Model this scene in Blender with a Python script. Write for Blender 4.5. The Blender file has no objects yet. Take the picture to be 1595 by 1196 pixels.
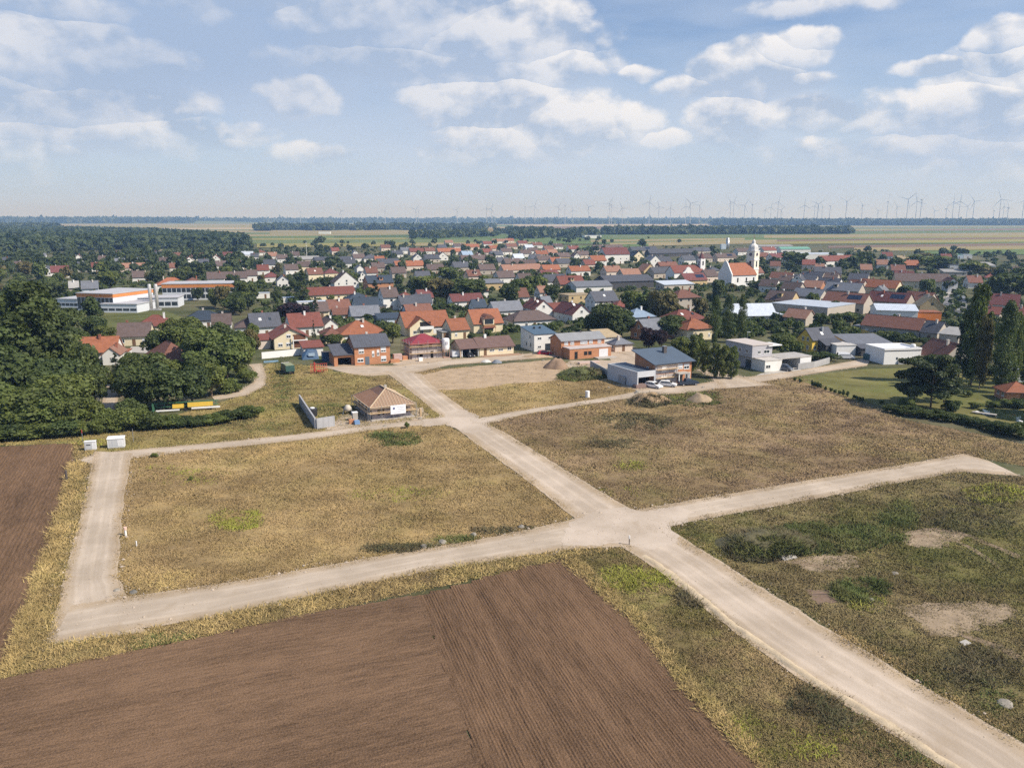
import bpy, bmesh, math, random
import numpy as np
from mathutils import Vector, Matrix, noise as mnoise
from mathutils.geometry import delaunay_2d_cdt
random.seed(7); rng = np.random.default_rng(7)
SC = bpy.context.scene; COL = SC.collection
# ------------------------------------------------------------------ camera
F, CX, CY, CAMZ, EYE = 1240.0, 797.5, 598.0, 40.0, 340.0     # focal length etc. in photo pixels
TILT = math.atan((CY - EYE) / F); CT, ST = math.cos(TILT), math.sin(TILT)
cam = bpy.data.cameras.new('camera'); camo = bpy.data.objects.new('camera', cam); COL.objects.link(camo)
cam.sensor_width = 36; cam.lens = F / 1595 * 36; cam.clip_start = .5; cam.clip_end = 60000
camo.location = (0, 0, CAMZ); camo.rotation_euler = (math.pi / 2 - TILT, 0, 0)
SC.camera = camo
def at(x, y, z=0.0):
    u, v = (x - CX) / F, (y - CY) / F
    t = (CAMZ - z) / (ST + v * CT)
    return Vector((u * t, (CT - v * ST) * t, z))
def proj(p):
    fw = p[1] * CT - (p[2] - CAMZ) * ST
    up = p[1] * ST + (p[2] - CAMZ) * CT
    return CX + F * p[0] / fw, CY - F * up / fw
def zat(x, yg, ye):                    # height over ground point (x,yg) that is seen at row ye
    P = at(x, yg); k = (CY - ye) / F
    return (k * (P.y * CT + CAMZ * ST) - P.y * ST + CAMZ * CT) / (CT + k * ST)
# ------------------------------------------------------------------ light
SUN_EL, SUN_AZ = math.radians(43), math.atan2(.93, -.36)      # azimuth clockwise from +Y
SC.view_settings.view_transform = 'Standard'; SC.view_settings.look = 'None'
SC.view_settings.exposure = 0.20; SC.view_settings.gamma = 1
S = Vector((math.sin(SUN_AZ) * math.cos(SUN_EL), math.cos(SUN_AZ) * math.cos(SUN_EL), math.sin(SUN_EL)))
sl = bpy.data.lights.new('sun', 'SUN'); sl.energy = 5.0; sl.angle = math.radians(.5); sl.color = (1, .91, .79)
so = bpy.data.objects.new('sun', sl); COL.objects.link(so); so.rotation_euler = (-S).to_track_quat('-Z', 'Y').to_euler()
so.location = (0, 0, 300)
W = bpy.data.worlds.new('World'); SC.world = W; W.use_nodes = True
nt = W.node_tree; nt.nodes.clear()
class NT:                                # tiny node-graph helper
    def __init__(s, t): s.t = t
    def n(s, typ, **k):
        o = s.t.nodes.new(typ)
        for a, b in k.items(): setattr(o, a, b)
        return o
    def put(s, sock, v):
        if hasattr(v, 'default_value') or hasattr(v, 'is_linked'): s.t.links.new(v, sock)
        else: sock.default_value = v
    def m(s, op, a, b=0.0, c=None, clamp=False):
        o = s.n('ShaderNodeMath', operation=op, use_clamp=clamp)
        s.put(o.inputs[0], a); s.put(o.inputs[1], b)
        if c is not None: s.put(o.inputs[2], c)
        return o.outputs[0]
    def vm(s, op, a, b=None, scale=None):
        o = s.n('ShaderNodeVectorMath', operation=op); s.put(o.inputs[0], a)
        if b is not None: s.put(o.inputs[1], b)
        if scale is not None: s.put(o.inputs['Scale'], scale)
        return o.outputs['Value'] if op in ('DOT_PRODUCT', 'LENGTH') else o.outputs[0]
    def comb(s, x, y, z=0.0):
        o = s.n('ShaderNodeCombineXYZ')
        for i, v in enumerate((x, y, z)): s.put(o.inputs[i], v)
        return o.outputs[0]
    def sep(s, v):
        o = s.n('ShaderNodeSeparateXYZ'); s.put(o.inputs[0], v); return o.outputs
    def noise(s, v, scale, detail=3, rough=.5, dist=0, dims='3D'):
        o = s.n('ShaderNodeTexNoise', noise_dimensions=dims)
        s.put(o.inputs['Vector'], v); o.inputs['Scale'].default_value = scale
        o.inputs['Detail'].default_value = detail; o.inputs['Roughness'].default_value = rough
        o.inputs['Distortion'].default_value = dist
        return o.outputs['Fac']
    def rng(s, v, a, b, c=0.0, d=1.0, smooth=False):
        o = s.n('ShaderNodeMapRange', interpolation_type='SMOOTHSTEP' if smooth else 'LINEAR')
        s.put(o.inputs[0], v)
        for i, k in enumerate((a, b, c, d)): s.put(o.inputs[i + 1], k)
        return o.outputs[0]
    def mix(s, f, a, b, blend='MIX'):
        o = s.n('ShaderNodeMix', data_type='RGBA', blend_type=blend)
        s.put(o.inputs[0], f)
        for i, v in ((6, a), (7, b)):
            s.put(o.inputs[i], v if hasattr(v, 'is_linked') else (*v, 1) if len(v) == 3 else v)
        return o.outputs[2]
g = NT(nt)
sky = g.n('ShaderNodeTexSky', sky_type='NISHITA', sun_disc=False, sun_elevation=SUN_EL, sun_rotation=SUN_AZ,
          altitude=200, air_density=1.0, dust_density=1.6, ozone_density=1.3)
dirv = g.n('ShaderNodeTexCoord').outputs['Generated']
dx, dy, dz = g.sep(dirv)
hyp = g.m('SQRT', g.m('ADD', g.m('MULTIPLY', dx, dx), g.m('MULTIPLY', dy, dy)))
elev = g.m('DIVIDE', dz, g.m('MAXIMUM', hyp, .02))                     # tan(elevation)
azim = g.m('ARCTAN2', dx, dy)
q = g.comb(azim, elev, 0.0)
def skyq(x, y):
    u, v = (x - CX) / F, (y - CY) / F
    fw, up = CT - v * ST, -(ST + v * CT)
    return math.atan2(u, fw), up / math.hypot(u, fw)
CLOUDS = [  # photo x, y, half width, half height, strength : banks of cumulus at their bearing and elevation
 (640, 20, 170, 60, 1.0), (760, 55, 140, 55, 1.0), (700, 95, 190, 32, .75), (860, 105, 60, 28, .8), (560, 30, 90, 30, .6),
 (60, 90, 130, 44, 1.1), (170, 100, 70, 24, .8), (90, 165, 150, 38, .8), (30, 205, 110, 16, .7), (190, 180, 60, 22, .7), (240, 212, 130, 24, .75),
 (330, 222, 60, 14, .6), (470, 150, 50, 24, .8), (480, 240, 50, 14, .5), (90, 8, 70, 18, .6),
 (770, 165, 120, 38, .8), (770, 225, 90, 36, .7), (880, 195, 90, 44, .85), (940, 208, 40, 16, .7), (1000, 115, 30, 12, .75), (985, 190, 40, 24, .6),
 (1075, 135, 45, 14, .8), (1160, 112, 68, 36, 1.05), (1215, 85, 55, 22, .9), (1260, 62, 38, 16, .9), (1225, 128, 50, 12, .7),
 (1130, 190, 52, 34, .8), (1040, 214, 36, 10, .6), (1265, 178, 58, 22, .95), (1290, 4, 80, 16, .6), (1455, 104, 46, 10, .75),
 (1570, 60, 42, 24, .8), (1580, 95, 55, 24, .8), (1540, 165, 90, 32, .95), (1590, 190, 70, 26, .8), (1380, 180, 80, 24, .35), (1340, 240, 110, 18, .45), (1560, 225, 100, 18, .4),
 (-120, 120, 180, 60, .9), (1750, 120, 170, 60, .9), (420, -60, 300, 60, .8), (1200, -90, 220, 50, .8), (-400, 200, 300, 50, .8), (2050, 220, 300, 60, .8)]
blob = None; low = None
warp = g.noise(q, 22, 3, .55); warp2 = g.noise(g.vm('ADD', q, (3.1, 7.7, 0)), 22, 3, .55)
qw = g.vm('ADD', q, g.comb(g.m('MULTIPLY', g.m('SUBTRACT', warp, .5), .035), g.m('MULTIPLY', g.m('SUBTRACT', warp2, .5), .016)))
for (x, y, rx, ry, a) in CLOUDS:
    c = skyq(x, y); sx, sy = F / rx / 1.3, F / ry / 1.3
    d = g.vm('MULTIPLY', g.vm('SUBTRACT', qw, (c[0], c[1], 0)), (sx, sy, 0))
    b = g.m('MULTIPLY', g.m('SUBTRACT', 1.0, g.vm('DOT_PRODUCT', d, d)), a)
    h = g.m('MULTIPLY_ADD', g.sep(d)[1], .55, .5, True)
    if blob is None: blob, low = b, h
    else:
        low = g.m('MULTIPLY_ADD', g.m('GREATER_THAN', b, blob), g.m('SUBTRACT', h, low), low); blob = g.m('MAXIMUM', blob, b)
blob = g.m('MAXIMUM', blob, -.7)
qs = g.vm('MULTIPLY', q, (1.0, 1.5, 1))
def billow(v):                                              # cauliflower heads: fine noise plus inverted cell distance
    vw = g.vm('ADD', v, g.comb(g.m('MULTIPLY', warp, .06), g.m('MULTIPLY', warp2, .06))); out = g.m('MULTIPLY', g.noise(v, 12, 9, .62), .82)
    for sc_, am in ((15, .17), (36, .13)):
        vo = g.n('ShaderNodeTexVoronoi', feature='F1', voronoi_dimensions='2D'); g.put(vo.inputs['Vector'], vw); vo.inputs['Scale'].default_value = sc_
        out = g.m('ADD', out, g.m('MULTIPLY', g.m('SUBTRACT', .85, vo.outputs['Distance']), am))
    return out
n1 = billow(qs); n2 = billow(g.vm('ADD', qs, (.010, .022, 0)))
nb = g.noise(qs, 7, 3, .5)
dens = g.m('ADD', g.m('MULTIPLY_ADD', blob, .95, .02), g.m('ADD', g.m('MULTIPLY', g.m('SUBTRACT', n1, .5), 1.7), g.m('MULTIPLY', g.m('SUBTRACT', nb, .5), .9)))
mask = g.m('MULTIPLY', g.rng(dens, -.05, .45, smooth=True), g.m('MULTIPLY_ADD', low, .55, .45, True))
nl = g.noise(qs, 6, 2, .5); nl2 = g.noise(g.vm('ADD', qs, (.02, .05, 0)), 6, 2, .5)
lit = g.m('ADD', g.m('MULTIPLY_ADD', low, .95, .02), g.m('MULTIPLY', g.m('SUBTRACT', n1, n2), 3.6))
lit = g.m('ADD', lit, g.m('MULTIPLY', g.m('SUBTRACT', nl, nl2), 3.0), None, True)
K = 10.0                                                                # colours are radiances / world strength (0.1)
ccol = g.mix(lit, (.38 * K, .46 * K, .60 * K), (.88 * K, .85 * K, .83 * K))
veil = g.m('MULTIPLY', g.m('ADD', g.rng(g.noise(g.vm('MULTIPLY', q, (1, 4.5, 1)), 5, 6, .55), .36, .72), g.rng(azim, -.5, .7, 0, .5)), .38, None, True)
skyc = g.mix(1.0, sky.outputs[0], (.66, .86, 1.12), 'MULTIPLY')
base = g.mix(veil, skyc, (.48 * K, .56 * K, .69 * K))
shade = None                                                    # broad grey undersides of higher cloud, and milky cloud sheets
for (x, y, rx, ry, a, mk) in [(420, 30, 260, 60, .95, 0), (330, 120, 190, 60, .8, 0), (580, 95, 220, 50, .8, 0), (640, 165, 230, 60, .55, 0), (120, 30, 150, 40, .7, 0), (100, 130, 170, 70, .6, 0), (1150, 18, 70, 16, .7, 0), (1530, 205, 110, 40, .75, 0), (1130, 150, 90, 24, .5, 0), (-150, 60, 300, 90, .8, 0),
                       (720, 200, 280, 100, .5, 1), (980, 200, 220, 80, .4, 1), (1350, 190, 260, 90, .3, 1), (160, 200, 260, 60, .3, 1)]:
    c = skyq(x, y); d = g.vm('MULTIPLY', g.vm('SUBTRACT', qw, (c[0], c[1], 0)), (F / rx / 1.4, F / ry / 1.4, 0))
    b = g.m('MULTIPLY', g.m('SUBTRACT', 1.0, g.vm('DOT_PRODUCT', d, d), None, True), a)
    b = g.m('MULTIPLY', b, g.rng(nb, .30, .62, .45, 1.15), None, True)
    base_ = (.33 * K, .43 * K, .61 * K) if not mk else (.60 * K, .65 * K, .74 * K)
    shade = (shade or []) + [(b, base_)]
for b, cc in shade: base = g.mix(b, base, cc)
hz = g.m('POWER', g.m('SUBTRACT', 1.0, g.m('MINIMUM', g.m('MAXIMUM', elev, 0.0), 1.0)), 9.0)
base = g.mix(g.m('MULTIPLY', hz, .9), base, (.58 * K, .66 * K, .82 * K))
fade = g.rng(elev, .02, .11, 0.15, 1.0)
col = g.mix(g.m('MULTIPLY', g.m('MULTIPLY', mask, fade), .92), base, ccol)
for b, cc in shade:
    if cc[0] < .5 * K: col = g.mix(g.m('MULTIPLY', b, .38), col, cc)
bg = g.n('ShaderNodeBackground'); bg.inputs[1].default_value = .10
nt.links.new(col, bg.inputs[0]); nt.links.new(bg.outputs[0], g.n('ShaderNodeOutputWorld').inputs[0])
SC.cycles.max_bounces = 6; SC.cycles.diffuse_bounces = 3; SC.cycles.transparent_max_bounces = 4; SC.cycles.volume_bounces = 0
SC.cycles.use_denoising = False
# ------------------------------------------------------------------ materials
MATS = {}
def newmat(name):
    m = bpy.data.materials.new(name); m.use_nodes = True; m.node_tree.nodes.clear()
    h = NT(m.node_tree); bs = h.n('ShaderNodeBsdfPrincipled'); o = h.n('ShaderNodeOutputMaterial')
    m.node_tree.links.new(bs.outputs[0], o.inputs[0]); MATS[name] = m
    return m, h, bs
def mat(name, c, var=.25, scale=1.5, rough=.85, metal=0, bump=0.0, grain=0.0, kind=None, c2=None, spec=.3, rvar=.0, bands=None):
    if name in MATS: return MATS[name]
    m, h, bs = newmat(name)
    co = h.n('ShaderNodeTexCoord').outputs['Object']
    a = h.noise(co, scale, 5, .6); b = h.noise(co, scale * 6, 3, .6)
    f = h.m('ADD', h.m('MULTIPLY', a, .65), h.m('MULTIPLY', b, .35))
    f = h.rng(f, .3, .7)
    lo = tuple(x * (1 - var) for x in c); hi = tuple(min(.95, x * (1 + var)) for x in (c2 or c))
    colr = h.mix(f, lo, hi)
    if kind == 'brick':
        br = h.n('ShaderNodeTexBrick'); x, y, z = h.sep(co)
        h.put(br.inputs['Vector'], h.comb(h.m('ADD', x, y), z, 0.0))
        br.inputs['Scale'].default_value = 1.0; br.inputs['Brick Width'].default_value = .5; br.inputs['Row Height'].default_value = .25
        br.inputs['Mortar Size'].default_value = .02; br.inputs['Color1'].default_value = (1, 1, 1, 1); br.inputs['Color2'].default_value = (.72, .72, .72, 1)
        br.inputs['Mortar'].default_value = (.8, .8, .85, 1)
        colr = h.mix(.8, colr, h.mix(1.0, colr, br.outputs['Color'], 'MULTIPLY'))
    if kind == 'tile':
        x, y, z = h.sep(co)
        wv = h.n('ShaderNodeTexWave', wave_type='BANDS', bands_direction='Z'); wv.inputs['Scale'].default_value = 1.1
        wv.inputs['Distortion'].default_value = .6; h.put(wv.inputs['Vector'], co)
        colr = h.mix(.35, colr, h.mix(1.0, colr, h.mix(wv.outputs['Fac'], (.62, .62, .62), (1.05, 1.05, 1.05)), 'MULTIPLY'))
        cell = h.n('ShaderNodeTexVoronoi'); cell.inputs['Scale'].default_value = 3.2; h.put(cell.inputs['Vector'], co)
        colr = h.mix(.25, colr, h.mix(1.0, colr, h.mix(h.sep(cell.outputs['Color'])[0], (.6, .6, .6), (1.25, 1.2, 1.1)), 'MULTIPLY'))
    if bands:                                                          # seams of sheet metal / boards along an axis
        wv = h.n('ShaderNodeTexWave', wave_type='BANDS', bands_direction=bands[0]); wv.inputs['Scale'].default_value = bands[1]
        h.put(wv.inputs['Vector'], co)
        colr = h.mix(bands[2], colr, h.mix(1.0, colr, h.mix(h.rng(wv.outputs['Fac'], 0, .3), (.5, .5, .5), (1, 1, 1)), 'MULTIPLY'))
    if rvar:
        oi = h.n('ShaderNodeObjectInfo').outputs['Random']
        s = h.m('ADD', 1 - rvar, h.m('MULTIPLY', oi, 2 * rvar))
        colr = h.vm('SCALE', colr, scale=s)
    h.put(bs.inputs['Base Color'], colr); bs.inputs['Roughness'].default_value = rough; bs.inputs['Metallic'].default_value = metal
    bs.inputs['Specular IOR Level'].default_value = spec
    if bump:
        bp = h.n('ShaderNodeBump'); bp.inputs['Strength'].default_value = bump; bp.inputs['Distance'].default_value = .1
        h.put(bp.inputs['Height'], b); m.node_tree.links.new(bp.outputs[0], bs.inputs['Normal'])
    return m
def ground_mat(name, cols, patch=.025, spots=None, rnd=False, contrast=1.0, bump=.35, tint=None):
    """dry-grass style ground: several tones laid out by world position, so blades and soil agree"""
    if name in MATS: return MATS[name]
    m, h, bs = newmat(name)
    p = h.n('ShaderNodeNewGeometry').outputs['Position']
    p = h.vm('MULTIPLY', p, (1, 1, 0))
    n1 = h.noise(p, patch, 4, .62, .4); n2 = h.noise(h.vm('ADD', p, (91, 17, 0)), patch * 4.3, 4, .6); n3 = h.noise(p, .55, 4, .65); n4 = h.noise(p, 2.6, 3, .7)
    f1 = h.rng(h.m('ADD', n1, h.m('MULTIPLY', h.m('SUBTRACT', n3, .5), .5 * contrast)), .38, .62)
    f2 = h.rng(h.m('ADD', n2, h.m('MULTIPLY', h.m('SUBTRACT', n4, .5), .4 * contrast)), .36, .66)
    f3 = h.rng(h.m('ADD', h.m('MULTIPLY', n3, .5), h.m('MULTIPLY', n4, .5)), .38, .62)
    c = h.mix(f2, h.mix(f1, cols[0], cols[1]), h.mix(f1, cols[2], cols[3]))
    c = h.mix(h.m('MULTIPLY', f3, .55), c, cols[4])
    n5 = h.noise(h.vm('ADD', p, (7, 55, 0)), patch * 2.1, 5, .7, .6)
    c = h.vm('SCALE', c, scale=h.rng(n5, .3, .7, 1 - .42 * contrast, 1 + .40 * contrast))
    if rnd:
        at_ = h.n('ShaderNodeAttribute', attribute_name='rnd').outputs['Fac']
        c = h.vm('SCALE', c, scale=h.m('ADD', .90, h.m('MULTIPLY', at_, .60)))
    h.put(bs.inputs['Base Color'], c); bs.inputs['Roughness'].default_value = .95; bs.inputs['Specular IOR Level'].default_value = .1
    if rnd:
        nn = h.vm('NORMALIZE', h.vm('ADD', h.vm('SCALE', h.n('ShaderNodeNewGeometry').outputs['Normal'], scale=.45), (0, 0, .8))); h.put(bs.inputs['Normal'], nn)
    if bump:
        bp = h.n('ShaderNodeBump'); bp.inputs['Strength'].default_value = bump; bp.inputs['Distance'].default_value = .25
        h.put(bp.inputs['Height'], n4); m.node_tree.links.new(bp.outputs[0], bs.inputs['Normal'])
    return m
# ------------------------------------------------------------------ mesh helpers
class MB:
    def __init__(s): s.v = []; s.f = []
    def add(s, vs, fs):
        o = len(s.v); s.v += [tuple(v) for v in vs]; s.f += [tuple(i + o for i in f) for f in fs]; return s
    def box(s, x0, x1, y0, y1, z0, z1):
        return s.add([(x, y, z) for z in (z0, z1) for y in (y0, y1) for x in (x0, x1)],
                     [(0, 2, 3, 1), (4, 5, 7, 6), (0, 1, 5, 4), (1, 3, 7, 5), (3, 2, 6, 7), (2, 0, 4, 6)])
    def face(s, pts): return s.add(pts, [tuple(range(len(pts)))])
    def prism(s, pts, d):
        n = len(pts); d = Vector(d); a = [Vector(p) for p in pts]
        return s.add(a + [p + d for p in a], [tuple(range(n))[::-1], tuple(range(n, 2 * n))] + [(i, (i + 1) % n, (i + 1) % n + n, i + n) for i in range(n)])
    def slab(s, pts, t):
        a = [Vector(p) for p in pts]; n = (a[1] - a[0]).cross(a[2] - a[0]).normalized()
        if n.z < 0: n = -n
        return s.prism(a, n * t)
    def tube(s, a, b, r, n=6, r2=None):
        a, b = Vector(a), Vector(b); d = (b - a).normalized(); u = d.orthogonal().normalized(); w = d.cross(u); r2 = r if r2 is None else r2
        ring = lambda c, q: [c + (u * math.cos(t) + w * math.sin(t)) * q for t in (2 * math.pi * i / n for i in range(n))]
        return s.add(ring(a, r) + ring(b, r2), [(i, (i + 1) % n, (i + 1) % n + n, i + n) for i in range(n)] + [tuple(range(n))[::-1], tuple(range(n, 2 * n))])
    def lathe(s, prof, n=12, c=(0, 0, 0)):
        vs = [(c[0] + r * math.cos(2 * math.pi * i / n), c[1] + r * math.sin(2 * math.pi * i / n), c[2] + z) for r, z in prof for i in range(n)]
        fs = [(k * n + i, k * n + (i + 1) % n, (k + 1) * n + (i + 1) % n, (k + 1) * n + i) for k in range(len(prof) - 1) for i in range(n)]
        return s.add(vs, fs + [tuple(range(n))[::-1], tuple(range((len(prof) - 1) * n, len(prof) * n))])
    def mesh(s, name, m=None, smooth=False):
        me = bpy.data.meshes.new(name); me.from_pydata(s.v, [], s.f); me.update()
        if m: me.materials.append(m)
        if smooth: me.polygons.foreach_set('use_smooth', [True] * len(me.polygons))
        return me
    def obj(s, name, m, parent=None, smooth=False): return link(name, s.mesh(name, m, smooth), parent)
def link(name, me, parent=None, loc=None, rz=None):
    o = bpy.data.objects.new(name, me); COL.objects.link(o)
    if parent: o.parent = parent
    if loc is not None: o.location = loc
    if rz is not None: o.rotation_euler.z = rz
    return o
def npmesh(name, v, f, m, attr=None, smooth=False):           # v (n,3), f (k,3 or 4)
    me = bpy.data.meshes.new(name); v = np.ascontiguousarray(v, dtype=np.float32); f = np.ascontiguousarray(f, dtype=np.int32)
    me.vertices.add(len(v)); me.vertices.foreach_set('co', v.ravel())
    k = f.shape[1]; me.loops.add(f.size); me.loops.foreach_set('vertex_index', f.ravel())
    me.polygons.add(len(f)); me.polygons.foreach_set('loop_start', np.arange(0, f.size, k, dtype=np.int32))
    if attr is not None:
        a = me.attributes.new('rnd', 'FLOAT', 'POINT'); a.data.foreach_set('value', np.ascontiguousarray(attr, dtype=np.float32))
    me.update(calc_edges=True)
    if m: me.materials.append(m)
    if smooth: me.polygons.foreach_set('use_smooth', np.ones(len(f), dtype=bool))
    return me
def thing(name, label, cat, loc=(0, 0, 0), rz=0.0, group=None):
    o = link(name, None, None, loc, rz); o['label'] = label; o['category'] = cat
    if group: o['group'] = group
    return o
def tag(o, label, cat, group=None):
    o['label'] = label; o['category'] = cat
    if group: o['group'] = group
    return o
def setting(o, kind='structure', label=None):
    o['kind'] = kind
    if label: o['label'] = label
    return o
def inpoly(P, poly):                                           # P (n,2), poly list of (x,y)
    x, y = P[:, 0], P[:, 1]; r = np.zeros(len(P), bool); n = len(poly)
    for i in range(n):
        x1, y1 = poly[i][:2]; x2, y2 = poly[(i + 1) % n][:2]
        c = ((y1 > y) != (y2 > y)); r ^= c & (x < (x2 - x1) * (y - y1) / (y2 - y1 + 1e-12) + x1)
    return r
def wpoly(px, z=0.0): return [at(x, y, 0)[:2] for x, y in px]
def densify(poly, step, jit, closed=True):
    out = []
    n = len(poly)
    for i in range(n if closed else n - 1):
        a, b = Vector(poly[i][:2]), Vector(poly[(i + 1) % n][:2]); k = max(1, int((b - a).length / step))
        for j in range(k):
            p = a.lerp(b, j / k); d = (b - a).normalized(); w = Vector((-d.y, d.x))
            s = mnoise.noise(Vector((p.x * .35, p.y * .35, 3.3))) + .6 * mnoise.noise(Vector((p.x * 1.3, p.y * 1.3, 8.3)))
            out.append(p + w * s * jit)
    if not closed: out.append(Vector(poly[-1][:2]))
    return out
def sheet(name, px, z, m, jit=.4, step=1.0, kind='structure', world=False):
    pts = densify(px if world else wpoly(px), step, jit)
    cv, _, cf, *_r = delaunay_2d_cdt([Vector((p.x, p.y)) for p in pts], [], [list(range(len(pts)))], 1, 1e-4)
    me = bpy.data.meshes.new(name); me.from_pydata([(v.x, v.y, z) for v in cv], [], cf); me.update(); me.materials.append(m)
    o = link(name, me); o['kind'] = kind
    return o
GRID = 23.7                                                    # street grid of the new plots, degrees
# ================================================================== SETTING : ground, meadows, fields, roads
STRAW, BROWN, OLIVE, PURP, GREEN = (.40, .278, .122), (.26, .176, .088), (.275, .215, .085), (.225, .155, .098), (.10, .125, .035)
G_BASE = ground_mat('garden_green', [(.075, .09, .035), (.13, .115, .06), (.055, .075, .028), (.19, .165, .11), (.085, .09, .04)], .02)
G_STRAW = ground_mat('meadow_straw', [STRAW, BROWN, OLIVE, (.35, .245, .122), (.265, .20, .095)], .03, rnd=False)
G_PURP = ground_mat('meadow_brown', [(.32, .225, .115), PURP, (.225, .185, .075), (.29, .20, .11), (.205, .145, .082)], .03)
G_DARK = ground_mat('meadow_green', [(.18, .16, .055), (.215, .16, .08), (.125, .13, .04), (.25, .195, .095), (.15, .125, .058)], .04)
G_VERGE = ground_mat('meadow_verge', [(.25, .20, .08), (.21, .15, .08), (.17, .16, .05), (.33, .24, .115), (.19, .14, .07)], .05)
B_STRAW = ground_mat('blades_straw', [STRAW, BROWN, OLIVE, (.35, .245, .122), (.265, .20, .095)], .03, rnd=True, bump=0)
B_PURP = ground_mat('blades_brown', [(.32, .225, .115), PURP, (.225, .185, .075), (.29, .20, .11), (.205, .145, .082)], .03, rnd=True, bump=0)
B_DARK = ground_mat('blades_green', [(.18, .16, .055), (.215, .16, .08), (.125, .13, .04), (.25, .195, .095), (.15, .125, .058)], .04, rnd=True, bump=0)
B_VERGE = ground_mat('blades_verge', [(.25, .20, .08), (.21, .15, .08), (.17, .16, .05), (.33, .24, .115), (.19, .14, .07)], .05, rnd=True, bump=0)
B_GOLD = ground_mat('blades_gold', [(.46, .33, .15), (.38, .27, .11), (.29, .23, .085), (.44, .31, .15), (.34, .26, .10)], .1, rnd=True, bump=0)
B_LUSH = ground_mat('blades_lush', [(.095, .125, .038), (.13, .135, .045), (.07, .10, .03), (.14, .145, .05), (.12, .115, .045)], .1, rnd=True, bump=0)
B_YELL = ground_mat('blades_yellowgreen', [(.27, .27, .045), (.24, .25, .04), (.20, .22, .04), (.30, .28, .06), (.22, .22, .05)], .1, rnd=True, bump=0)
B_WEED = ground_mat('blades_dark_weed', [(.12, .11, .055), (.09, .10, .04), (.14, .105, .06), (.10, .09, .05), (.12, .10, .06)], .1, rnd=True, bump=0)
gm = MB(); xs = [-16000, -4000, -1000, -300, 0, 300, 1000, 4000, 16000]; ys = [-60, 0, 100, 300, 700, 1500, 4000, 9000, 15500]
gm.v = [(x, y, -.004) for y in ys for x in xs]
gm.f = [(j * 9 + i, j * 9 + i + 1, j * 9 + i + 10, j * 9 + i + 9) for j in range(8) for i in range(8)]
setting(gm.obj('ground', G_BASE))
Z_A = [(195, 714), (245, 708), (300, 702), (400, 692), (500, 681), (600, 666), (695, 659), (745, 692), (800, 731), (895, 803), (880, 815), (760, 840), (600, 867), (400, 902), (235, 927), (175, 933), (186, 830), (190, 770)]
Z_B = [(742, 652), (930, 627), (1080, 611), (1200, 592), (1240, 580), (1340, 628), (1400, 652), (1480, 667), (1595, 692), (1900, 735), (2400, 790), (2300, 830), (1900, 770), (1750, 765), (1590, 725), (1500, 709), (1250, 752), (985, 797), (890, 737)]
Z_C = [(1035, 822), (1250, 778), (1500, 733), (1560, 743), (1900, 722), (2500, 850), (2500, 1420), (1880, 1345), (1600, 1168), (1500, 1100), (1250, 950), (1130, 876)]
Z_D = [(875, 868), (985, 853), (1045, 900), (1255, 1060), (1485, 1205), (1640, 1320), (1310, 1320), (1190, 1196), (1060, 1060), (985, 960)]
Z_E = [(8, 1054), (-60, 1100), (-60, 1000), (35, 965), (75, 850), (117, 720), (113, 688), (150, 703), (137, 760), (117, 840), (95, 930), (80, 1001), (200, 983), (330, 960), (500, 923), (650, 891), (800, 866), (880, 854), (990, 853), (880, 872), (500, 952), (240, 1008)]
Z_F = [(-60, 696), (115, 690), (150, 707), (330, 692), (560, 667), (693, 652), (640, 610), (602, 583), (520, 579), (515, 571), (420, 566), (405, 575), (415, 600), (360, 622), (200, 668), (0, 684)]
Z_G = [(665, 600), (742, 651), (930, 627), (1010, 607), (985, 592), (915, 567), (860, 562), (760, 569), (640, 578)]
Z_L = [(1232, 588), (1345, 575), (1420, 573), (1600, 580), (1750, 590), (1750, 690), (1595, 672), (1480, 652), (1400, 640), (1330, 622)]
ZZ = [.004]
def zone(n, p, m, z=None):
    ZZ[0] += .0025; return sheet(n, p, ZZ[0] if z is None else z, m, .5, 1.2)
zone('meadow', Z_A, G_STRAW); zone('meadow', Z_B, G_PURP); zone('meadow', Z_C, G_DARK); zone('verge', Z_D, G_VERGE); zone('verge', Z_E, G_VERGE)
zone('meadow', Z_F, ground_mat('meadow_upper', [(.30, .225, .09), (.25, .175, .085), (.20, .185, .06), (.34, .235, .11), (.21, .185, .065)], .05)); zone('meadow', Z_G, G_STRAW)
LAWN = ground_mat('lawn', [(.145, .15, .048), (.175, .155, .06), (.115, .13, .038), (.20, .165, .07), (.14, .145, .048)], .03, bump=.1)
zone('lawn', Z_L, LAWN)
zone('lawn', [(105, 485), (260, 485), (300, 500), (260, 515), (105, 508)], ground_mat('lawn_school', [(.11, .12, .04), (.13, .13, .045), (.095, .11, .035), (.14, .13, .05), (.11, .115, .04)], .03, bump=.1))
zone('lawn', [(1225, 500), (1160, 515), (1190, 550), (1250, 535), (1300, 525)], G_BASE)
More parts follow.
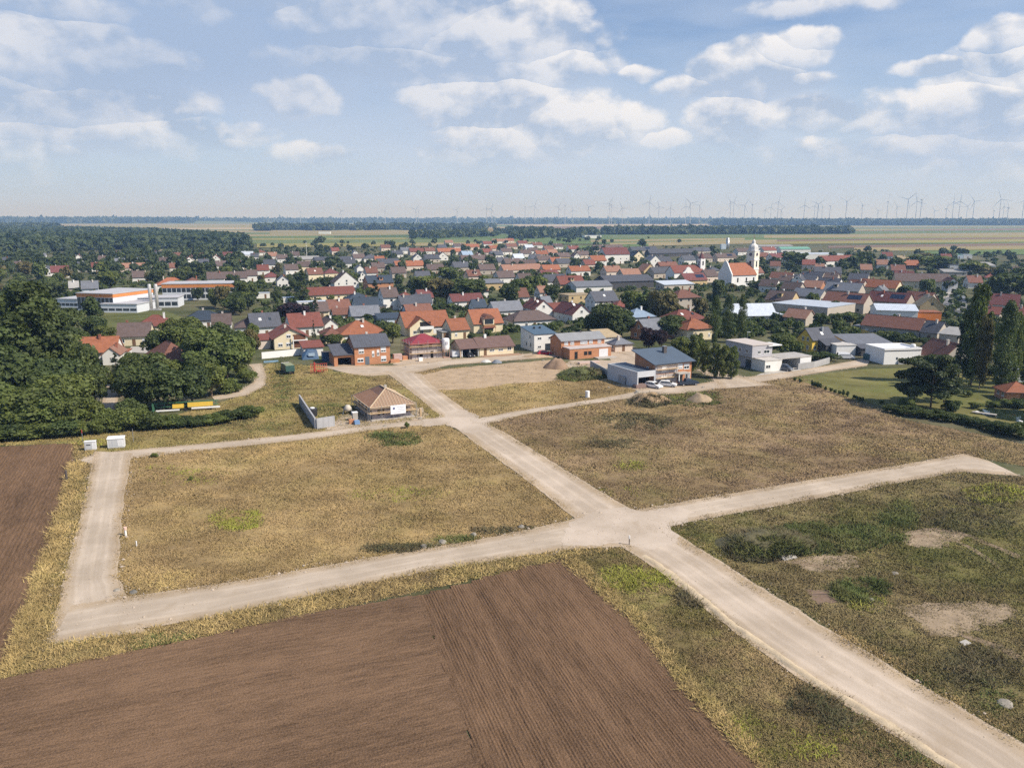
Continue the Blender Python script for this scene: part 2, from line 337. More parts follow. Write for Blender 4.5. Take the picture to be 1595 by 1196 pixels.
# ---- bare soil
SAND = mat('sand_soil', (.31, .235, .155), .38, .35, .95, bump=.5); DIRT = mat('bare_earth', (.40, .295, .19), .3, .3, .95, bump=.5)
for p in ([(640, 588), (700, 575), (790, 566), (868, 560), (905, 573), (895, 590), (830, 596), (790, 598), (740, 606), (680, 608)], ): sheet('bare_soil', p, .034, DIRT, .8, .8)
def ell(x, y, rx, ry, n=18): return [(x + rx * math.cos(t) * (1 + .18 * math.sin(3 * t + x)), y + ry * math.sin(t) * (1 + .2 * math.cos(2 * t + y))) for t in (2 * math.pi * i / n for i in range(n))]
SITE = mat('site_soil', (.43, .345, .255), .25, .35, .95, bump=.4)
for i, p in enumerate(([(868, 569), (890, 562), (950, 561), (941, 544), (975, 547), (1004, 560), (978, 573), (945, 574), (912, 577)], [(505, 671), (530, 648), (570, 640), (660, 634), (668, 655), (600, 664)], [(612, 568), (632, 560), (700, 556), (705, 562), (640, 574)], [(960, 600), (985, 606), (1010, 612), (1090, 606), (1085, 596), (1000, 600)])): sheet('bare_soil', p, .052 + .002 * i, SITE, .8, .4)
SOILS = [ell(1448, 838, 62, 14), ell(1285, 876, 58, 13), ell(1492, 962, 78, 30), ell(1290, 930, 34, 14), ell(900, 585, 30, 6)]
for i, p in enumerate(SOILS): sheet('bare_soil', p, .037 + .003 * i, SAND if i != 3 else mat('dark_soil', (.19, .13, .09), .3, .5, .95, bump=.5), 1.5, .35)
# ---- ploughed fields
def plough_mat(name, ang, base, stretch):
    m, h, bs = newmat(name)
    p = h.n('ShaderNodeNewGeometry').outputs['Position']
    mp = h.n('ShaderNodeMapping'); h.put(mp.inputs['Vector'], p); mp.inputs['Rotation'].default_value = (0, 0, -math.radians(ang))
    v = h.vm('MULTIPLY', mp.outputs[0], (1 / stretch, 1, 0))
    a = h.noise(v, .35, 4, .65); b = h.noise(v, 3.0, 4, .7); c = h.noise(h.vm('MULTIPLY', p, (1, 1, 0)), 5.5, 3, .7); d = h.noise(p, .04, 3, .6)
    f = h.rng(h.m('ADD', h.m('ADD', h.m('MULTIPLY', a, .20), h.m('MULTIPLY', b, .30)), h.m('ADD', h.m('MULTIPLY', c, .34), h.m('MULTIPLY', d, .26))), .46, .62)
    col = h.mix(f, tuple(x * .58 for x in base), tuple(x * 1.46 for x in base))
    col = h.mix(h.m('MULTIPLY', h.rng(h.noise(h.vm('MULTIPLY', p, (1, 1, 0)), 9, 1, .5), .70, .76), .6), col, (.38, .28, .17))
    h.put(bs.inputs['Base Color'], col); bs.inputs['Roughness'].default_value = .95; bs.inputs['Specular IOR Level'].default_value = .1
    bp = h.n('ShaderNodeBump'); bp.inputs['Strength'].default_value = .7; bp.inputs['Distance'].default_value = .18
    h.put(bp.inputs['Height'], h.m('ADD', b, c)); m.node_tree.links.new(bp.outputs[0], bs.inputs['Normal'])
    return m
SOIL = (.150, .092, .054)
def field(name, px, ang, du, dv, hfun, m, z=.09):
    """grid of soil inside a polygon; u runs along the rows (ang = degrees left of +Y), v across them"""
    poly = [tuple(p) for p in densify(wpoly(px), 1.0, .35)]
    a = math.radians(ang); U = np.array([-math.sin(a), math.cos(a)]); V = np.array([math.cos(a), math.sin(a)])
    P = np.array(poly); us, vs = P @ U, P @ V
    u = np.arange(us.min(), us.max() + du, du); v = np.arange(vs.min(), vs.max() + dv, dv)
    uu, vv = np.meshgrid(u, v, indexing='ij'); XY = uu[..., None] * U + vv[..., None] * V
    Z = z + hfun(uu, vv)
    idx = np.arange(uu.size).reshape(uu.shape)
    f = np.stack([idx[:-1, :-1], idx[:-1, 1:], idx[1:, 1:], idx[1:, :-1]], -1).reshape(-1, 4)
    cen = XY.reshape(-1, 2)[f].mean(1); f = f[inpoly(cen, poly)]
    used, inv = np.unique(f, return_inverse=True)
    vv3 = np.concatenate([XY.reshape(-1, 2), Z.reshape(-1, 1)], 1)[used]
    me = npmesh(name, vv3, inv.reshape(-1, 4), m, smooth=True); o = link(name, me); o['kind'] = 'structure'
    return o
def rows(period, amp, rough, seed):
    r = np.random.default_rng(seed)
    def fn(u, v):
        prof = np.cos(v * 2 * math.pi / period) * amp * (1 + .5 * np.cos(v * 2 * math.pi / (period * 9)))
        return prof + np.cos(v * 2 * math.pi / 3.1) * amp * .5 + r.normal(0, rough, u.shape)
    return fn
FURROW = 17.4
field('ploughed_field', [(880, 871), (985, 962), (1060, 1062), (1190, 1199), (1330, 1360), (800, 1360), (745, 1196), (690, 1035), (651, 928), (800, 888)], FURROW, .6, .072, rows(.29, .032, .012, 1), plough_mat('plough_rows', 90 + FURROW, SOIL, 9))
field('ploughed_field', [(-120, 1085), (12, 1055), (240, 1008), (500, 952), (654, 928), (695, 1035), (751, 1196), (808, 1360), (-120, 1360)], FURROW - 86, .3, .22, rows(1.5, .012, .016, 2), plough_mat('plough_cross', FURROW + 4, (.155, .096, .057), 7))
field('ploughed_field', [(-120, 697), (0, 696), (113, 691), (117, 722), (75, 850), (35, 965), (4, 1035), (-120, 1040)], 22.0, .5, .14, rows(.5, .03, .014, 3), plough_mat('plough_left', 112, (.150, .092, .054), 6))
# ---- roads
def road_mat(name, mid, edge, track=1.0, flat=False):
    m, h, bs = newmat(name)
    u = h.sep(h.n('ShaderNodeUVMap').outputs[0])[0]; p = h.n('ShaderNodeNewGeometry').outputs['Position']; p = h.vm('MULTIPLY', p, (1, 1, 0))
    n1 = h.noise(p, .12, 5, .6); n2 = h.noise(p, .9, 5, .65); n3 = h.noise(p, 5, 3, .7)
    e = h.m('ABSOLUTE', h.m('SUBTRACT', u, .5))
    if flat: e = 0.1; track = 0
    e = h.m('ADD', e, h.m('MULTIPLY', h.m('SUBTRACT', n2, .5), .32))
    col = h.mix(h.rng(e, .24, .44), mid, edge)
    tr = h.m('COSINE', h.m('MULTIPLY', h.m('SUBTRACT', u, .5), 25.0))
    col = h.mix(h.m('MULTIPLY', h.rng(tr, .2, 1.0), .45 * track), col, tuple(min(.9, c * 1.28) for c in mid))
    col = h.mix(h.rng(n1, .42, .62), h.mix(1.0, col, (.80, .79, .77), 'MULTIPLY'), col)
    uv_ = h.vm('MULTIPLY', h.n('ShaderNodeUVMap').outputs[0], (16, .09, 0)); st_ = h.noise(uv_, 1.0, 4, .7)
    if not flat: col = h.mix(h.m('MULTIPLY', h.rng(st_, .42, .62), .5), h.mix(1.0, col, (.86, .85, .83), 'MULTIPLY'), col)
    n6 = h.noise(h.vm('MULTIPLY', p, (1, .55, 0)), .34, 4, .7)
    col = h.mix(h.m('MULTIPLY', h.rng(n6, .56, .70), .5), col, tuple(c * .70 for c in edge))
    col = h.mix(h.m('MULTIPLY', h.rng(n3, .56, .72), .35), col, tuple(c * .62 for c in edge))
    h.put(bs.inputs['Base Color'], col); bs.inputs['Roughness'].default_value = .95; bs.inputs['Specular IOR Level'].default_value = .1
    bp = h.n('ShaderNodeBump'); bp.inputs['Strength'].default_value = .3; bp.inputs['Distance'].default_value = .08
    h.put(bp.inputs['Height'], n3); m.node_tree.links.new(bp.outputs[0], bs.inputs['Normal'])
    return m
R_MAIN = road_mat('gravel_road', (.58, .485, .39), (.52, .405, .28))
R_SIDE = road_mat('gravel_track', (.56, .47, .375), (.50, .39, .27), .7)
def resample(pts, n):
    pts = [Vector(p) for p in pts]; L = [0]
    for a, b in zip(pts, pts[1:]): L.append(L[-1] + (b - a).length)
    out = []
    for i in range(n):
        s = L[-1] * i / (n - 1); k = max(j for j in range(len(L)) if L[j] <= s + 1e-9); k = min(k, len(pts) - 2)
        out.append(pts[k].lerp(pts[k + 1], (s - L[k]) / max(1e-6, L[k + 1] - L[k])))
    return out
ROADS = []
def strip(name, left, right, z, m, na=8, jit=.28, step=.9):
    l0, r0 = [Vector(p) for p in wpoly(left)], [Vector(p) for p in wpoly(right)]
    n = int(max(sum((b - a).length for a, b in zip(q_, q_[1:])) for q_ in (l0, r0)) / step) + 2
    l, r = resample(l0, n), resample(r0, n)
    ROADS.append([tuple(p) for p in l] + [tuple(p) for p in r[::-1]])
    vs, uv = [], []
    for i in range(n):
        w = (r[i] - l[i]); wl = max(w.length, .1); d = w / wl
        j = [mnoise.noise(Vector((p.x * .45, p.y * .45, 1.7))) * jit + mnoise.noise(Vector((p.x * 1.7, p.y * 1.7, 5.1))) * jit * .7 for p in (l[i], r[i])]
        for k in range(na + 1):
            t = k / na; p = l[i] + w * t + d * (j[0] * (1 - t) ** 2 + j[1] * t ** 2)
            vs.append((p.x, p.y, z)); uv.append((t, i * step))
    f = [(i * (na + 1) + k, i * (na + 1) + k + 1, (i + 1) * (na + 1) + k + 1, (i + 1) * (na + 1) + k) for i in range(n - 1) for k in range(na)]
    me = npmesh(name, vs, f, m); ul = me.uv_layers.new(name='UVMap')
    li = np.zeros(len(me.loops), dtype=np.int32); me.loops.foreach_get('vertex_index', li)
    ul.data.foreach_set('uv', np.array(uv, dtype=np.float32)[li].ravel())
    o = link(name, me); o['kind'] = 'structure'; return o
strip('road', [(120, 717), (150, 706), (330, 690), (450, 678), (560, 665), (640, 655), (700, 648)], [(140, 722), (205, 713), (300, 703), (400, 693), (500, 682), (600, 667), (705, 660)], .060, R_SIDE)
strip('road', [(146, 703), (135, 760), (115, 840), (92, 930), (74, 1004)], [(206, 706), (194, 770), (188, 830), (183, 900), (230, 985)], .064, R_SIDE)
strip('road', [(110, 944), (180, 930), (235, 925), (400, 900), (600, 865), (760, 838), (880, 812), (930, 796)], [(80, 1004), (200, 984), (330, 962), (500, 925), (650, 893), (800, 868), (890, 856), (1000, 850)], .068, R_SIDE)
strip('road', [(730, 655), (800, 641), (900, 626), (960, 616), (1010, 606), (1075, 600), (1140, 590), (1240, 578), (1330, 562), (1360, 553)], [(745, 664), (820, 645), (930, 628), (1010, 616), (1080, 612), (1150, 600), (1200, 593), (1250, 585), (1300, 577), (1350, 570)], .060, R_SIDE)
strip('road', [(940, 806), (1000, 793), (1100, 775), (1250, 750), (1400, 725), (1500, 707), (1540, 718)], [(960, 836), (1040, 821), (1120, 804), (1250, 781), (1400, 752), (1495, 735), (1590, 742)], .064, R_SIDE)
strip('road', [(500, 571), (525, 568), (610, 570), (700, 560), (800, 553), (870, 547)], [(545, 583), (575, 586), (640, 582), (700, 569), (790, 562), (880, 555)], .060, R_SIDE)
strip('road', [(940, 542), (985, 556), (1010, 572)], [(985, 540), (1000, 550), (1030, 566)], .060, R_SIDE)
strip('road', [(1085, 576), (1110, 588), (1120, 606)], [(1110, 574), (1160, 588), (1200, 600)], .064, R_SIDE)
strip('road', [(598, 578), (640, 610), (692, 653), (745, 694), (800, 733), (890, 803), (985, 862), (1040, 900), (1130, 975), (1250, 1060), (1400, 1150), (1480, 1205), (1700, 1360)],
      [(655, 582), (672, 600), (740, 650), (800, 682), (890, 738), (985, 795), (1040, 822), (1130, 880), (1250, 955), (1400, 1045), (1500, 1105), (1595, 1160), (1800, 1290)], .074, R_MAIN, 10)
for a_, b_ in (([(1395, 838), (1450, 832), (1500, 845), (1560, 880)], [(1396, 841), (1450, 836), (1498, 849), (1556, 885)]), ([(1400, 828), (1455, 822), (1515, 834), (1590, 866)], [(1401, 831), (1455, 826), (1513, 838), (1586, 871)]), ([(1180, 872), (1225, 872), (1300, 884)], [(1180, 875), (1225, 876), (1298, 888)]), ([(1500, 985), (1560, 1005), (1640, 1050)], [(1497, 992), (1556, 1013), (1634, 1060)])):
    strip('tyre_track', a_, b_, .052, mat('tyre_track_soil', (.26, .19, .125), .3, .6, .95, bump=.4), 3, .35); ROADS.pop()
R_FLAT = road_mat('gravel_crossing', (.545, .455, .365), (.50, .39, .275), 0, True)
sheet('road', [(905, 803), (940, 792), (975, 790), (1000, 796), (1060, 788), (1085, 800), (1062, 815), (1040, 819), (1058, 833), (1045, 850), (1010, 856), (985, 850), (950, 846), (905, 852), (870, 850), (885, 816)], .080, R_FLAT, 1.1, .6)
sheet('road', [(655, 655), (690, 650), (700, 636), (730, 640), (745, 652), (775, 648), (800, 645), (775, 653), (756, 662), (762, 672), (740, 676), (715, 670), (695, 662), (660, 664)], .084, R_FLAT, 1.1, .6)
strip('road', [(330, 618), (372, 610), (396, 595), (397, 580), (388, 568)], [(335, 624), (385, 616), (413, 600), (415, 584), (407, 566)], .060, R_SIDE)
strip('road', [(140, 604), (165, 606), (158, 630), (150, 660)], [(190, 585), (188, 600), (182, 630), (180, 652)], .060, R_SIDE)
ASPH = mat('asphalt_grey', (.17, .17, .175), .15, .4, .9); PALE = mat('pale_concrete', (.42, .39, .35), .15, .5, .9)
sheet('car_park', [(1455, 490), (1470, 462), (1500, 458), (1512, 490)], .050, ASPH, .1, 3); sheet('pavement', [(1440, 462), (1505, 450), (1500, 459), (1465, 465)], .054, PALE, .1, 3)
sheet('pavement', [(195, 548), (205, 540), (250, 540), (255, 552)], .050, PALE, .1, 3); sheet('pavement', [(1150, 598), (1185, 582), (1240, 572), (1255, 580)], .054, PALE, .1, 2)
# ---- fields on the plain (each a little above the one before)
FT, FY, FG, FD, FP = (.29, .24, .125), (.26, .235, .085), (.115, .165, .055), (.08, .12, .042), (.20, .14, .10)
def fmat(n, c): return ground_mat(n, [c, tuple(x * .85 for x in c), tuple(x * 1.1 for x in c), tuple(x * .95 for x in c), c], .004, bump=0, contrast=.3)
FM = {k: fmat('crop_' + k, c) for k, c in dict(tan=FT, yellow=FY, green=FG, dark=FD, purple=FP, pale=(.40, .33, .21), sage=(.145, .175, .075)).items()}
FIELDS = [  # far to near: (colour, x0, top0, bottom0, x1, top1, bottom1) in photo rows
 ('sage', -900, 344.0, 349, 2500, 344.0, 349), ('tan', 330, 345.5, 347.0, 900, 345.5, 347), ('pale', 0, 346.5, 348, 420, 346.5, 348), ('green', 900, 346, 347.2, 1700, 346, 347.5),
 ('tan', -900, 349, 358, 2500, 349, 358), ('pale', 800, 349.5, 352.5, 1110, 349, 352), ('purple', 790, 353, 357, 1080, 353, 356), ('sage', 1090, 355, 357.5, 1700, 353, 356), ('yellow', 130, 351, 354.5, 600, 350, 353),
 ('pale', 60, 355.5, 358, 480, 355, 357.5), ('green', 600, 350.5, 353, 800, 350.5, 353),
 ('sage', -900, 358, 366, 2500, 357, 366), ('tan', 230, 359, 362.5, 720, 359, 361.5), ('yellow', 1050, 358, 359.5, 1600, 357, 359), ('purple', 1190, 361.5, 364.5, 1640, 355, 358), ('green', 1330, 360.5, 363, 1640, 358.6, 361), ('tan', 420, 362.8, 365, 800, 361, 363),
 ('green', -300, 366, 372, 2500, 363, 372), ('tan', 1190, 366.5, 372, 1700, 361.5, 365.5), ('tan', 300, 366, 369, 700, 364, 366), ('dark', 520, 367.5, 371, 770, 363.5, 368), ('sage', 950, 367, 371, 1190, 366.5, 370), ('yellow', 1210, 371, 373.5, 1700, 365.5, 369),
 ('green', -300, 372, 380, 2500, 370, 380), ('yellow', 240, 372, 375, 640, 370.5, 373), ('tan', 920, 374, 377.5, 1160, 371, 374), ('purple', 1180, 374, 377, 1700, 368.8, 371.5), ('sage', 390, 375.5, 379, 760, 373, 377), ('yellow', 1180, 377, 381, 1700, 371.5, 376),
 ('tan', 950, 379, 385, 1210, 373.5, 379), ('yellow', 400, 380, 386, 820, 377, 382), ('tan', 640, 379.8, 383, 830, 377, 380),
 ('purple', 1290, 383.5, 387, 1750, 376.5, 381), ('tan', 1330, 386.5, 392, 1750, 381, 387), ('green', 1440, 391.5, 398, 1750, 386.5, 396), ('yellow', 1400, 389.5, 391.5, 1750, 385.5, 387), ('green', 880, 384, 388, 1010, 380, 384), ('pale', 240, 389.5, 391.5, 330, 389.5, 391.5), ('pale', 260, 393, 397, 325, 393, 397)]
for i, (c, x0, t0, b0, x1, t1, b1) in enumerate(FIELDS):
    z = .03 + .012 * i
    p = [at(x0, b0), at(x1, b1), at(x1, t1), at(x0, t0)]
    setting(MB().face([(q_.x, q_.y, z) for q_ in p]).obj('field', FM[c]))
# ------------------------------------------------------------------ far woods
def leafmat(name, c, hue=.25):
    if name in MATS: return MATS[name]
    m, h, bs = newmat(name)
    a = h.n('ShaderNodeAttribute', attribute_name='rnd').outputs['Fac']; oi = h.n('ShaderNodeObjectInfo').outputs['Random']
    col = h.mix(a, tuple(x * .62 for x in c), (c[0] * 1.55, c[1] * 1.42, c[2] * 1.3))
    col = h.mix(h.m('MULTIPLY', oi, hue), col, (c[0] * 2.0, c[1] * 1.35, c[2] * .9))
    h.put(bs.inputs['Base Color'], col); bs.inputs['Roughness'].default_value = .6; bs.inputs['Specular IOR Level'].default_value = .25
    tr = h.n('ShaderNodeBsdfTranslucent'); h.put(tr.inputs[0], h.mix(1.0, col, (1.3, 1.5, .7), 'MULTIPLY'))
    mx = h.n('ShaderNodeMixShader'); mx.inputs[0].default_value = .22
    out = [n for n in m.node_tree.nodes if n.type == 'OUTPUT_MATERIAL'][0]
    m.node_tree.links.new(bs.outputs[0], mx.inputs[1]); m.node_tree.links.new(tr.outputs[0], mx.inputs[2]); m.node_tree.links.new(mx.outputs[0], out.inputs[0])
    return m
L_WOOD = leafmat('leaf_wood', (.054, .080, .032)); L_DARK = leafmat('leaf_dark', (.060, .090, .030)); L_MID = leafmat('leaf_mid', (.098, .134, .038)); L_LIGHT = leafmat('leaf_light', (.115, .15, .045))
L_OLIVE = leafmat('leaf_olive', (.105, .105, .045)); L_PURP = leafmat('leaf_purple', (.035, .022, .03)); L_CONE = leafmat('leaf_conifer', (.036, .060, .030)); L_PINE = leafmat('leaf_pine', (.056, .078, .034)); L_POP = leafmat('leaf_poplar', (.075, .108, .034))
BARK = mat('bark', (.14, .105, .075), .3, 2, .95, bump=.4); BARKG = mat('bark_pale', (.30, .28, .25), .3, 2, .9)
def quads(C, N, size, r, asp=1.0):
    """small leaf-clump faces at C with normals N"""
    n = len(C); N = N / (np.linalg.norm(N, axis=1, keepdims=True) + 1e-9)
    A = np.cross(N, r.normal(size=(n, 3))); A /= (np.linalg.norm(A, axis=1, keepdims=True) + 1e-9); B = np.cross(N, A)
    s = (size * (.6 + .8 * r.random(n)))[:, None] if np.ndim(size) == 0 else (size * (.6 + .8 * r.random(n)))[:, None]
    A, B = A * s * .5, B * s * .5 * asp
    k = .35 * s * N * r.normal(size=(n, 1))
    V = np.stack([C - A - B, C + A - B * .6 + k, C + A + B, C - A * .6 + B - k], 1).reshape(-1, 3)
    return V, np.arange(4 * n).reshape(-1, 4)
def wood(name, T, H, Wd, nq, m, label, seed=1, low=.0):
    r = np.random.default_rng(seed); n = len(T)
    d = r.normal(size=(n, nq, 3)); d[..., 2] = np.abs(d[..., 2]) * 1.0 - .25; d /= np.linalg.norm(d, axis=2, keepdims=True)
    rad = (.72 + .34 * r.random((n, nq, 1)))
    off = d * rad * np.stack([Wd / 2, Wd / 2, H * .5], 1)[:, None, :]
    C = T[:, None, :] + off + np.stack([0 * H, 0 * H, H * .5], 1)[:, None, :]
    sz = np.repeat(Wd[:, None] * (2.4 / math.sqrt(nq)), nq, 1).reshape(-1)
    V, Fc = quads(C.reshape(-1, 3), (d + r.normal(0, .35, d.shape)).reshape(-1, 3), sz, r)
    tr = np.repeat(r.random(n), nq) * .6 + r.random(n * nq) * .4
    o = link(name, npmesh(name, V, Fc, m, np.repeat(tr, 4))); o['kind'] = 'stuff'; o['label'] = label
    return o
def fill(px, spacing, seed, jx=.5):
    poly = wpoly(px); P = np.array([tuple(p) for p in poly]); r = np.random.default_rng(seed)
    x = np.arange(P[:, 0].min(), P[:, 0].max(), spacing); y = np.arange(P[:, 1].min(), P[:, 1].max(), spacing)
    G = np.stack(np.meshgrid(x, y), -1).reshape(-1, 2); G = G + r.uniform(-jx, jx, G.shape) * spacing
    return G[inpoly(G, [tuple(p) for p in poly])]
def belt(px, spacing, h, w, nq, label, seed, m=L_WOOD, z=0.0, gap=0.0):
    G = fill(px, spacing, seed); r = np.random.default_rng(seed + 5)
    if gap: G = G[np.array([mnoise.noise(Vector((p[0] * .01, p[1] * .004, seed))) > -gap for p in G], bool)] if len(G) else G
    if not len(G): return
    T = np.column_stack([G, np.full(len(G), z)])
    return wood('far_wood', T, h * (.75 + .5 * r.random(len(G))), w * (.8 + .5 * r.random(len(G))), nq, m, label, seed)
belt([(-260, 401), (0, 396), (120, 391), (230, 388), (330, 386), (392, 384), (380, 378), (320, 372), (250, 366), (130, 361), (-260, 358)], 9.5, 13, 12, 34, 'dark broadleaf wood behind the houses on the left', 3)
belt([(-200, 361), (95, 360), (80, 356.5), (-200, 356)], 11, 18, 15, 24, 'higher dark wood at the left behind the broadleaf wood', 33)
def ridge(name, px, h, z0=-.5):
    f0, f1, b1, b0 = [at(*p) for p in px]; n = 24; v = []
    for i in range(n + 1):
        t = i / n; a = f0.lerp(f1, t); b = b0.lerp(b1, t); e = min(1, t * 5, (1 - t) * 5); k = h * e * (.8 + .2 * math.sin(t * 17))
        v += [(a.x, a.y, z0), (a.lerp(b, .3).x, a.lerp(b, .3).y, k), (b.x, b.y, k), (b.x, b.y + 300, z0)]
    return setting(npo(name, v, [(i * 4 + j, i * 4 + j + 1, i * 4 + j + 5, i * 4 + j + 4) for i in range(n) for j in range(3)], FM['sage']))
def npo(name, v, f, m): return link(name, npmesh(name, v, f, m))
ridge('hills', [(1105, 352), (2100, 353), (2100, 348.5), (1105, 348.5)], 15)
belt([(1110, 351.6), (2100, 352.6), (2100, 349.6), (1110, 349.4)], 21, 17, 24, 16, 'blue green wood on the rise below the wind turbines at right', 4, z=9)
belt([(940, 366), (1325, 364.5), (1325, 362.7), (940, 363)], 12, 15, 14, 22, 'long dark tree belt across the fields right of centre', 5, gap=.28)
belt([(400, 360), (770, 358), (770, 355), (400, 355.5)], 17, 16, 17, 18, 'broken tree belt beyond the fields left of centre', 6, gap=-.05)
belt([(800, 373), (930, 370), (930, 364), (790, 362)], 17, 14, 13, 22, 'loose trees where the village thins out into fields', 7, gap=.05)
belt([(640, 374), (770, 369), (790, 362), (730, 362), (640, 368)], 22, 11, 11, 22, 'loose trees at the far edge of the village', 8, gap=.0)
ridge('hills', [(-700, 350.5), (480, 348.5), (480, 346.5), (-700, 347.5)], 20)
belt([(-700, 350), (300, 348.6), (300, 347.2), (-700, 347.8)], 45, 13, 40, 10, 'wooded ridge on the left horizon', 9, z=14, gap=.2)
belt([(280, 347.6), (1180, 346.8), (1180, 345.8), (280, 346)], 60, 13, 50, 10, 'thin dark tree line along the horizon', 10, gap=.25)
belt([(780, 349.5), (1130, 349.2), (1130, 348.4), (780, 348.4)], 34, 13, 30, 10, 'dark tree line on the plain below the horizon', 11, gap=.2)
# ------------------------------------------------------------------ haze
hm = bpy.data.materials.new('haze'); hm.use_nodes = True; hm.node_tree.nodes.clear(); hh = NT(hm.node_tree)
pv = hh.n('ShaderNodeVolumePrincipled'); pv.inputs['Color'].default_value = (.36, .60, 1.0, 1); pv.inputs['Absorption Color'].default_value = (1, 1, 1, 1); pv.inputs['Density'].default_value = 1.5e-4; pv.inputs['Anisotropy'].default_value = .1
hm.node_tree.links.new(pv.outputs[0], hh.n('ShaderNodeOutputMaterial').inputs['Volume'])
setting(MB().box(-16500, 16500, -400, 16000, -2, 215).obj('haze', hm), 'stuff', 'thin summer haze over the plain')
# ================================================================== GRASS : countless blades, one object per stretch
def blades(name, px, dens, m, label, hgt=.13, wid=.036, seed=1, excl=(), nb=5, fall=None, zb=.0, even=.45, zf=None):
    r = np.random.default_rng(seed); P = np.array(px, float)
    x0, y0 = P.min(0); x1, y1 = P.max(0); x0, x1, y1 = max(x0, -160), min(x1, 1780), min(y1, 1310)
    n = int((x1 - x0) * (y1 - y0) * dens * 1.35)
    S = np.column_stack([r.uniform(x0, x1, n), r.uniform(y0, y1, n)]); S = S[inpoly(S, px)]
    u, v = (S[:, 0] - CX) / F, (S[:, 1] - CY) / F; t = CAMZ / (ST + v * CT)
    G = np.column_stack([u * t, (CT - v * ST) * t]); d = t
    keep = np.ones(len(G), bool)
    for e in excl: keep &= ~inpoly(G, e)
    if fall:
        e2 = ((S[:, 0] - fall[0]) / fall[2]) ** 2 + ((S[:, 1] - fall[1]) / fall[3]) ** 2; keep &= r.random(len(G)) < np.clip(1.25 - 1.25 * e2, 0, 1)
    pn = np.array([mnoise.noise(Vector((p[0] * .22, p[1] * .22, seed))) + .6 * mnoise.noise(Vector((p[0] * .7, p[1] * .7, seed))) for p in G]) if len(G) else np.zeros(0)
    keep &= r.random(len(G)) < np.clip(even + .55 + pn * 1.1, .12, 1)
    G, d, pn = G[keep], d[keep], pn[keep]; n = len(G)
    rn = r.random(n); sc = (.55 + .0042 * d) * (.6 + .8 * r.random(n)) * np.clip(1 + pn * .7, .5, 1.8)
    C = np.repeat(G, nb, 0); N = n * nb; s = np.repeat(sc, nb); k = np.repeat(d, nb)
    C = C + r.normal(0, .16, (N, 2)) * s[:, None] * 1.6
    ang = r.uniform(0, 2 * math.pi, N); dirx, diry = np.cos(ang), np.sin(ang)
    w = wid * (.5 + k * .0065) * (.6 + .8 * r.random(N)) * 1.4; h = hgt * s * (.45 + .9 * r.random(N) ** 2); ln = r.normal(0, 1.0, (N, 2)) * h[:, None]
    z0 = np.full(N, zb) if zf is None else zf(C)
    A = np.column_stack([C[:, 0] - dirx * w, C[:, 1] - diry * w, z0]); B = np.column_stack([C[:, 0] + dirx * w, C[:, 1] + diry * w, z0])
    T = np.column_stack([C[:, 0] + ln[:, 0], C[:, 1] + ln[:, 1], h + z0])
    V = np.stack([A, B, T], 1).reshape(-1, 3)
    at_ = np.clip(np.repeat(rn, nb) * .7 + r.random(N) * .3, 0, 1)
    o = link(name, npmesh(name, V, np.arange(3 * N).reshape(-1, 3), m, np.repeat(at_, 3))); o['kind'] = 'stuff'; o['label'] = label
    return o
def shrinkpoly(p, k=.25):
    return p
EX = list(ROADS)
SO = [wpoly(p) for p in SOILS]
PL = [wpoly(p) for p in ([(880, 871), (985, 962), (1060, 1062), (1190, 1199), (1330, 1360), (-120, 1360), (-120, 1085), (12, 1055), (240, 1008), (500, 952), (800, 888)], [(-120, 697), (0, 696), (113, 691), (117, 722), (75, 850), (35, 965), (4, 1035), (-120, 1040)])]
blades('dry_grass', Z_A, .42, B_STRAW, 'straw coloured dry grass on the left plot', seed=11, excl=EX)
blades('dry_grass', Z_B, .40, B_PURP, 'brownish dry grass on the right plot', seed=12, excl=EX)
blades('meadow_grass', Z_C, .34, B_DARK, 'green and brown weeds on the lower right plot', .17, seed=13, excl=EX + SO)
blades('verge_grass', Z_D, .42, B_VERGE, 'mixed grass between the ploughed field and the road', .17, seed=14, excl=EX + PL)
blades('verge_grass', Z_E, .55, B_VERGE, 'grass strip between the ploughed field and the gravel track', .17, seed=15, excl=EX + PL)
blades('verge_grass', Z_E, .16, B_GOLD, 'golden grass tufts along the gravel track', .34, seed=16, excl=EX + PL)
blades('meadow_grass', Z_F, .40, ground_mat('blades_upper', [(.30, .225, .09), (.25, .175, .085), (.20, .185, .06), (.34, .235, .11), (.21, .185, .065)], .05, rnd=True, bump=0), 'yellow green meadow beside the unfinished house', .17, seed=17, excl=EX)
DI = [wpoly([(640, 588), (700, 575), (790, 566), (868, 560), (905, 573), (895, 590), (830, 596), (790, 598), (740, 606), (680, 608)])]
blades('dry_grass', Z_G, .40, B_STRAW, 'dry grass on the triangle plot below the orange house', seed=18, excl=EX + DI)
blades('dry_grass', Z_G, .03, B_STRAW, 'thin dry grass on the bare earth', seed=19, excl=EX)
